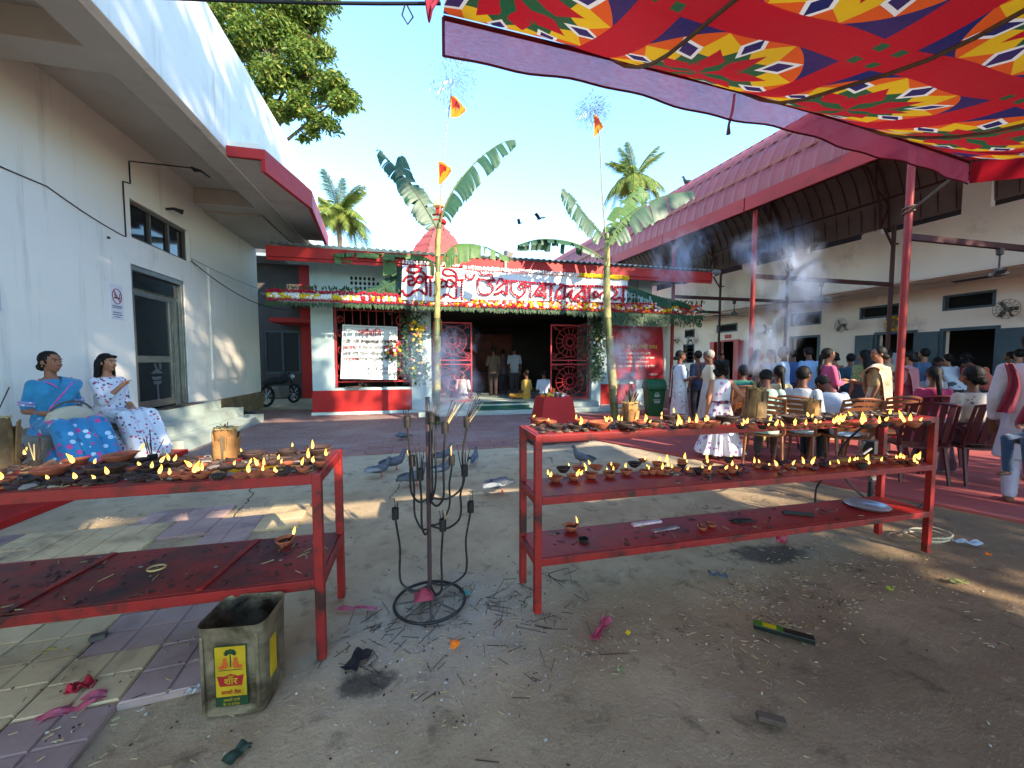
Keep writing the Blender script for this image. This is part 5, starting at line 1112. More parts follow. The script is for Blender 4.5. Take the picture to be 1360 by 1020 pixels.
def bleaf(parent, pts, y, W, up, m, seed, tear=.5, droop=.5, side=(1, 1), dys=None):
    """pts: picture points along the midrib at depth y; the blade is torn into strips that droop"""
    rr = random.Random(seed); n = len(pts); Q = [ony(px, py, y+(dys[i] if dys else 0)) for i, (px, py) in enumerate(pts)]
    D = spline(Q, 12); k = len(D); b = MB(); sd = [0., 0.]
    for s, use in ((1, side[0]), (-1, side[1])):
        if not use: continue
        i = int(k*.12); gap = 0
        while i < k-2:
            span = rr.choice((1, 2, 3, 4, 5, 7, 9)); j = min(k-1, i+span); dr = droop*rr.uniform(.5, 1.9); sw = rr.uniform(-.16, .16)
            cols = []
            for q in range(i, j+1):
                f = q/(k-1); w_ = W*use*(math.sin(math.pi*min(1, (f*.93+.05)))**.55)*rr.uniform(.92, 1.05); tdir = (D[min(q+1, k-1)]-D[max(q-1, 0)]).normalized()
                nrm = V(up); lat = tdir.cross(nrm).normalized()*s; row = []
                for a in range(5):
                    g = a/4; p = D[q]+lat*(w_*g*(1-.35*dr*g))+V((0, 0, -1))*(w_*dr*g*g*1.1)+nrm*(.012*math.sin(q*2.6)*g)+tdir*(sw*g*w_)
                    row.append(p)
                cols.append(row)
            vs = [p for r_ in cols for p in r_]; fs = [(u*5+a, (u+1)*5+a, (u+1)*5+a+1, u*5+a+1) for u in range(len(cols)-1) for a in range(4)]
            b.add(vs, fs); i = j if rr.random() > tear else j+rr.choice((1, 1, 2))
    lf = b.build('leaf', m, parent, smooth=True)
    MB().tube(D, [.022*(1-.8*q/(k-1)) for q in range(k)], 6).build('midrib', m_bstem, lf, smooth=True); return lf
def stem(parent, pts, y, r0, r1):
    D = spline([ony(px, py, y) for px, py in pts], 10); k = len(D)
    MB().tube(D, [r0+(r1-r0)*i/(k-1)+.006*math.sin(i*1.7) for i in range(k)], 12).build('stem', m_bstem, parent, smooth=True)
    rs_ = random.Random(int(pts[0][0]))
    for q in range(9):
        i = int(k*(.18+.085*q)); a = rs_.uniform(0, 6.28); L_ = rs_.uniform(.2, .5); w_ = rs_.uniform(.03, .06); ri = (r0+(r1-r0)*i/(k-1)); u_ = V((math.cos(a), math.sin(a), 0)); t_ = V((-math.sin(a), math.cos(a), 0))
        MB().sheet(lambda u, v: D[i]+u_*(ri+.004+.07*u*u+.02*math.sin(u*5))+t_*((v-.5)*w_*(1-.6*u)+.02*math.sin(u*4+q))+V((0, 0, -L_*u)), 7, 2, thick=.003).build('dry_sheath', m_dry, parent, smooth=True)
    for q in range(3):
        i0 = int(k*(.15+.27*q)); MB().tube([D[i]+V((.012*math.cos(q*2), -.012, 0)) for i in range(i0, min(k, i0+9))], [(r0+(r1-r0)*i/(k-1))*1.06 for i in range(i0, min(k, i0+9))], 12, False).build('sheath', M('dry_sheath', '#a39a62', '#77703f', sc=9, rough=.7), parent, smooth=True)
yb = 8.75
q = ony(580, 560, yb); BA = thing('banana_plant', 'banana plant with torn dark leaves tied at the flower sign beside the incense stand', 'banana plant', (q.x, yb, 0), world=True, group='banana plants flanking the gate')
stem(BA, ((580, 566), (580, 480), (581, 400), (582, 330), (584, 296)), yb, .08, .045)
bleaf(BA, ((584, 300), (592, 272), (612, 238), (640, 208), (668, 189), (686, 186)), yb, .34, (-.25, -.95, .2), m_bleaf, 3, .45, .35, (1., .12))
bleaf(BA, ((581, 305), (573, 290), (556, 262), (540, 238), (533, 206)), yb, .36, (.2, -.93, .3), m_bleaf, 5, .3, .25, (.75, .9))
bleaf(BA, ((576, 300), (560, 268), (535, 236), (515, 214), (502, 198)), yb+.1, .26, (.3, -.9, .3), m_bleaf, 8, .4, .3, (.5, .9), (0, .05, .1, .1, .1))
bleaf(BA, ((578, 350), (560, 341), (520, 338), (470, 336), (440, 338)), yb, .38, (0, -.35, .93), m_bleafl, 11, .75, 1.0, (.75, .2), (.1, 1.17, 1.17, 1.17, 1.17))
bleaf(BA, ((585, 352), (594, 334), (612, 324), (645, 328), (682, 346)), yb, .27, (0, -.5, .85), m_bleafl, 14, .55, .8, (.85, .25))
bleaf(BA, ((577, 372), (555, 366), (530, 372), (505, 384), (484, 392)), yb+1.4, .32, (.1, -.95, .25), m_bleaf, 17, .25, .2, (.7, .8))
q = ony(815, 556, yb); BB = thing('banana_plant', 'banana plant with broad folded pale leaves tied beside the red banner', 'banana plant', (q.x, yb, 0), world=True, group='banana plants flanking the gate')
stem(BB, ((817, 560), (811, 480), (806, 400), (806, 345), (806, 310)), yb, .1, .06)
bleaf(BB, ((807, 318), (822, 300), (850, 276), (885, 260), (921, 254)), yb, .42, (-.2, -.9, .35), m_bleaf, 23, .3, .35, (1, .25))
bleaf(BB, ((806, 315), (815, 296), (832, 270), (848, 256), (862, 256)), yb+.12, .42, (-.35, -.9, .2), m_bleafl, 26, .2, .3, (.9, .6))
bleaf(BB, ((804, 318), (790, 302), (772, 280), (758, 262), (746, 250)), yb, .36, (.3, -.92, .2), m_bleaf, 29, .3, .35, (.35, 1.))
bleaf(BB, ((803, 345), (780, 330), (750, 320), (715, 318), (686, 326)), yb+.05, .36, (0, -.6, .8), m_bleaf, 31, .7, .7, (.85, .3))
bleaf(BB, ((820, 374), (846, 384), (874, 394), (908, 402), (940, 414)), yb+1.16, .2, (0, -.8, .6), m_bleaf, 35, .35, .5, (.9, .5))
bleaf(BB, ((807, 330), (815, 312), (822, 300), (830, 292), (838, 285)), yb-.15, .2, (-.3, -.9, .2), m_bleafl, 38, .3, .3, (.6, .6))
for pts, m in (((806, 330, 790, 300), m_bleafl),): pass
# bamboo poles with flags and tinsel
m_bam = M('bamboo', '#8d815f', '#75694c', sc=14, rough=.6); m_flag = M('orange_flag', '#d98b18', rough=.8, transl=.4); m_flagr = M('red_flag_centre', '#a82318', rough=.8, transl=.4)
m_tins = M('silver_tinsel', '#8f969f', rough=.3, metal=.9)
def pole(label, pts, y, flags, tin, seed):
    o = thing('flag_pole', label, 'flag pole', tuple(ony(*pts[0], y)), world=True); D = spline([ony(px, py, y) for px, py in pts], 8)
    MB().tube(D, [.02-.012*i/(len(D)-1) for i in range(len(D))], 6).build('pole', m_bam, o, smooth=True)
    for px, py, w_, h_, dx in flags:
        c = ony(px, py, y); s = (c-ony(px+1, py, y)).length
        f = MB(); f.sheet(lambda u, v: (c.x+s*w_*u, c.y-.03-.06*math.sin(u*5+v*2), c.z-s*h_*(v*(1-u*.75)+u*.35*dx)), 8, 6, 0, .002); f.build('flag', m_flag, o, smooth=True)
        f = MB(); f.sheet(lambda u, v: (c.x+s*w_*(.12+.5*u), c.y-.045-.06*math.sin((.12+.5*u)*5+v*2), c.z-s*h_*(.12+.6*v*(1-u*.75)+u*.25*dx)), 6, 4, 0, .002); f.build('flag_panel', m_flagr, o, smooth=True)
    c = ony(tin[0], tin[1], y); s = (c-ony(tin[0]+1, tin[1], y)).length; rr = random.Random(seed); b = MB()
    for i in range(700):
        d = V((rr.gauss(0, 1), rr.gauss(0, .6), rr.gauss(0, 1))).normalized(); r = rr.random()**.6; p = c+V((d.x*tin[2]*s*r, d.y*tin[2]*s*r, d.z*tin[3]*s*r)); l = rr.uniform(3, 8)*s; d2 = (d+V((rr.uniform(-.6, .6), rr.uniform(-.6, .6), rr.uniform(-1.2, .3)))).normalized(); w2 = d2.orthogonal().normalized()*s*.32
        m1 = p+d2*l*.5+V((0, 0, -.04*l)); b.add([p-w2, p+w2, m1+w2, p+d2*l+V((0, 0, -.25*l)), m1-w2], [(0, 1, 2, 3, 4)])
    b.build('tinsel', m_tins, o)['kind'] = 'stuff'
pole('leaning bamboo pole with two orange flags and a big silver tinsel tuft', ((578, 400), (582, 320), (588, 220), (596, 150), (602, 105)), 8.9, ((598, 128, 20, 30, 1), (582, 216, 17, 32, .3)), (601, 104, 30, 38), 3)
pole('bamboo pole with one orange flag and tinsel tuft half hidden behind the gauze', ((806, 330), (800, 260), (796, 180), (790, 150), (786, 140)), 8.9, ((787, 154, 13, 28, .6),), (787, 146, 21, 18), 4)
# ------------------------------------------------------------------ trees
m_bark = M('bark', '#5c4b3a', '#463a2e', sc=6, rough=.9, bmp=.02, bsc=12)
def leaf_mat(name, a, b_, c, tr_=.4):
    m, t, b = base_mat(name); r = N(t, t.nodes.new('ShaderNodeNewGeometry').outputs['Random Per Island'])
    q = mixc(t, r.ramp(0, .6), a, b_); q = mixc(t, r.gt(.86)*.8, q, c); setc(t, b, 'Base Color', q); b.inputs['Roughness'].default_value = .5; b.inputs['Specular IOR Level'].default_value = .35
    tr = t.nodes.new('ShaderNodeBsdfTranslucent'); t.links.new(q.o, tr.inputs[0]); mx = t.nodes.new('ShaderNodeMixShader'); mx.inputs[0].default_value = tr_
    t.links.new(b.outputs[0], mx.inputs[1]); t.links.new(tr.outputs[0], mx.inputs[2]); t.links.new(mx.outputs[0], t.nodes['Material Output'].inputs[0]); return m
m_leaf = leaf_mat('tree_leaf', '#47632a', '#6c8030', '#a29c48'); m_leafd = leaf_mat('dark_tree_leaf', '#2f4a1f', '#3f5a26', '#6a7a2c', .3)
def leaves(b, c, rad, n, l, rr, drop=.6):
    P = []; F = []
    for i in range(n):
        d = V((rr.gauss(0, 1), rr.gauss(0, 1), rr.gauss(0, 1))); d = d.normalized()*rad*(rr.random()**.45); p = c+V((d.x, d.y, d.z*.75))
        a = V((rr.uniform(-1, 1), rr.uniform(-1, 1), rr.uniform(-1.4, .5)*drop-.2)).normalized(); s = a.orthogonal(); s = (Matrix.Rotation(rr.uniform(0, 6.28), 3, a) @ s).normalized(); L = l*rr.uniform(.6, 1.25); nn = a.cross(s)*L*.08
        P += [p, p+a*L*.5+s*L*.2+nn, p+a*L, p+a*L*.5-s*L*.2+nn]
        F.append((4*i, 4*i+1, 4*i+2, 4*i+3))
    b.add(P, F)
def tree(name, label, base, top, clumps, n_each, l, mat, seed, group=None, rbase=.35):
    rr = random.Random(seed); o = thing(name, label, 'tree', base, world=True, group=group)
    base, top = V(base), V(top); tk = MB(); T = spline([base, base.lerp(top, .4)+V((rr.uniform(-.4, .4), rr.uniform(-.4, .4), 0)), base.lerp(top, .75), top], 6)
    tk.tube(T, [rbase*(1-.75*i/(len(T)-1)) for i in range(len(T))], 9)
    cr = MB()
    for (c, rad) in clumps:
        c = V(c); s = T[min(len(T)-1, rr.randint(len(T)//2, len(T)-1))]
        mid = s.lerp(c, .5)+V((rr.uniform(-.3, .3), rr.uniform(-.3, .3), rr.uniform(-.1, .5))); tk.tube(spline([s, mid, c], 4), [rbase*.3*(1-.8*i/8) for i in range(9)], 6)
        nsub = max(4, int(rad*5)); ne = int(n_each*rad*rad/nsub)
        for k in range(nsub):
            d = V((rr.gauss(0, 1), rr.gauss(0, 1), rr.gauss(0, .8))).normalized()*rad*rr.uniform(.35, 1.); e = c+d
            tk.tube([c, c.lerp(e, .6)+V((0, 0, .12)), e], [.035, .022, .008], 4)
            leaves(cr, e, rad*rr.uniform(.4, .68), ne, l, rr)
    tk.build('trunk', m_bark, o, smooth=True); cr.build('crown', mat, o); return o
def cl(px, py, d, r): 
    q = atd(px, d); return ((q.x, q.y, EYE+(480-py)/520*d), r)
D0 = 17.
q = atd(300, D0+1); tree('broadleaf_tree', 'tall sunlit broadleaf tree rising behind the white building', (q.x, q.y, 0), (q.x+.6, q.y, 13), [cl(300, 20, D0, 1.7), cl(350, 10, D0+1, 1.7), cl(395, 35, D0, 1.3), cl(330, 70, D0, 1.6), cl(375, 95, D0-.5, 1.3), cl(425, 70, D0, .9), cl(445, 120, D0, .95), cl(400, 150, D0, .9), cl(355, 140, D0, 1.1), cl(380, 165, D0+.3, .8), cl(460, 150, D0-.3, .65), cl(280, -40, D0, 2.0), cl(350, -50, D0, 1.9), cl(412, 182, D0, .5), cl(425, 10, D0+1, .9), cl(395, -20, D0, 1.2), cl(330, 165, D0+.6, .8), cl(420, 100, D0, .9), cl(395, 125, D0, .8), cl(440, 170, D0-.2, .7), cl(410, 45, D0+.5, .9), cl(470, 135, D0, .45), cl(435, 40, D0, .6)], 1750, .23, m_leaf, 5)
# unseen trees added behind the camera, crowns shaped to block and dapple the sun
for i, (bx, by, H_, sd, cs) in enumerate(((3.6, -8.6, 15, 31, [(.2, -8, 8.8, 1.6), (1.4, -8, 9.4, 2.0), (3.4, -8.3, 10.2, 1.8), (3.0, -8, 7.8, 1.7), (2.6, -8.4, 12.4, 2.0), (5.2, -8.4, 12.6, 1.9), (8.2, -8.4, 12.9, 1.7), (3.4, -8.4, 15.2, 2.0), (6.6, -8.4, 15.0, 1.9), (4.8, -8.6, 17.6, 1.7), (9.3, -8.5, 15.2, 1.0)]), (12.6, -8.6, 11, 37, [(9.8, -8, 5.7, 1.5), (11.6, -8, 6.0, 1.6), (13.4, -8, 6.4, 1.5), (11.2, -8.2, 11.6, 1.2), (13.6, -8.2, 11.4, 1.3), (15.6, -8, 11.2, 1.5)]), (17, -8.4, 14, 41, [(16.6, -8, 13.8, 1.8), (18.0, -8, 11, 2.0)]))):
    tree('added_shade_tree', ('unseen spreading tree added behind the canopy to dapple the sun', 'second unseen tree added to shade the yard and temple front', 'third unseen tree added to shade the end of the sign')[i], (bx, by, 0), (bx, by, H_*.85), [((a, b_, c), r) for a, b_, c, r in cs], (300, 135, 135)[i], .5, m_leafd, sd, rbase=.3)
# palms
m_frond = leaf_mat('palm_frond', '#5d7534', '#7a8a40', '#a39a4c', .35); m_ftrunk = M('palm_trunk', '#7a6a55', '#5f5343', sc=8, rough=.9, bmp=.02)
def frond(L, seed, droop):
    rr = random.Random(seed); b = MB(); n = 26; D = []
    for i in range(n+1):
        f = i/n; D.append(V((L*f*(1-.25*droop*f), 0, L*(.38*f-droop*f*f))))
    b.tube(D, [.035*(1-.85*i/n) for i in range(n+1)], 5)
    for i in range(3, n+1):
        for s in (-1, 1):
            l = L*.26*math.sin(math.pi*(.12+.82*i/n))**.7*rr.uniform(.8, 1.1); d = (D[i]-D[i-1]).normalized(); a = (V((0, s, 0))*1.+d*.75+V((0, 0, -.55-.3*rr.random()))).normalized(); w_ = d*.04
            m1 = D[i]+a*l*.5+V((0, 0, .03)); b.add([D[i]-w_, D[i]+w_, m1+w_, D[i]+a*l+V((0, 0, -.12*l)), m1-w_], [(0, 1, 2, 3, 4)])
    return b.mesh('frond', m_frond)
fm_ = [frond(2.7, 1, .35), frond(2.6, 2, .62), frond(2.5, 3, .95)]
for px, py, d, lab, sc in ((455, 292, 24, 'sunlit coconut palm behind the temple beside the white building', 1.), (838, 246, 27, 'coconut palm rising between the banana plant and the hall roof', 1.)):
    c, _ = cl(px, py, d, 1); o = thing('palm_tree', lab, 'palm tree', (c[0], c[1], 0)); z = c[2]
    MB().tube(spline([(.5, 0, 0), (.1, 0, z*.5), (0, 0, z)], 8), [.2-.08*i/16 for i in range(17)], 9).build('trunk', m_ftrunk, o, smooth=True); rr = random.Random(px)
    for k in range(46):
        e = rr.uniform(-1.2, 1.1); f = link('frond', fm_[0 if e > .4 else (1 if e > -.1 else 2)], o, (0, 0, z), (0, -max(0, e)*.9, k*2.4+rr.uniform(-.3, .3))); f.scale = (rr.uniform(.8, 1.1)*sc,)*3

# ------------------------------------------------------------------ birds
m_pg = M('pigeon_grey', '#565b66', '#41454f', sc=25, rough=.6, kind='Object'); m_pgl = M('pigeon_wing', '#8b9098', '#6d727b', sc=20, rough=.7, kind='Object'); m_pgd = M('pigeon_dark', '#1f2228', rough=.6); m_leg = M('pigeon_leg', '#9a4a48', rough=.6)
def bird_mesh(head_up=.5, fly=0, body=m_pg):
    b = MB(); D = [(-.19, 0, .075), (-.13, 0, .085), (-.07, 0, .1), (0, 0, .115), (.06, 0, .13), (.09, 0, .155+.02*head_up), (.105, 0, .185+.04*head_up), (.12, 0, .205+.05*head_up), (.14, 0, .207+.05*head_up), (.152, 0, .203+.05*head_up), (.175, 0, .192+.05*head_up)]
    r = [.018, .026, .05, .064, .056, .036, .025, .027, .024, .009, .002]
    b.tube(D, r, 10); return b.mesh('pigeon', body, True)
bmesh_up, bmesh_dn = bird_mesh(1.), bird_mesh(-1.6)
def wing(s, m):
    b = MB(); b.sheet(lambda u, v: (-.21+.26*u, s*(.055+.012*math.sin(math.pi*u)+.004), .075+.055*v*(math.sin(math.pi*min(1, u+.12))**.5)+.03*u), 8, 4, thick=.006*s); return b.mesh('wing', m, True)
wl, wr = wing(1, [m_pgl]), wing(-1, [m_pgl]); wld, wrd = wing(1, [m_pg]), wing(-1, [m_pg])
bar_m = MB().obox((-.05, .071, .12), (.02, .006, .05), (0, .4, 0)).obox((-.1, .07, .112), (.018, .006, .045), (0, .4, 0)).obox((-.05, -.071, .12), (.02, .006, .05), (0, .4, 0)).obox((-.1, -.07, .112), (.018, .006, .045), (0, .4, 0)).mesh('wing_bar', m_pgd)
leg_mb = MB().tube([(0, 0, .07), (.01, 0, .035), (0, 0, .003)], .005, 5).tube([(-.012, 0, .003), (.03, 0, .003)], .004, 4).tube([(0, 0, .003), (.022, .014, .003)], .0035, 4).mesh('leg', m_leg)
for px, py, fc, up, light, lab in ((505, 633, 15, 1, 0, 'grey pigeon stretching up at the end of the pair near the white building'), (525, 624, 20, 1, 0, 'dark pigeon standing just behind the grey stretching one'), (534, 585, -140, -1, 0, 'small dark pigeon pecking far back near the pavers'), (551, 645, 10, 1, 0, 'dark pigeon crouching behind the lower incense cups'), (588, 632, 25, 1, 0, 'pigeon walking directly behind the incense stand pole'), (590, 612, 35, 1, 0, 'pigeon behind the upper incense cups, farther than its neighbour'), (630, 617, 80, 1, 0, 'brownish pigeon facing away beside the incense stand'), (665, 655, 5, -1, 1, 'pale winged pigeon pecking between incense stand and red rack'), (772, 617, 150, 1, 0, 'pigeon just visible behind the middle shelf lamps')):
    p = onz(px, py); o = thing('pigeon', lab, 'pigeon', (p.x, p.y, .002), R(fc)-YAW, 'pigeons pecking in the yard')
    link('body', bmesh_up if up > 0 else bmesh_dn, o)
    light = light or px in (505, 588, 630); 
    for m in ((wl, wr) if light else (wld, wrd)): link('wing', m, o)
    if light: link('wing_bar', bar_m, o)
    for s in (-.025, .025): link('leg', leg_mb, o, (.01, s, 0))
    o.scale = (rnd.uniform(.82, .98),)*3
def flyer(px, py, d, sc, rz, lab):
    c, _ = cl(px, py, d, 1); b = MB(); b.tube([(-.2, 0, 0), (0, 0, 0), (.2, 0, .03)], [.02, .06, .01], 8)
    for s in (-1, 1): b.sheet(lambda u, v: (.12-.2*v-.08*u, s*(.04+.4*u), .03+.22*u-.1*u*u), 4, 2, thick=.008)
    o = b.build('flying_bird', m_pgd, None, c, label=lab, cat='bird', rot=(0, .2, rz)); o.scale = (sc,)*3
flyer(690, 301, 22, .8, 2.6, 'bird gliding above the temple roof, lower of two'); flyer(716, 295, 20, .9, 2.2, 'bird flying above the temple roof with raised wings')
c = onx(914, 246, 9.0); cr_ = thing('crow', 'dark crow perched on the curve of the red roof', 'crow', (c.x, c.y, c.z-.05), 2.6); link('body', bird_mesh(1.2, 0, m_pgd), cr_); [link('leg', leg_mb, cr_, (.01, s, 0)) for s in (-.02, .02)]; cr_.scale = (1.3,)*3

# ------------------------------------------------------------------ fans
m_fan = M('fan_brown', '#3b2f2b', rough=.5); m_cage = M('fan_cage', '#77706c', rough=.4, metal=.4)
def wallfan(loc, rz, label):
    o = thing('wall_fan', label, 'fan', loc, rz, 'wall fans of the hall'); c = MB()
    for k in range(14): a = math.pi*k/14*2; c.tube([(.03*math.cos(a), -.34, .03*math.sin(a)), (.14*math.cos(a), -.33, .14*math.sin(a)), (.24*math.cos(a), -.26, .24*math.sin(a)), (.14*math.cos(a), -.2, .14*math.sin(a))], .005, 4)
    for r, y in ((.24, -.26), (.15, -.33), (.07, -.34)): c.tube([(r*math.cos(a), y, r*math.sin(a)) for a in [q*math.pi/12 for q in range(24)]], .006, 5, closed=True)
    c.build('cage', m_cage, o)
    for k in range(3):
        a = k*2.094; MB().sheet(lambda u, v: ((.03+.18*u)*math.cos(a)-(.09*(v-.5))*math.sin(a), -.27+.03*(v-.5), (.03+.18*u)*math.sin(a)+.09*(v-.5)*math.cos(a)), 4, 2, thick=.004).build('blade', m_fan, o)
    MB().tube([(0, -.3, 0), (0, -.12, 0)], [.03, .065], 10).tube([(0, -.14, -.03), (0, -.06, -.14), (0, .0, -.16)], .02, 8).build('motor', m_fan, o); return o
for px, py, dz, lab in ((900, 452, 1, 'wall fan nearest the temple corner'), (921, 452, 1, 'wall fan beside the red doorway'), (1023, 437, 1, 'wall fan veiled by drifting smoke'), (1126, 432, 1, 'wall fan to one side of the blue double doors'), (1345, 411, 1, 'wall fan beyond the last high window by the frame edge')):
    p = onx(px, py, XH-.02); wallfan((p.x, p.y, p.z), R(-90)+rnd.uniform(-.3, .3), lab)
def ceilfan(px, y, lab):
    x = ony(px, 380, y).x; z = 3.45; o = thing('ceiling_fan', lab, 'fan', (x, y, z), rnd.uniform(0, 2), 'ceiling fans of the hall')
    MB().tube([(0, 0, 0), (0, 0, -.1), (0, 0, -.12), (0, 0, -.38)], [.06, .05, .014, .014], 10).build('rod', m_fan, o); MB().lathe((0, 0, -.5), [(.03, 0), (.12, .02), (.13, .07), (.05, .12), (.03, .16)], 14).build('motor', m_cage, o)
    for k in range(3):
        a = k*2.094; MB().sheet(lambda u, v: ((.12+.52*u)*math.cos(a)-(.13*(v-.5))*math.sin(a), (.12+.52*u)*math.sin(a)+.13*(v-.5)*math.cos(a), -.47+.02*(v-.5)), 4, 2, thick=.006).build('blade', m_fan, o)
ceilfan(976, 11.26, 'ceiling fan on the far tie beam'); ceilfan(1091, 8.13, 'ceiling fan on the middle tie beam'); ceilfan(1325, 5.0, 'ceiling fan on the near tie beam, blades spread over the crowd')
gsn = onx(1187, 430, XH); o = thing('garlanded_picture', 'small golden picture hung with flowers above the blue doors', 'picture', (XH-.03, gsn.y, gsn.z-.2), world=True)
MB().box(XH-.03, gsn.y-.2, gsn.z-.2, XH-.002, gsn.y+.2, gsn.z+.22).build('picture', M('dark_picture', '#4a3420', '#8a6a2a', sc=14, rough=.5), o)
f = MB(); [bloom(f, (XH-.05, gsn.y+.19*math.cos(a), gsn.z+.2*math.sin(a)), .045, 1 if k % 3 else 4) for k, a in enumerate([q*.35 for q in range(18)])]; f.build('flower', FM, o)['kind'] = 'stuff'

# ------------------------------------------------------------------ plastic chairs
m_ch1 = M('brown_plastic', '#7c4a2c', '#6e4026', sc=4, rough=.45, kind='Object'); m_ch2 = M('maroon_plastic', '#4a1218', '#3e0f15', sc=4, rough=.4, kind='Object')
def chair(mat, slats=True):
    o = thing('plastic_chair', 'x', 'chair', (0, 0, 0))
    MB().sheet(lambda u, v: (-.22+.44*u, -.2+.42*v, .43+.015*math.cos(math.pi*(u-.5))*-1+.02*v), 6, 6, thick=.022).build('seat', mat, o, smooth=True)
    for sx in (-1, 1):
        MB().tube([(sx*.2, .2, .42), (sx*.23, .24, 0)], [.022, .017], 6).build('leg', mat, o); MB().tube([(sx*.2, -.19, .42), (sx*.22, -.26, 0)], [.022, .017], 6).build('leg', mat, o)
        MB().tube(spline([(sx*.215, -.2, .43), (sx*.25, -.2, .62), (sx*.26, .02, .655), (sx*.25, .19, .62), (sx*.21, .2, .43)], 4), .019, 6).build('armrest', mat, o, smooth=True)
    bk = MB(); B = lambda u, v: (-.23+.46*u, -.2-.12*v-.05*math.cos(math.pi*(u-.5)), .45+.45*v+.03*math.sin(math.pi*u)*v)
    fr = MB().tube([B(0, v/6) for v in range(7)]+[B(u/8, 1) for u in range(1, 9)]+[B(1, 1-v/6) for v in range(1, 7)], .018, 6).build('back_frame', mat, o, smooth=True)
    if slats:
        for k in range(6): MB().sheet(lambda u, v: B(.03+.94*u, .12+.14*k+.095*v), 8, 1, thick=.009).build('slat', mat, fr, smooth=True)
    else:
        for k in range(5): MB().sheet(lambda u, v: B(.06+.185*k+.13*u, .05+.92*v), 1, 6, thick=.009).build('slat', mat, fr, smooth=True)
    return o
CH = {'b': chair(m_ch1), 'm': chair(m_ch2, False)}; used = {}
def put_chair(kind, x, y, rz, label):
    grp = 'plastic chairs set out in the hall'
    if kind not in used: used[kind] = 1; o = CH[kind]; o.location = (x, y, .014); o.rotation_euler = (0, 0, rz); o['label'] = label; o['group'] = grp; return o
    return dup(CH[kind], (x, y, .014), rz, label, grp)

# ------------------------------------------------------------------ litter and small things
def onb(px, py, z=0.): p = onz(px, py, z); return p
m_pinkw = M('pink_wrapper', '#a8495c', '#93384d', sc=30, rough=.35, spec=.6); m_inc = M('black_carton', '#171b16', rough=.4); m_incg = M('carton_green', '#3f6a1a', rough=.4); m_paper = M('paper_white', '#b9b6ae', rough=.8); m_steel = M('steel', '#c9cacb', rough=.3, metal=.85)
def crumple(name, px, py, w_, l, rz, mat, label, z=0., h=.012, cat='litter', sd=0):
    p = onb(px, py, z); b = MB(); b.sheet(lambda u, v: ((u-.5)*l, (v-.5)*w_*(1+.2*math.sin(u*7+sd)), .004+h*abs(math.sin(u*6+sd)*math.cos(v*4+u*3+sd))), 12, 6, thick=.002)
    return b.build(name, mat, None, (p.x, p.y, z), smooth=True, rot=(0, 0, rz), label=label, cat=cat)
crumple('plastic_wrapper', 475, 809, .03, .22, -.2, m_pinkw, 'flat pink plastic wrapper beside the rack leg', sd=1); crumple('plastic_wrapper', 798, 837, .045, .2, .75, m_pinkw, 'long crumpled pink wrapper lying before the three-tier rack', sd=2, h=.02)
crumple('plastic_wrapper', 95, 943, .06, .2, .45, m_pinkw, 'crumpled pink wrapper on the cream tiles', sd=3, h=.025); crumple('red_flower', 108, 916, .06, .09, .2, m_fr, 'wilted red flower on the cream tiles', sd=4, h=.04, cat='flower')
crumple('dry_leaf', 68, 866, .035, .15, -.1, M('yellow_leaf', '#b49c4a', '#9a8338', sc=20, rough=.7), 'long yellowed leaf lying on the mauve tiles', sd=5, cat='leaf'); crumple('dark_leaf', 315, 1001, .05, .08, 1., M('dark_leaf', '#26382c', rough=.6), 'dark green leaf on the concrete below the oil tin', sd=6, cat='leaf')
crumple('blue_paper', 619, 789, .04, .05, .4, M('teal_paper', '#3d8d88', rough=.6), 'small teal and white paper scrap at the wheel base', sd=7); crumple('foil_packet', 953, 765, .05, .11, -.5, M('foil', '#5d626b', '#8d949c', sc=20, rough=.3, metal=.6), 'dark crumpled foil packet on the dirt', sd=8, h=.02)
crumple('paper_scrap', 800-545, 918, .03, .05, .1, m_paper, 'small white paper scrap by the tiles edge', sd=9); crumple('leaf', 1182, 783, .03, .05, .3, M('lime_leaf', '#8f9a2a', rough=.6), 'small lime green leaf near the far rack leg', sd=10, cat='leaf'); crumple('pale_leaf', 1272, 773, .05, .1, -.4, M('sage_leaf', '#7f8650', rough=.7), 'broad pale leaf on the dirt beyond the rack', sd=11, cat='leaf')
crumple('yellow_petal', 834, 842, .02, .02, .3, m_fy, 'single yellow petal on the dirt', sd=12, cat='petal'); crumple('packet', 823, 890, .03, .035, .5, M('packet', '#8a8a58', '#4d4a3a', sc=40, rough=.5), 'tiny torn packet alone on the open ground', sd=13)
p = onb(1040, 843); MB().obox((0, 0, .014), (.26, .045, .026)).build('incense_carton', m_inc, None, (p.x, p.y, 0), rot=(0, 0, R(-41)), bevel=.003, label='empty black and green incense carton on the dirt', cat='carton')
c = bpy.data.objects['incense_carton']; MB().box(-.13, -.0225, .0275, .0, .0225, .0282).build('printed_band', m_incg, c); MB().box(-.09, -.018, .0283, -.03, .018, .0288).build('printed_panel', M('carton_yellow', '#b7a012', rough=.4), c)
p = onb(1038, 717); MB().obox((0, 0, .03), (.15, .06, .055)).build('packet', M('red_packet', '#a01f38', '#b86a78', sc=24, lo=.5, hi=.6, rough=.4, kind='Object'), None, (p.x, p.y, 0), rot=(0, 0, .6), bevel=.008, label='red and pink cardboard packet under the rack', cat='packet')
p = onb(1024, 958); MB().obox((0, 0, .01), (.1, .035, .02), (0, .04, 0)).build('wood_block', M('grey_wood', '#5a4a3e', '#463a30', sc=18, rough=.9, bmp=.004, kind='Object'), None, (p.x, p.y, 0), rot=(0, 0, -.5), bevel=.004, label='small weathered wood block on the near ground', cat='block')
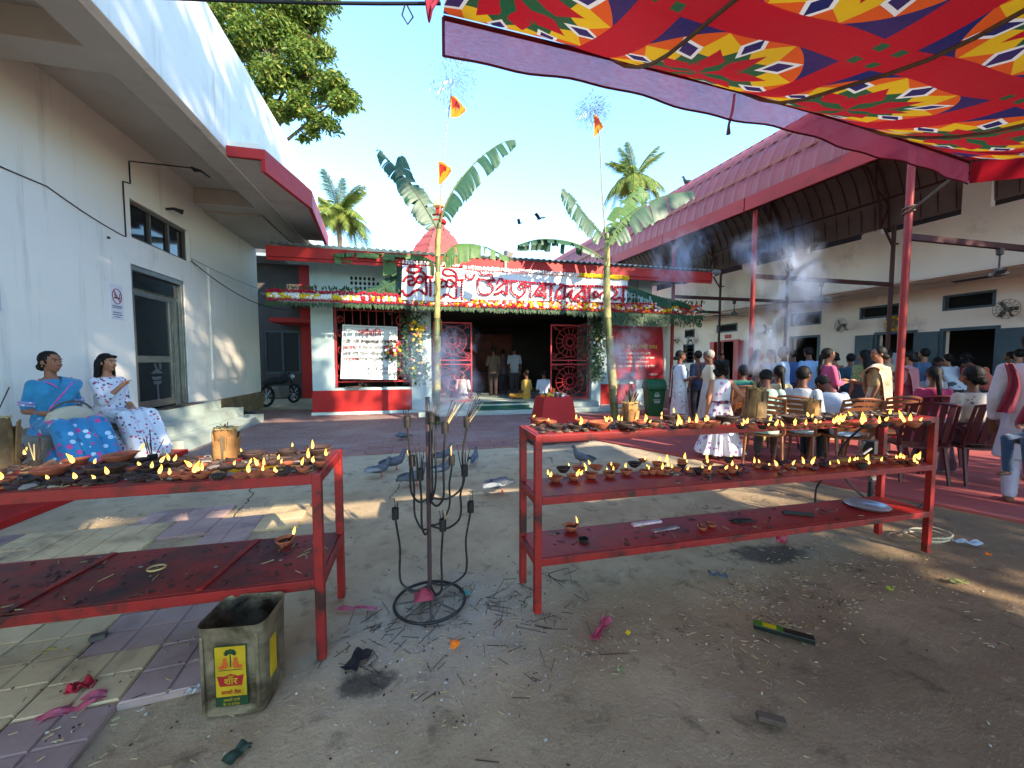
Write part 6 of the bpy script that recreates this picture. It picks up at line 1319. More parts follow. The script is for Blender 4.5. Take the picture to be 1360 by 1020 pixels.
p = onb(131, 850); MB().obox((0, 0, .016), (.065, .04, .03)).build('stone', M('dark_stone', '#3f3a35', '#57504a', sc=20, rough=.9, bmp=.004, kind='Object'), None, (p.x, p.y, 0), rot=(0, 0, .3), bevel=.008, label='dark stone chip on the mauve tiles', cat='stone')
p = onb(604, 862); f = MB(); [bloom(f, (.01*math.cos(k*2.1)*(k > 0), -.012+.01*math.sin(k*2.1), .012), .019, 4) for k in range(4)]; f.build('marigold', FM, None, (p.x, p.y, .005), rot=(R(-80), 0, 0), label='single orange marigold on the concrete', cat='flower')
crumple('charred_cloth', 474, 878, .075, .13, 1.1, m_wick, 'charred black rag lying on the concrete below the rack leg', sd=21, h=.014, cat='debris')
p = onb(1146, 672, .312); MB().lathe((0, 0, 0), [(0, .002), (.1, .002), (.115, .012), (.135, .022), (.138, .02), (.12, .004), (.1, -.001), (0, -.001)], 32).build('steel_plate', m_steel, None, (min(p.x, 3.45), 2.17, .315), smooth=True, label='shiny round steel plate at the far end of the bottom shelf', cat='plate')
for nm, px, py, sz, rz, mat, lab in (('incense_packet', 857, 695, (.22, .035, .018), .06, M('pale_pink_card', '#b98a8c', '#d0b6b4', sc=30, rough=.5, kind='Object'), 'pale pink incense packet on the bottom shelf'), ('incense_packet', 884, 704, (.2, .03, .012), .1, M('grey_card', '#5f4a4c', '#9a7f80', sc=24, rough=.4, kind='Object'), 'flattened grey and pink incense packet beside the pale one'), ('incense_tube', 1060, 684, (.19, .03, .022), -.5, m_inc, 'black incense carton slanting on the bottom shelf')):
    p = onb(px, py, .312); MB().obox((0, 0, sz[2]/2), sz).build(nm, mat, None, (p.x, min(2.28, max(2.06, p.y)), .3125), rot=(0, 0, rz), bevel=.003, label=lab, cat='packet')
p = onb(775, 719, .312); MB().lathe((0, 0, 0), [(.028, 0), (.03, .02), (.026, .02), (.025, .006), (0, .006)], 14).build('tin_cap', m_wick, None, (p.x, max(2.05, p.y), .3125), label='little black tin cap on the bottom shelf', cat='cap')
for px, py, n_, lab in ((985, 693, 26, 'bundle of burnt sticks on the bottom shelf'),):
    p = onb(px, py, .312); b = MB(); rr = random.Random(9); [b.tube([(rr.uniform(-.1, .1), rr.uniform(-.04, .04), .004+.012*rr.random()) for _ in range(2)], .003, 4) for _ in range(n_)]; b.build('stick_bundle', m_stick, None, (p.x, 2.17, .3125), label=lab, cat='sticks', kind='stuff')
p = onb(208, 756, .392); MB().tube([(.035*math.cos(a), .03*math.sin(a), .006) for a in [k*.5 for k in range(13)]], .005, 6, closed=True).build('straw_ring', m_straw, None, (p.x, p.y, .393), smooth=True, label='ring of twisted straw on the sooty lower shelf', cat='ring')
p = onb(1235, 722); MB().tube([((.14+.03*math.sin(k*.37))*math.cos(k*.45), (.11+.02*math.cos(k*.3))*math.sin(k*.45), .01+.0015*k) for k in range(44)], .007, 6).build('wire_coil', M('pale_wire', '#9a9078', rough=.6), None, (p.x+.05, p.y+.05, 0), smooth=True, label='coil of pale wire on the ground at the rack end', cat='wire')
crumple('plastic_bottle_wrap', 1284, 722, .05, .16, -.6, M('blue_white_plastic', '#8ea6bd', '#b9c6cf', sc=14, rough=.3), 'blue and white plastic scrap beside the wire coil', sd=15, h=.03); crumple('orange_scrap', 1312, 737, .03, .04, 0, m_fo, 'orange scrap near the edge of the carpet', sd=16)
for pts, lab in ((((3.66, 2.36, 1.0), (3.7, 2.7, .62), (3.9, 2.8, .3), (4.1, 2.6, .02)), 'black cable drooping from the rack end to the ground'), (((3.5, 2.38, .75), (3.75, 2.6, .55), (4.2, 2.75, .6), (4.6, 2.9, .45)), 'grey cable looping behind the rack towards the chairs'), (((3.3, 2.4, .6), (3.45, 2.7, .3), (3.5, 2.75, .05)), 'short black cable hanging behind the middle shelf'), (((4.1, 2.6, .35), (4.15, 2.7, .2), (4.3, 2.6, .02), (4.8, 2.7, .02)), 'cable trailing onto the red carpet')):
    MB().tube(spline(pts, 10), .009, 6).build('cable', m_wire if 'grey' not in lab else M('grey_cable', '#7a7672', rough=.5), None, smooth=True, label=lab, cat='cable')
o = thing('junction_stand', 'small dark stand with sockets where the cables meet beside the rack', 'socket stand', (4.15, 2.75, 0)); MB().tube([(0, 0, 0), (0, 0, .62)], .02, 8).build('stand_pole', m_wire, o); MB().box(-.14, -.14, 0, .14, .14, .02).build('foot', m_wire, o); MB().box(-.07, -.06, .5, .07, .04, .66).build('socket_box', m_wire, o, bevel=.006)
for z in (.3, .42): MB().tube([(-.06, -.03, z), (.06, -.03, z)], .025, 8).build('plug', M('plug_grey', '#55504c', rough=.5), o)
# loose straw, match ends, incense stubs and chips: nobody could count them
rr = random.Random(77); lit = MB(); 
def spot(cx, cy, sx, sy, n, kinds, s=1.):
    sub_ = [(rr.gauss(cx, sx), rr.gauss(cy, sy), rr.uniform(.03, .16)) for _ in range(max(4, n//28))]
    for i in range(n):
        if rr.random() < .65: c_ = rr.choice(sub_); x, y = rr.gauss(c_[0], c_[2]), rr.gauss(c_[1], c_[2]*.7)
        else: x, y = rr.gauss(cx, sx), rr.gauss(cy, sy)
        if y < .75: continue
        on_t = x < -.93-(y-.98)*.075 and y < 4.7
        z = (.011 if on_t else max(gz(x, y), -.02))+.004; k = rr.choice(kinds); a = rr.uniform(0, 3.14)
        if k == 0: lit.obox((x, y, z), (rr.uniform(.012, .034)*s, .0032, .003), (0, rr.uniform(-.1, .1), a), 0)
        elif k == 1: lit.obox((x, y, z), (rr.uniform(.02, .10)*s, .002, .002), (0, rr.uniform(-.03, .03), a), 1)
        elif k == 2: q = rr.uniform(.003, .011); lit.obox((x, y, z), (q, q*.7, q*.4), (rr.random(), 0, a), 2)
        else: q = rr.uniform(.002, .007); lit.obox((x, y, z), (q*1.6, q, q*.5), (rr.random(), 0, a), 3)
spot(1.7, 1.85, .75, .2, 420, (0, 0, 0, 0, 2, 3)); spot(.6, 2.0, .28, .2, 46, (1,), 1.8); spot(-.25, 2.05, .2, .16, 30, (1,), 1.8); spot(.2, 2.15, .3, .35, 420, (1, 0, 2, 2, 3)); spot(.1, 1.85, .5, .25, 90, (1, 0, 2)); spot(2.5, 1.75, .7, .25, 260, (0, 0, 2, 3)); spot(-1.3, 1.6, .5, .4, 240, (0, 0, 2, 3)); spot(1.5, 1.1, 1., .3, 60, (0, 2, 3)); spot(-.2, 1.5, .4, .35, 150, (0, 2, 3)); spot(.5, 4, 2, 1.4, 300, (2, 3, 0)); spot(2.6, 2.6, 1, .4, 200, (1, 0, 2)); spot(-2, 4.2, .3, .15, 90, (2,))
lit.build('litter', [M('pale_straw', '#b39f78', '#97835d', sc=9, rough=.9), m_stick, M('pale_chip', '#a9a397', rough=.9), M('dark_chip', '#332b26', rough=.9)], None, label='straw ends, burnt incense stubs and chips scattered over the yard', cat='litter', kind='stuff')
m_ashp = M('ash_patch', '#8b857c', rough=.95)
# pair of shoes by the steps, motorbike in the alley
for k, (px, py) in enumerate(((322, 551), (332, 553))):
    p = onb(px, py); MB().tube(spline([(-.12, 0, .03), (-.04, 0, .045), (.05, 0, .035), (.13, 0, .02)], 3), [.03, .045, .045, .045, .045, .045, .045, .045, .04, .02], 8).build('shoe', m_pgd, None, (p.x, p.y, .02), smooth=True, rot=(0, 0, .4), label=('black shoe left by the steps, nearer the white building', 'black shoe left by the steps, nearer the temple')[k], cat='shoe')
p = atd(372, 12.6); MBK = thing('motorbike', 'dark motorbike parked in the shade of the alley', 'motorbike', (p.x, p.y, .006), 1.2)
for x in (-.62, .62): w_ = MB().tube([(x+.29*math.cos(a), 0, .32+.29*math.sin(a)) for a in [k*math.pi/12 for k in range(24)]], .045, 7, closed=True).build('wheel', m_wick, MBK, smooth=True); b = MB(); [b.bar((x, 0, .32), (x+.26*math.cos(k*.785), 0, .32+.26*math.sin(k*.785)), .012) for k in range(8)]; b.build('spoke', m_steel, w_)['kind'] = 'stuff'
MB().tube(spline([(-.75, 0, .72), (-.3, 0, .78), (0, 0, .78), (.2, 0, .86), (.42, 0, .84)], 4), [.06, .09, .11, .12, .12, .12, .12, .11, .12, .14, .15, .16, .16, .14, .12, .1, .06], 10).build('tank_and_seat', m_pgd, MBK, smooth=True)
MB().box(-.25, -.12, .25, .25, .12, .6).build('engine', m_cage, MBK, bevel=.03); MB().tube([(.62, 0, .32), (.42, 0, .95), (.38, 0, 1.02)], .035, 8).tube([(.36, -.35, 1.08), (.4, 0, 1.0), (.36, .35, 1.08)], .018, 6).build('handlebar', m_wire, MBK); MB().ball((.52, 0, .88), .1, 10, 6).build('headlight', m_steel, MBK, smooth=True)

# ------------------------------------------------------------------ smoke
def smoke(name, label, pts, rad, dens, seed, cz=2.2):
    m = bpy.data.materials.new(name); m.use_nodes = True; t = m.node_tree; t.nodes.clear(); out = t.nodes.new('ShaderNodeOutputMaterial'); pv = t.nodes.new('ShaderNodeVolumePrincipled'); pv.inputs['Color'].default_value = (.80, .86, 1, 1); pv.inputs['Anisotropy'].default_value = .2
    D = spline(pts, 5); v = coords(t, 'pos'); n1 = noise(t, scaled(t, v, (1, 1, .7)), cz, 6, .65, 1.6)
    # thins out towards the rim of the plume: distance from its wandering axis
    px_, py_, pz_ = xyz(t, v); z0, z1 = D[0].z, D[-1].z; f = (pz_-z0)/(z1-z0)
    def ax(i):
        a = t.nodes.new('ShaderNodeFloatCurve'); c = a.mapping.curves[0]; lo = min(p[i] for p in D)-.01; hi = max(p[i] for p in D)+.01
        c.points[0].location = (0, (D[0][i]-lo)/(hi-lo)); c.points[-1].location = (1, (D[-1][i]-lo)/(hi-lo))
        for p in D[2:-2:2]: c.points.new((p.z-z0)/(z1-z0), (p[i]-lo)/(hi-lo))
        a.mapping.update(); t.links.new(f.o, a.inputs['Value']); return N(t, a.outputs[0])*(hi-lo)+lo
    dx = px_-ax(0); dy = py_-ax(1); rd = f*(rad[1]-rad[0])+rad[0]
    e = (dx*dx+dy*dy).pw(.5)/rd; fall = ((e*-1.)+1.).max(0.); ends = (f.ramp(0, .08))*((f*-1.+1.).ramp(0, .35))
    den = n1.ramp(.47, .72)*fall*ends*dens; t.links.new(den.o, pv.inputs['Density']); t.links.new(pv.outputs[0], out.inputs['Volume'])
    k = len(D); MB().tube(D, [(rad[0]+(rad[1]-rad[0])*((p.z-z0)/(z1-z0)))*1.02 for p in D], 12).build(name, m, None, label=label, cat='smoke', kind='stuff', smooth=True)
q1, q2 = ony(636, 520, 2.4), ony(600, 470, 2.6)
smoke('smoke', 'thin blue smoke curling up from the incense stand', [(.1, 2.28, 1.08), (.16, 2.32, 1.24), (.1, 2.38, 1.4), (.18, 2.45, 1.62)], (.24, .26), 24., 1, 9.)
p = ony(835, 540, 2.3); smoke('smoke', 'blue smoke drifting from the incense log up before the red banner', [(p.x, 2.3, 1.1), (p.x+.02, 2.36, 1.28), (p.x+.06, 2.44, 1.45), (p.x+.16, 2.5, 1.66)], (.1, .2), 34., 2, 8.)
a_ = [ony(px, py, 6.2) for px, py in ((1005, 500), (1025, 450), (1055, 405), (1050, 360), (1000, 300))]; smoke('smoke', 'dense blue smoke billowing up the hall wall from the trunk stump', [tuple(a) for a in a_], (.45, .85), 10., 3, 1.9)
a_ = [ony(px, py, 8.6) for px, py in ((905, 400), (895, 370), (900, 335), (930, 300))]; smoke('smoke', 'faint smoke gathered under the hall eave', [tuple(a) for a in a_], (.5, .9), 2.4, 4, 1.6)
# ------------------------------------------------------------------ people: each body one continuous skin, clothes and hair laid over it
def cap_mesh(b, a, c, ra, rb, n=10):
    a, c = V(a), V(c); d = (c-a); L = d.length; d = d/L if L > 1e-6 else V((0, 0, 1)); P = []; S = []
    for t in (-.95, -.7, -.35): P.append(a+d*ra*t); S.append(ra*math.sqrt(1-t*t))
    P += [a, c]; S += [ra, rb]
    for t in (.35, .7, .95): P.append(c+d*rb*t); S.append(rb*math.sqrt(1-t*t))
    b.tube(P, S, n)
def loft_mesh(b, rings, n=18):
    vs = []; fs = []
    for (c, rx, ry) in rings:
        for j in range(n): a = 2*math.pi*j/n; vs.append(V(c)+V((rx*math.cos(a), ry*math.sin(a), 0)))
    for i in range(len(rings)-1):
        for j in range(n): fs.append((i*n+j, i*n+(j+1) % n, (i+1)*n+(j+1) % n, (i+1)*n+j))
    fs += [tuple(range(n))[::-1], tuple((len(rings)-1)*n+j for j in range(n))]; b.add(vs, fs)
def blob(prims, vox, name, mat, parent, T=None, smooth=5, post=None):
    """prims melted into one skin"""
    b = MB()
    for p in prims:
        if p[0] == 'c': cap_mesh(b, *p[1:5])
        elif p[0] == 'e': b.ball(p[1], p[2], 12, 8, None, p[3] if len(p) > 3 else None)
        elif p[0] == 'l': loft_mesh(b, p[1])
    if T: b.v = [tuple(T @ V(v)) for v in b.v]
    me = b.mesh(name, mat); o = bpy.data.objects.new('tmp', me); COL.objects.link(o)
    r = o.modifiers.new('r', 'REMESH'); r.mode = 'VOXEL'; r.voxel_size = vox; r.adaptivity = 0
    s = o.modifiers.new('s', 'SMOOTH'); s.iterations = smooth; s.factor = .5
    dg = bpy.context.evaluated_depsgraph_get(); m2 = bpy.data.meshes.new_from_object(o.evaluated_get(dg)); COL.objects.unlink(o); bpy.data.objects.remove(o); bpy.data.meshes.remove(me)
    m2.name = name; m2.materials.clear(); m2.materials.append(mat)
    if post:
        k = len(m2.vertices); co = np.empty(k*3, np.float32); m2.vertices.foreach_get('co', co); co = post(co.reshape(-1, 3)); m2.vertices.foreach_set('co', co.astype(np.float32).ravel())
    m2.polygons.foreach_set('use_smooth', [True]*len(m2.polygons)); m2.update()
    return link(name, m2, parent)
SK = [M('skin_warm', '#8a5a42', '#7e503a', sc=14, rough=.55, kind='Object'), M('skin_deep', '#6a412e', '#5e3828', sc=14, rough=.55, kind='Object'), M('skin_fair', '#a87155', '#9b664b', sc=14, rough=.55, kind='Object')]
m_hair = M('black_hair', '#0b0908', '#120e0c', sc=60, rough=.6, spec=.2, kind='Object', bmp=.003, bsc=90); m_hairg = M('grey_hair', '#8b8780', '#6e6a64', sc=40, rough=.6, kind='Object', bmp=.003, bsc=90)
m_eye = M('eye_white', '#8f867e', rough=.4); m_iris = M('iris', '#120c0a', rough=.2); m_lip = M('lip', '#8a4440', rough=.5); m_gold = M('gold', '#c49a3a', rough=.3, metal=1)
def cloth(name, c, c2=None, **k): return M(name, c, c2 or tuple(q*.88 for q in hexc(c)), sc=9, rough=.9, kind='Object', bmp=.02, bsc=9, sheen=.25, **k)
ARM = {'down': ((.05, -.02, -.27), (.05, .05, -.51)), 'lap': ((.06, -.02, -.27), (-.05, .2, -.33)), 'fwd': ((.04, .05, -.27), (-.02, .28, -.22)), 'mouth': ((.05, .1, -.25), (-.06, .2, -.06)), 'cross': ((.08, .05, -.26), (-.11, .18, -.22)),
       'hip': ((.16, -.1, -.21), (.05, .02, -.36)), 'reach': ((.05, .2, -.17), (.02, .42, -.14)), 'chin': ((.03, .14, -.24), (-.02, .17, 0.0)), 'knee': ((.05, .06, -.27), (.0, .28, -.36))}
PEOPLE = []
def person(label, x, y, face, h=1.6, seat=None, lean=0., arms=('down', 'down'), head=(0, 0), top=None, sleeve=.6, bottom=('trousers', None), hair=('short', None), skin=0, vox=.017, detail=False, group=None, pallu=None, female=False, long_top=0., z=0., feet=True, belly=1., knees=None, legsplay=0., neckline=None):
    o = thing('person', label, 'person', (x, y, z), R(face)-R(90), group); k = h/1.6; o.scale = (k,)*3
    sit = seat is not None; pz = (seat/k+.1) if sit else .86
    T = Matrix.Translation((0, 0, pz)) @ Matrix.Rotation(-lean, 4, 'X'); U = lambda p: T @ V(p)
    C = V((0, .015, .655)); HR = Matrix.Translation((0, -.01, .56)) @ Euler((-head[1], 0, head[0])).to_matrix().to_4x4() @ Matrix.Translation((0, .01, -.56)); H = lambda p: T @ HR @ V(p)
    sk = SK[skin]; fem = female or bottom[0] in ('sari', 'skirt', 'dress')
    B = []
    core = [(V((0, 0, -.08)), .13, .095), (V((0, 0, .14)), .115*belly, .085*belly), (V((0, .005, .34)), .135, .095), (V((0, 0, .44)), .14, .07), (V((0, -.005, .49)), .06, .05)]
    tors = [(T @ c, a, b) for c, a, b in core]
    B.append(('l', tors)); B.append(('c', U((0, -.015, .45)), H(C+V((0, -.02, -.055))), .054 if not fem else .048, .046))
    hr4 = (T @ HR).to_3x3()
    for c, r in (((0, -.012, .025), (.072, .088, .084)), ((0, .02, -.03), (.057, .062, .08)), ((0, .05, -.085), (.026, .022, .022)), ((0, .072, .03), (.045, .014, .012)), ((.03, .058, -.03), (.022, .02, .025)), ((-.03, .058, -.03), (.022, .02, .025)), ((.074, -.012, -.008), (.01, .02, .03)), ((-.074, -.012, -.008), (.01, .02, .03))): B.append(('e', H(C+V(c)), r, hr4))
    B.append(('c', H(C+V((0, .079, .012))), H(C+V((0, .096, -.022))), .0085, .0135))
    B.append(('c', H(C+V((-.018, .074, -.056))), H(C+V((.018, .074, -.056))), .009, .009))
    sl_pr = []; bracelets = []
    for i, s in enumerate((-1, 1)):
        ak = arms[i]; el, wr_ = ARM[ak] if isinstance(ak, str) else ak
        sh = V((s*(.142 if fem else .165), -.005, .42)); E_ = sh+V((s*el[0], el[1], el[2])); W_ = sh+V((s*wr_[0], wr_[1], wr_[2]))
        sh, E_, W_ = U(sh), U(E_), U(W_); B.append(('c', sh, E_, .047, .038)); B.append(('c', E_, W_, .037, .026)); bracelets.append((E_, W_))
        d = (W_-E_).normalized(); pn = d.cross(V((0, 0, 1))); pn = pn.normalized() if pn.length > .1 else V((s, 0, 0)); q = pn.cross(d).normalized()
        pc = W_+d*.045; B.append(('c', W_+d*.02, W_+d*.075, .026, .028)); curl = -q*.35
        for f, (off, l) in enumerate(((-.024, .058), (-.008, .068), (.008, .064), (.023, .05))):
            p0 = W_+d*.085+pn*off; p1 = p0+(d+curl*.5).normalized()*l*.5; p2 = p1+(d+curl*2.2).normalized()*l*.5; B += [('c', p0-d*.02, p1, .0095, .009), ('c', p1, p2, .009, .0075)]
        B += [('c', W_+d*.035+pn*(-s*.02), W_+d*.075+pn*(-s*.045)-q*.012, .011, .0095), ('c', W_+d*.075+pn*(-s*.045)-q*.012, W_+d*.1+pn*(-s*.043)-q*.02, .0095, .008)]
        if sleeve > 0:
            if sleeve <= .5: sl_pr.append(('c', sh, sh.lerp(E_, sleeve*2), .055, .051))
            else: sl_pr += [('c', sh, E_, .056, .048), ('c', E_, E_.lerp(W_, min(1, (sleeve-.5)*2)), .05, .042)]
    legs = []
    for s in (-1, 1):
        hp = V((s*.085, 0, pz-.02)); 
        if sit:
            kn = V((s*(.095+legsplay), .42, pz-.02)); an = V((s*(.1+legsplay), .4 if knees is None else knees, max(.07, pz-.48)));
        else: kn = V((s*.088, .015+.1*max(0, 0), .45)); an = V((s*.085, -.015, .075))
        B += [('c', hp, kn, .078, .055), ('c', kn, an, .052, .034)]; legs.append((hp, kn, an))
        ft = an+V((s*.015, .13, -.045)); B += [('c', an+V((0, -.03, -.035)), ft, .035, .027)]
    blob(B, vox, 'body', sk, o, smooth=3)
    g = .013; clothl = [(T @ V((0, 0, -.13)), .172*belly, .128*belly), (T @ V((0, 0, -.02)), .168*belly, .124*belly), (T @ V((0, 0, .13)), .14*belly, .108*belly), (T @ V((0, .012 if fem else .005, .32)), .157, .128 if fem else .116), (T @ V((0, 0, .42)), .158, .09), (T @ V((0, -.008, .475)), .085, .07)]
    if top:
        pr = list(sl_pr)
        if bottom[0] in ('sari',): pr.append(('l', clothl[2:]))
        elif sit: pr.append(('l', clothl))
        else: pr.append(('l', ([(V((0, 0, pz-.12-long_top)), .185+.1*long_top, .145+.09*long_top)] if long_top else [])+clothl))
        blob(pr, vox*.9, {'sari': 'blouse', 'dress': 'bodice'}.get(bottom[0], 'shirt'), top, o, smooth=4)
    kind, bm = bottom; rr = random.Random(len(PEOPLE)+3)
    ph = rr.uniform(0, 6)
    def folds(a, n1, n2, ztop, zlow):
        def fn(co):
            r = np.hypot(co[:, 0], co[:, 1])+1e-6; th = np.arctan2(co[:, 1], co[:, 0]); w_ = np.clip((ztop-co[:, 2])/(ztop-zlow), 0, 1)
            f = a*w_*(np.sin(th*n1+ph+w_)+.6*np.sin(th*n2+2*ph)+.5*np.sin(co[:, 2]*14+th*2)*.6); co[:, 0] += co[:, 0]/r*f; co[:, 1] += co[:, 1]/r*f; return co
        return fn
    if kind == 'trousers' and bm:
        pr = [('l', clothl[:2]+[(T @ V((0, 0, .06)), .15*belly, .115*belly)])] if not sit else [('e', (0, .0, pz-.0), (.17*belly, .14, .11))]
        for hp, kn, an in legs: pr += [('c', hp, kn, .09, .068), ('c', kn, an+V((0, 0, .02)), .066, .052)]
        blob(pr, vox, 'trousers', bm, o, smooth=4)
    elif kind in ('sari', 'skirt', 'dress') and bm:
        if sit:
            pr = [('e', (0, -.01, pz+.03), (.19, .155, .16)), ('e', (0, .18, pz-.03), (.17, .24, .085))]
            for hp, kn, an in legs:
                pr += [('c', hp, kn, .105, .088), ('c', kn, an+V((0, .02, .03)), .088, .105)]
            kn = (legs[0][1]+legs[1][1])/2; an = (legs[0][2]+legs[1][2])/2; pr += [('c', (-.14, .0, pz-.08), legs[0][2]+V((-.05, -.05, .03)), .08, .09), ('c', (.14, .0, pz-.08), legs[1][2]+V((.05, -.05, .03)), .08, .09)] if knees and knees > .45 else []
            pr += [('c', (0, .05, pz-.02), kn, .1, .08), ('c', kn, an+V((0, .03, .02)), .085, .115), ('c', kn+V((-.07, -.05, -.1)), an+V((-.1, -.02, .02)), .08, .1), ('c', kn+V((.07, -.05, -.1)), an+V((.1, -.02, .02)), .08, .1)]
            def fn(co):
                w_ = np.clip((pz-.02-co[:, 2])/.4, 0, 1); f = .02*w_*(np.sin(co[:, 0]*48+ph+co[:, 2]*5)+.7*np.sin(co[:, 0]*27-co[:, 2]*9)); co[:, 1] += f
                w2 = np.clip(1-abs(co[:, 2]-pz)/.2, 0, 1); co[:, 2] += .011*w2*np.sin(co[:, 1]*34+co[:, 0]*22+ph); return co
            blob(pr, vox*.9, 'sari_drape' if kind == 'sari' else 'skirt', bm, o, smooth=6, post=fn)
        else:
            fl = {'sari': 1., 'skirt': 1.15, 'dress': 1.75}[kind]; zl = {'sari': .02, 'skirt': .12, 'dress': .1}[kind]; zt = pz+.15
            rg = [(V((0, 0, zl)), .2*fl, .18*fl), (V((0, 0, .3)), .185*(1+(fl-1)*.75), .165*(1+(fl-1)*.75)), (V((0, 0, .6)), .18*(1+(fl-1)*.35), .15*(1+(fl-1)*.35)), (V((0, 0, pz-.04)), .178, .138), (V((0, 0, pz+.08)), .15, .117), (V((0, 0, zt)), .14, .108)]
            blob([('l', rg)], vox*.9, {'sari': 'sari_drape', 'skirt': 'skirt', 'dress': 'dress_skirt'}[kind], bm, o, smooth=3, post=folds(.016*fl*(1.3 if kind == 'dress' else 1), 9 if kind != 'dress' else 11, 17, pz, zl))
    if pallu:
        m, w_ = pallu; pts = [(.13, .1, .06), (.08, .135, .18), (-.02, .15, .31), (-.11, .115, .42), (-.135, .0, .478), (-.13, -.1, .4), (-.11, -.135, .2), (-.1, -.15, 0), (-.09, -.17, -.22)]
        D = spline([V(p) for p in pts], 5); kk = len(D)-1
        def fn(u, v):
            i = min(kk-1, int(u*kk)); f = u*kk-i; p = D[i].lerp(D[i+1], f); d = (D[i+1]-D[i]).normalized(); lat = d.cross(V((p.x*.5, p.y+.0001, .25 if .3 < u < .6 else 0))).normalized(); q = p+lat*(v-.5)*w_; q = q+V((0, math.copysign(.008*math.sin(v*22+u*6), 1), 0)); 
            return U(q)
        MB().sheet(fn, 26, 8, thick=.006).build('pallu', m, o, smooth=True)
    hs, hm = hair; hm = hm or m_hair; HP = [('e', H(C+V((0, -.028, .03))), (.084, .093, .096), hr4)]
    if hs == 'bun': HP += [('e', H(C+V((0, -.118, -.05))), (.05, .04, .045), hr4), ('e', H(C+V((0, -.07, -.03))), (.07, .05, .06), hr4)]
    if hs == 'long': HP += [('c', H(C+V((0, -.075, -.02))), U((0, -.12, .36)), .068, .06), ('c', U((0, -.12, .36)), U((.01, -.135, .2)), .058, .03)]
    if hs == 'bob': HP += [('c', H(C+V((0, -.07, .0))), U((0, -.1, .44)), .078, .075), ('c', H(C+V((.062, -.02, .03))), U((.085, -.05, .45)), .03, .035), ('c', H(C+V((-.062, -.02, .03))), U((-.085, -.05, .45)), .03, .035), ('c', H(C+V((.04, .05, .078))), H(C+V((-.05, .045, .075))), .022, .022)]
    if hs == 'tail': HP += [('e', H(C+V((0, -.08, -.02))), (.06, .05, .06), hr4), ('c', H(C+V((0, -.12, -.02))), U((.02, -.15, .3)), .035, .022)]
    if hs == 'curly': HP += [('e', H(C+V((rr.uniform(-.08, .08), rr.uniform(-.11, .0), rr.uniform(-.11, .1)))), (.045, .045, .045)) for _ in range(26)]
    if hs == 'short': HP += [('e', H(C+V((0, -.05, -.01))), (.074, .055, .06), hr4)]
    if hs == 'scarf': HP = [('e', H(C+V((0, -.02, .02))), (.092, .1, .11), hr4), ('c', H(C+V((0, -.06, -.05))), U((0, -.06, .42)), .09, .13)]
    def hn(co):
        c0 = co.mean(0); d = co-c0; r = np.linalg.norm(d, axis=1, keepdims=True)+1e-6; th = np.arctan2(d[:, 0], -d[:, 1]); f = .0015*np.sin(th*23+d[:, 2]*60+ph)+.0012*np.sin(th*41-d[:, 2]*35)+.001*np.sin(d[:, 0]*70+d[:, 2]*50); return co+d/r*f[:, None]
    blob(HP, vox*.7, 'head_scarf' if hs == 'scarf' else 'hair', hm, o, smooth=2, post=hn)
    if detail or vox < .014:
        for s in (-1, 1):
            e = blob  # eyes, brows
            eb = MB(); eb.ball(H(C+V((s*.03, .0745, .008))), (.0135, .007, .0065), 10, 6, 0, hr4); eb.ball(H(C+V((s*.03, .0805, .008))), (.0068, .0045, .0062), 8, 6, 1, hr4); eb.build('eye', [m_eye, m_iris], o, smooth=True)
            MB().tube([H(C+V((s*.014, .083, .03))), H(C+V((s*.032, .083, .036))), H(C+V((s*.052, .07, .03)))], [.003, .0042, .002], 5).build('eyebrow', m_hair, o)
        MB().tube([H(C+V((-.024, .0765, -.054))), H(C+V((-.008, .0845, -.0505))), H(C+V((.0, .085, -.052))), H(C+V((.008, .0845, -.0505))), H(C+V((.024, .0765, -.054)))], [.002, .0052, .0048, .0052, .002], 6).tube([H(C+V((-.02, .0765, -.058))), H(C+V((0, .083, -.0615))), H(C+V((.02, .0765, -.058)))], [.002, .006, .002], 6).build('lips', m_lip, o, smooth=True)
    PEOPLE.append(o); o2 = dict(o=o, U=U, H=H, C=C, T=T, arms=bracelets, pz=pz, k=k, hr4=hr4); return o2
def G(px, d): q = atd(px, d); return q.x, q.y

# the two women sitting on the ledge
m_blues = print_mat('blue_sari', '#2474a4', ['#b33a82', '#a9c3d6', '#1a5f8c'], 17, .42); m_bluetop = cloth('blue_blouse', '#2b7ba3', '#22668c')
m_floral = print_mat('white_floral', '#ccced8', ['#b54568', '#55506a', '#c08a9a'], 24, .36); m_magenta = cloth('magenta_border', '#b02f86', '#c46aa6')
wx, wy = -3.98, 0
A = onx(72, 560, -4.05); A_y = A.y
W1 = person('woman in a bright blue sari with hair in a bun sitting against the white wall', -4.02, A_y-.02, -30, 1.68, seat=.6, arms=('lap', 'lap'), head=(.2, .05), top=m_bluetop, sleeve=.42, bottom=('sari', m_blues), hair=('bun', None), skin=0, vox=.0085, detail=True, pallu=(m_bluetop, .16), female=True, belly=1.2, lean=-.06, legsplay=.05, knees=.6)
Bq = onx(150, 560, -4.05)
W2 = person('woman in a white floral dress with shoulder length hair raising a hand to her mouth', -4.0, Bq.y-.1, -24, 1.66, seat=.6, arms=('lap', ((.03, .15, -.26), (-.06, .3, -.09))), head=(.15, .04), top=m_floral, sleeve=.74, bottom=('skirt', m_floral), hair=('bob', None), skin=2, vox=.0085, detail=True, female=True, belly=1.12, lean=-.05, legsplay=.05, knees=.58)
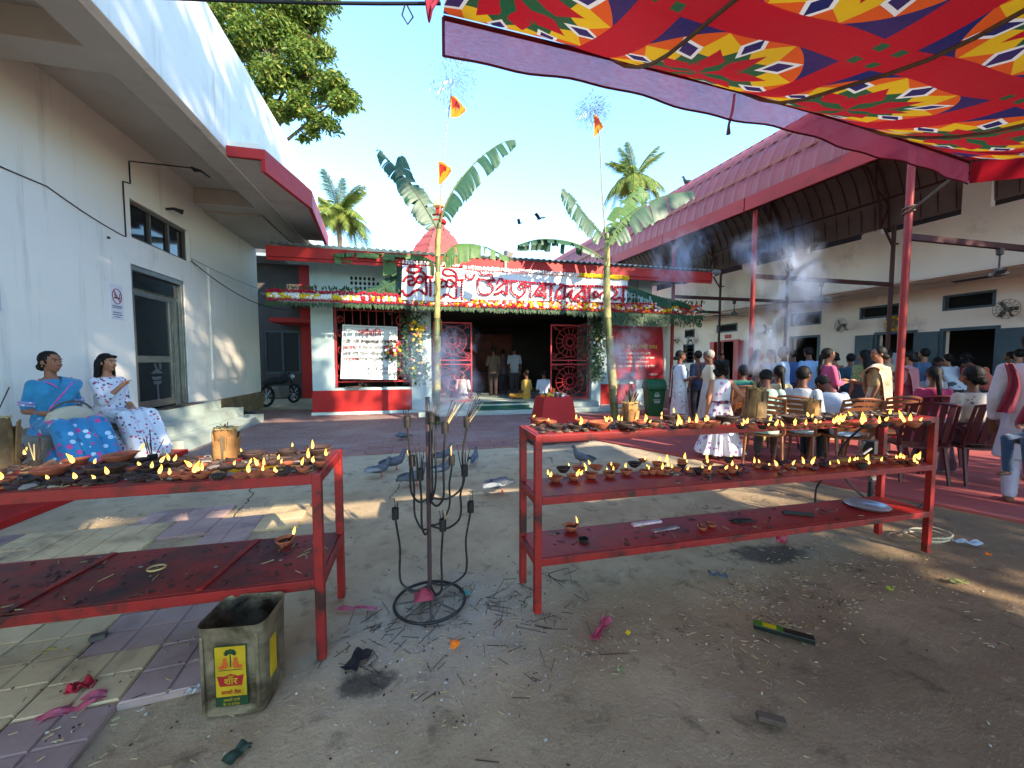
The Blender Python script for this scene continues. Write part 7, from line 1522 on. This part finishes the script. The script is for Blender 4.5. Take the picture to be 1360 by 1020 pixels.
for P_, pts in ((W1, ((.2, .36, -.03), (.2, .5, -.12), (.2, .52, -.3), (.2, .48, -.5))),):
    o = P_['o']; pz = P_['pz']
    MB().tube([V((-.19+.05*math.sin(i*.5), .33+.16*min(1, i/4)-.02*max(0, i-6), pz+.07-.022*i*i/6-.03*max(0, i-4))) for i in range(12)], .012, 6).build('sari_border', m_magenta, o)
MB().tube([W1['U']((.12, .11, .05)), W1['U']((.09, .142, .17)), W1['U']((.0, .16, .3)), W1['U']((-.1, .125, .42)), W1['U']((-.15, .02, .48))], .009, 6).build('pallu_border', m_magenta, W1['o'])
m_lilac = print_mat('lilac_band', '#8f86b8', ['#b03a86', '#d8d4e0'], 40, .4)
for P_ in (W1,):
    for (E_, W_), s in zip(P_['arms'], (-1, 1)):
        sh_ = P_['U'](V((s*.142, -.005, .42))); d = (E_-sh_).normalized(); u = d.orthogonal().normalized(); v_ = d.cross(u)
        for f, r_ in ((.80, .058), (.70, .06)): c = sh_.lerp(E_, f); MB().tube([c+(u*math.cos(a)+v_*math.sin(a))*r_ for a in [k*math.pi/9 for k in range(18)]], .011, 6, closed=True).build('sleeve_band', m_lilac, P_['o'], smooth=True)
MB().tube([W1['U'](p) for p in ((-.085, -.02, .475), (-.06, .085, .43), (.0, .118, .37), (.06, .09, .43), (.085, -.02, .475))], .008, 6).build('neckline', m_magenta, W1['o'], smooth=True)
for s, P_ in ((-1, W1), (1, W1), (-1, W2)):
    MB().ball(P_['H'](P_['C']+V((s*.078, -.005, -.045))), .008, 8, 6).build('earring', m_gold, P_['o'])
    E_, W_ = P_['arms'][0 if s < 0 else 1]; d = (W_-E_).normalized(); c = E_.lerp(W_, .88); u = d.orthogonal().normalized(); v_ = d.cross(u); MB().tube([c+(u*math.cos(a)+v_*math.sin(a))*.031 for a in [k*math.pi/7 for k in range(14)]], .004, 5, closed=True).build('bangle', m_gold, P_['o'])
m_bag = cloth('cream_bag', '#b3a894', '#a69a85')
bo = W1['o']; mw = Matrix.Translation(bo.location) @ bo.rotation_euler.to_matrix().to_4x4()
c = mw @ V((.0, .27, .80)); o = thing('handbag', 'cream cloth handbag held on the lap of the woman in blue', 'bag', c, bo.rotation_euler.z)
blob([('e', (0, 0, 0), (.2, .075, .105)), ('e', (.08, 0, -.03), (.13, .07, .09)), ('e', (-.09, 0, -.02), (.12, .07, .09))], .012, 'bag_body', m_bag, o)
MB().tube(spline([(-.17, .02, .06), (-.08, .03, .14), (.06, .03, .15), (.17, .02, .07)], 6), .011, 6).build('strap', cloth('bag_strap', '#4c443c'), o, smooth=True)
c = Matrix.Translation(W2['o'].location) @ W2['o'].rotation_euler.to_matrix().to_4x4() @ V((.1, .36, .80)); MB().obox((0, 0, 0), (.075, .15, .009)).build('phone', M('phone_grey', '#5f6474', rough=.3), None, c, rot=(0, -.1, W2['o'].rotation_euler.z+.3), bevel=.003, label='grey phone resting on the lap of the woman in white floral', cat='phone')
# the girl, and the two women talking by the temple
m_gd = print_mat('girl_dress', '#cfcad2', ['#7a4a80', '#a27aa8'], 13, .36); x, y = G(958, 5.6)
gl_ = person('girl in a sleeveless white dress with purple flowers and short curly hair, turned away', x, y, 70, 1.38, arms=('down', 'hip'), head=(-.5, .0), top=m_gd, sleeve=0, bottom=('dress', m_gd), hair=('curly', None), skin=2, vox=.0125, female=True)
m_bow = cloth('purple_bow', '#43182f'); U_ = gl_['U']
b = MB(); b.ball(U_((.04, -.135, .1)), (.045, .018, .03), 8, 6).ball(U_((-.04, -.135, .1)), (.045, .018, .03), 8, 6).ball(U_((0, -.14, .1)), (.015, .018, .016), 8, 6); b.build('bow', m_bow, gl_['o'], smooth=True)
MB().tube([U_((.148*math.cos(a), .118*math.sin(a), .1)) for a in [k*math.pi/12 for k in range(24)]], .012, 6, closed=True).build('sash', m_bow, gl_['o'])
m_ws = print_mat('white_sari', '#c4c8c6', ['#8f9aa0', '#a58f8f'], 15, .33); m_wb = cloth('white_blouse', '#b9c6d6')
x, y = G(903, 8.3); person('woman in a white sari and pale blue blouse talking with her hand out', x, y, -15, 1.6, arms=('fwd', 'fwd'), head=(0, 0), top=m_wb, sleeve=.4, bottom=('sari', m_ws), hair=('bun', None), skin=1, vox=.0135, pallu=(m_ws, .17))
m_cream_s = cloth('cream_shirt', '#c3b89f'); m_ow = cloth('offwhite_cotton', '#b9b3a9')
x, y = G(942, 7.9); person('grey haired person in a cream shirt and white wrap with a hand at the mouth', x, y, 150, 1.6, arms=('down', 'chin'), head=(.1, .1), top=m_cream_s, sleeve=.4, bottom=('skirt', m_ow), hair=('short', m_hairg), skin=1, vox=.0135, long_top=.05)
x, y = G(926, 9.2); person('person in dark navy clothes standing behind the two talking women', x, y, 100, 1.62, arms=('down', 'down'), top=cloth('navy_shirt', '#1f2b45'), sleeve=.4, bottom=('trousers', cloth('black_cloth', '#15161c')), hair=('short', None), skin=1)
x, y = G(938, 11.5); person('person in maroon farther back near the red doorway', x, y, -90, 1.66, top=cloth('plum_shirt', '#4a1c28'), sleeve=.8, bottom=('trousers', cloth('dark_trousers', '#1c1b20')), hair=('short', None), skin=1, vox=.02)
x, y = G(958, 12.0); person('person in a faded pink shirt by the dark open doorway', x, y, -110, 1.6, top=cloth('faded_pink', '#7c5560'), sleeve=.4, bottom=('trousers', cloth('charcoal', '#232329')), hair=('bun', None), skin=0, vox=.02)
# standing in the smoke
m_prt = print_mat('brown_print', '#7c6a63', ['#3c2a2c', '#b7a79a'], 20, .25)
x, y = G(1006, 8.6); person('woman with long dark hair in a brown printed dress beside the thick red post', x, y, -30, 1.62, arms=('fwd', 'cross'), top=m_prt, sleeve=.4, bottom=('skirt', m_prt), hair=('long', None), skin=0)
x, y = G(1023, 8.9); person('woman in bluish grey holding out her hands in the smoke', x, y, 180, 1.64, arms=('fwd', 'fwd'), top=cloth('bluegrey', '#7f93a8'), sleeve=.8, bottom=('skirt', cloth('mauve_skirt', '#6a4f5c')), hair=('tail', None), skin=2)
x, y = G(1040, 8.2); person('man in a pale blue shirt with his back to the yard, looking sideways', x, y, 118, 1.68, arms=('down', 'fwd'), head=(.5, .1), top=cloth('pale_blue_shirt', '#8fa9c6'), sleeve=.42, bottom=('trousers', cloth('grey_trousers', '#4a4b52')), hair=('short', None), skin=1)
x, y = G(1052, 9.6); person('person in blue partly hidden behind the pale blue shirted man', x, y, 60, 1.66, top=cloth('mid_blue', '#3d5c8c'), sleeve=.42, bottom=('trousers', cloth('dark_trousers2', '#202026')), hair=('short', None), skin=1, vox=.02)
x, y = G(1074, 9.0); person('broad man in a sky blue shirt seen from behind by the dark doorway', x, y, 75, 1.7, arms=('down', 'down'), head=(0, .35), top=cloth('sky_shirt', '#7fa3cc'), sleeve=.42, bottom=('trousers', cloth('brown_trousers', '#3b332e')), hair=('short', None), skin=1, belly=1.15)
m_pk = print_mat('pink_dupatta', '#b4446e', ['#8b98a6', '#cfa0b0'], 7, .2)
x, y = G(1099, 6.9); person('woman in a pink and grey top with dark ponytail facing the hall', x, y, -22, 1.6, arms=('fwd', 'fwd'), head=(0, -.05), top=m_pk, sleeve=.7, bottom=('skirt', cloth('pink_skirt', '#93566e')), hair=('tail', None), skin=2, vox=.0135, pallu=(cloth('grey_dupatta', '#8c98a3'), .14))
x, y = G(1129, 8.4); person('man in a dark teal shirt facing the doors, head above the chairs', x, y, 60, 1.54, head=(0, .1), top=cloth('teal_shirt', '#234250'), sleeve=.42, bottom=('trousers', cloth('dark_trousers3', '#212228')), hair=('short', None), skin=1)
x, y = G(1152, 9.6); person('person in dark blue standing before the blue door leaf', x, y, 80, 1.62, top=cloth('dark_blue', '#1f2a4c'), sleeve=.8, bottom=('trousers', cloth('dark_trousers4', '#1b1c22')), hair=('short', None), skin=1, vox=.02)
m_cs = print_mat('cream_sari', '#c2a583', ['#a0392f', '#8d5a3a'], 13, .4)
x, y = G(1166, 6.1); P_ = person('woman in a cream sari with red border and flower motifs, back turned', x, y, 115, 1.6, arms=('down', 'fwd'), head=(.75, .05), top=cloth('mustard_blouse', '#a4865a'), sleeve=.42, bottom=('sari', m_cs), hair=('bun', None), skin=0, vox=.0135, pallu=(cloth('cream_pallu', '#cbb592', '#bf6a52'), .2))
x, y = G(1206, 7.2); person('woman in a maroon and pink sari half hidden by the near red post', x, y, 110, 1.56, arms=('cross', 'cross'), top=cloth('rose_blouse', '#8a5a58'), sleeve=.42, bottom=('sari', cloth('maroon_sari', '#6b2a38')), hair=('bun', None), skin=0, pallu=(cloth('pink_pallu', '#9a5f66'), .18))
m_wh = cloth('white_shirt', '#b5b8be'); m_or = cloth('rust_shirt', '#a8452a')
x, y = G(1273, 8.2); person('man in a white shirt and grey trousers bending over at the doors', x, y, 65, 1.7, lean=.75, arms=('reach', 'reach'), head=(0, .5), top=m_wh, sleeve=.85, bottom=('trousers', cloth('slate_trousers', '#3f474d')), hair=('short', None), skin=1)
x, y = G(1318, 7.8); person('man in a rust orange shirt bending beside the white shirted one', x, y, 70, 1.7, lean=.8, arms=('reach', 'reach'), head=(0, .5), top=m_or, sleeve=.42, bottom=('trousers', cloth('navy_trousers', '#1d2434')), hair=('short', None), skin=1, belly=1.12)
x, y = G(1296, 9.0); person('person in dark red squeezed between the two bending men', x, y, 85, 1.6, lean=.3, arms=('reach', 'reach'), top=cloth('dark_red_shirt', '#59202a'), sleeve=.42, bottom=('trousers', cloth('dark_trousers5', '#1d1d22')), hair=('bun', None), skin=1, vox=.02)
x, y = G(1240, 7.6); person('seated person wrapped in a white head scarf among the crowd', x, y, 45, 1.58, seat=.45, arms=('cross', 'lap'), head=(0, .25), top=cloth('grey_shawl', '#8d888b'), sleeve=.85, bottom=('skirt', m_ow), hair=('scarf', cloth('white_scarf', '#b8b2b0')), skin=1)
x, y = G(1215, 9.4); person('person in black and pink near the crowded doorway', x, y, 95, 1.58, top=cloth('wine_top', '#4b2030'), sleeve=.42, bottom=('skirt', cloth('black_skirt', '#17161a')), hair=('bun', None), skin=1, vox=.02)
x, y = G(1186, 9.2); person('person under a pale cap cloth behind the near post', x, y, 85, 1.56, top=cloth('beige_top', '#6b6058'), sleeve=.42, bottom=('trousers', cloth('dark_trousers6', '#1e1e24')), hair=('scarf', cloth('grey_scarf', '#8f8a88')), skin=1, vox=.02)
x, y = G(1340, 9.2); person('person in a dark shirt at the far door leaf', x, y, 100, 1.6, top=cloth('dark_shirt2', '#24222a'), sleeve=.42, bottom=('trousers', cloth('dark_trousers7', '#1a1a1f')), hair=('short', None), skin=1, vox=.02)
xs = ((1146, 7.9, 70, 1.6, '#6b7a4a', '#2a2a2e', 'long', 'woman in olive green beside the teal shirted man', 'kurti'), (1178, 8.5, 100, 1.62, '#a08c74', '#3a3030', 'short', 'man in a beige shirt behind the cream sari', ''), (1226, 8.8, 80, 1.66, '#37506e', '#202028', 'short', 'man in a denim blue shirt between the two blue doors', ''), (1258, 9.4, 95, 1.55, '#b09a9c', '#5a4048', 'bun', 'woman in dusty rose at the open doorway', 'kurti'), (1108, 9.2, 60, 1.58, '#96523c', '#33241f', 'bun', 'woman in brick orange past the pink clad woman', 'kurti'), (1352, 8.6, 75, 1.64, '#c0b090', '#35322f', 'short', 'man in a straw coloured shirt beside the last door leaf', ''), (1000, 10.4, 20, 1.6, '#5a6a80', '#26262c', 'short', 'man in steel blue by the far end of the hall', ''))
for px, d, f, h_, tp_, bt, hr_, lab, kd in xs:
    x, y = G(px, d); person(lab, x, y, f, h_, arms=('down', 'fwd'), head=(rnd.uniform(-.4, .4), rnd.uniform(-.1, .25)), top=print_mat('print_'+hr_, tp_, ['#3a2c30', '#b9a58f'], 22, .25) if kd else cloth('shirt_cloth', tp_), sleeve=.42, bottom=('skirt' if kd else 'trousers', cloth('lower_cloth', bt)), hair=(hr_, None), skin=rnd.randrange(3), vox=.018)
# seated on chairs
m_yl = cloth('pale_yellow_blouse', '#bfae86')
def seated(px, d, face, kind, plabel, clabel, h=1.6, **k):
    x, y = G(px, d); a = R(face); put_chair(kind, x, y, a-R(90), clabel); person(plabel, x-.02*math.cos(a), y-.02*math.sin(a), face, h, seat=.45, z=.014, group=None, **k)
seated(1018, 5.3, 40, 'b', 'person in a pale green grey shirt slumped in a chair behind the charred stump', 'brown plastic chair behind the charred trunk stump', arms=('knee', 'knee'), head=(.3, .5), lean=.25, top=cloth('palegreen', '#93a79c'), sleeve=.85, bottom=('trousers', cloth('brown_trousers2', '#4a3a36')), hair=('short', None), skin=1, vox=.0135)
seated(1034, 6.4, 65, 'm', 'woman in a pale yellow blouse with plaited hair seated in a maroon chair', 'maroon plastic chair holding the woman with plaited hair', arms=('lap', 'lap'), top=m_yl, sleeve=.42, bottom=('skirt', cloth('yellow_skirt', '#a39452')), hair=('tail', None), skin=1, vox=.0135)
seated(1068, 5.3, 20, 'b', 'man in a white striped shirt seated in profile on a brown chair', 'brown plastic chair under the man in the striped shirt', arms=('lap', 'lap'), head=(-.35, .05), top=cloth('striped_shirt', '#aab0ba', '#8f97a5'), sleeve=.5, bottom=('trousers', cloth('dark_trousers8', '#2a2a30')), hair=('short', None), skin=1, vox=.0135)
seated(1120, 5.1, 75, 'b', 'person in a white shirt leaning forward with a dark strap over the back', 'brown plastic chair behind the golden trunk stump', arms=('knee', 'knee'), head=(0, .6), lean=.5, top=cloth('white_blue_shirt', '#a9b4c6'), sleeve=.5, bottom=('trousers', cloth('brown_trousers3', '#352b2a')), hair=('short', None), skin=1, vox=.0135)
seated(986, 7.6, 60, 'b', 'woman in a teal green blouse seated behind the girl', 'brown plastic chair of the woman in teal', arms=('lap', 'lap'), top=cloth('teal_blouse', '#1f6a5c'), sleeve=.42, bottom=('sari', cloth('teal_sari', '#1d4f58')), hair=('bun', None), skin=1)
seated(1240, 5.4, 50, 'm', 'woman in a magenta blouse with dark hair tied back, seated near the rack', 'maroon plastic chair of the woman in magenta', arms=('lap', 'lap'), top=cloth('magenta_blouse', '#9b2450'), sleeve=.42, bottom=('sari', cloth('magenta_sari', '#7c2044')), hair=('tail', None), skin=1, vox=.0135)
seated(1290, 4.5, 70, 'm', 'woman in a white dotted shawl with a high bun, seated at the cables', 'maroon plastic chair with its slatted back towards the rack', h=1.62, arms=('lap', 'lap'), top=print_mat('dotted_shawl', '#b3a49a', ['#6a5048', '#8a7a70'], 13, .22), sleeve=.85, bottom=('sari', cloth('plum_sari', '#4f2a35')), hair=('bun', None), skin=1, vox=.0125)
for px, d, f, kd, lab in ((1170, 5.4, 80, 'b', 'empty brown plastic chair beside the cream sari'), (1215, 4.6, 60, 'm', 'maroon plastic chair half hidden by the rack end'), (985, 6.4, 75, 'b', 'empty brown plastic chair just past the girl')):
    x, y = G(px, d); put_chair(kd, x, y, R(f)-R(90), lab)
# man at the edge of the picture carrying a child
m_kur = cloth('white_kurta', '#b9b2bd', '#aaa3b0')
x, y = G(1372, 3.75); MN = person('man in long white kurta and red scarf carrying a child beside the yard', x, y, 25, 1.66, arms=('down', 'fwd'), top=m_kur, sleeve=.9, bottom=('trousers', cloth('lilac_trousers', '#a79fb0')), hair=('short', None), skin=1, vox=.0125, long_top=.3)
MB().sheet(lambda u, v: MN['U']((-.11+.03*v, .155-.03*math.sin(u*3), .44-.55*u+.0*v)) if False else MN['U'](((-.16+.09*v+.02*math.sin(u*5))*(1-.2*u), .15+.012*math.sin(v*9+u*4), .43-.5*u)), 12, 3, thick=.008).build('scarf', cloth('red_scarf', '#7a1730'), MN['o'], smooth=True)
MB().sheet(lambda u, v: MN['U']((-.17+(.05+.05*u)*v+.03*math.sin(u*4), -.135-.014*math.sin(v*8+u*3), .47-.46*u)), 14, 8, thick=.008).build('scarf', cloth('red_scarf2', '#7a1730'), MN['o'], smooth=True)
x2, y2 = G(1385, 3.42); person('child in red top and blue jeans held sideways with one leg dangling', x2, y2, 166.5+13, 1.0, seat=.62, z=.05, lean=-.3, arms=('lap', 'lap'), top=cloth('child_red_top', '#7a1a2e'), sleeve=.42, bottom=('trousers', cloth('blue_jeans', '#28405f', '#1f324c')), hair=('short', None), skin=1, vox=.0115, knees=.36)
# people in the dim temple hall
for px, d, f, h, st_, tp_, bt, lab in ((655, 13.2, 100, 1.62, None, '#5a4638', '#3a2c28', 'person in brown standing inside the temple'), (683, 13.6, 80, 1.66, None, '#8a8f9a', '#2d2e35', 'man in a grey shirt standing inside the temple'), (699, 11.9, 130, 1.6, .03, '#b08a3a', '#b07c1c', 'man in a yellow wrap seated cross-legged on the temple floor'), (722, 12.0, 95, 1.62, .03, '#a9b0bd', '#2b3040', 'man in a white shirt seated on the temple floor by the gate'), (615, 12.0, 60, 1.6, .03, '#b2b4b8', '#39405a', 'person in white seated behind the lattice gate'), (603, 12.5, 80, 1.6, .03, '#3c5c8c', '#262a38', 'person in blue seated deeper behind the lattice gate'), (668, 14.0, 90, 1.55, None, '#4a3a44', '#2b2328', 'dim figure at the back of the temple hall')):
    x, y = G(px, d); P_ = person(lab, x, y, f, h, seat=st_, z=.25, arms=('lap', 'lap') if st_ else ('fwd', 'down'), top=cloth('inner_top', tp_), sleeve=.42, bottom=('trousers', cloth('inner_bottom', bt)), hair=('short', None), skin=1, vox=.019, knees=.12 if st_ else None, legsplay=.12 if st_ else 0)
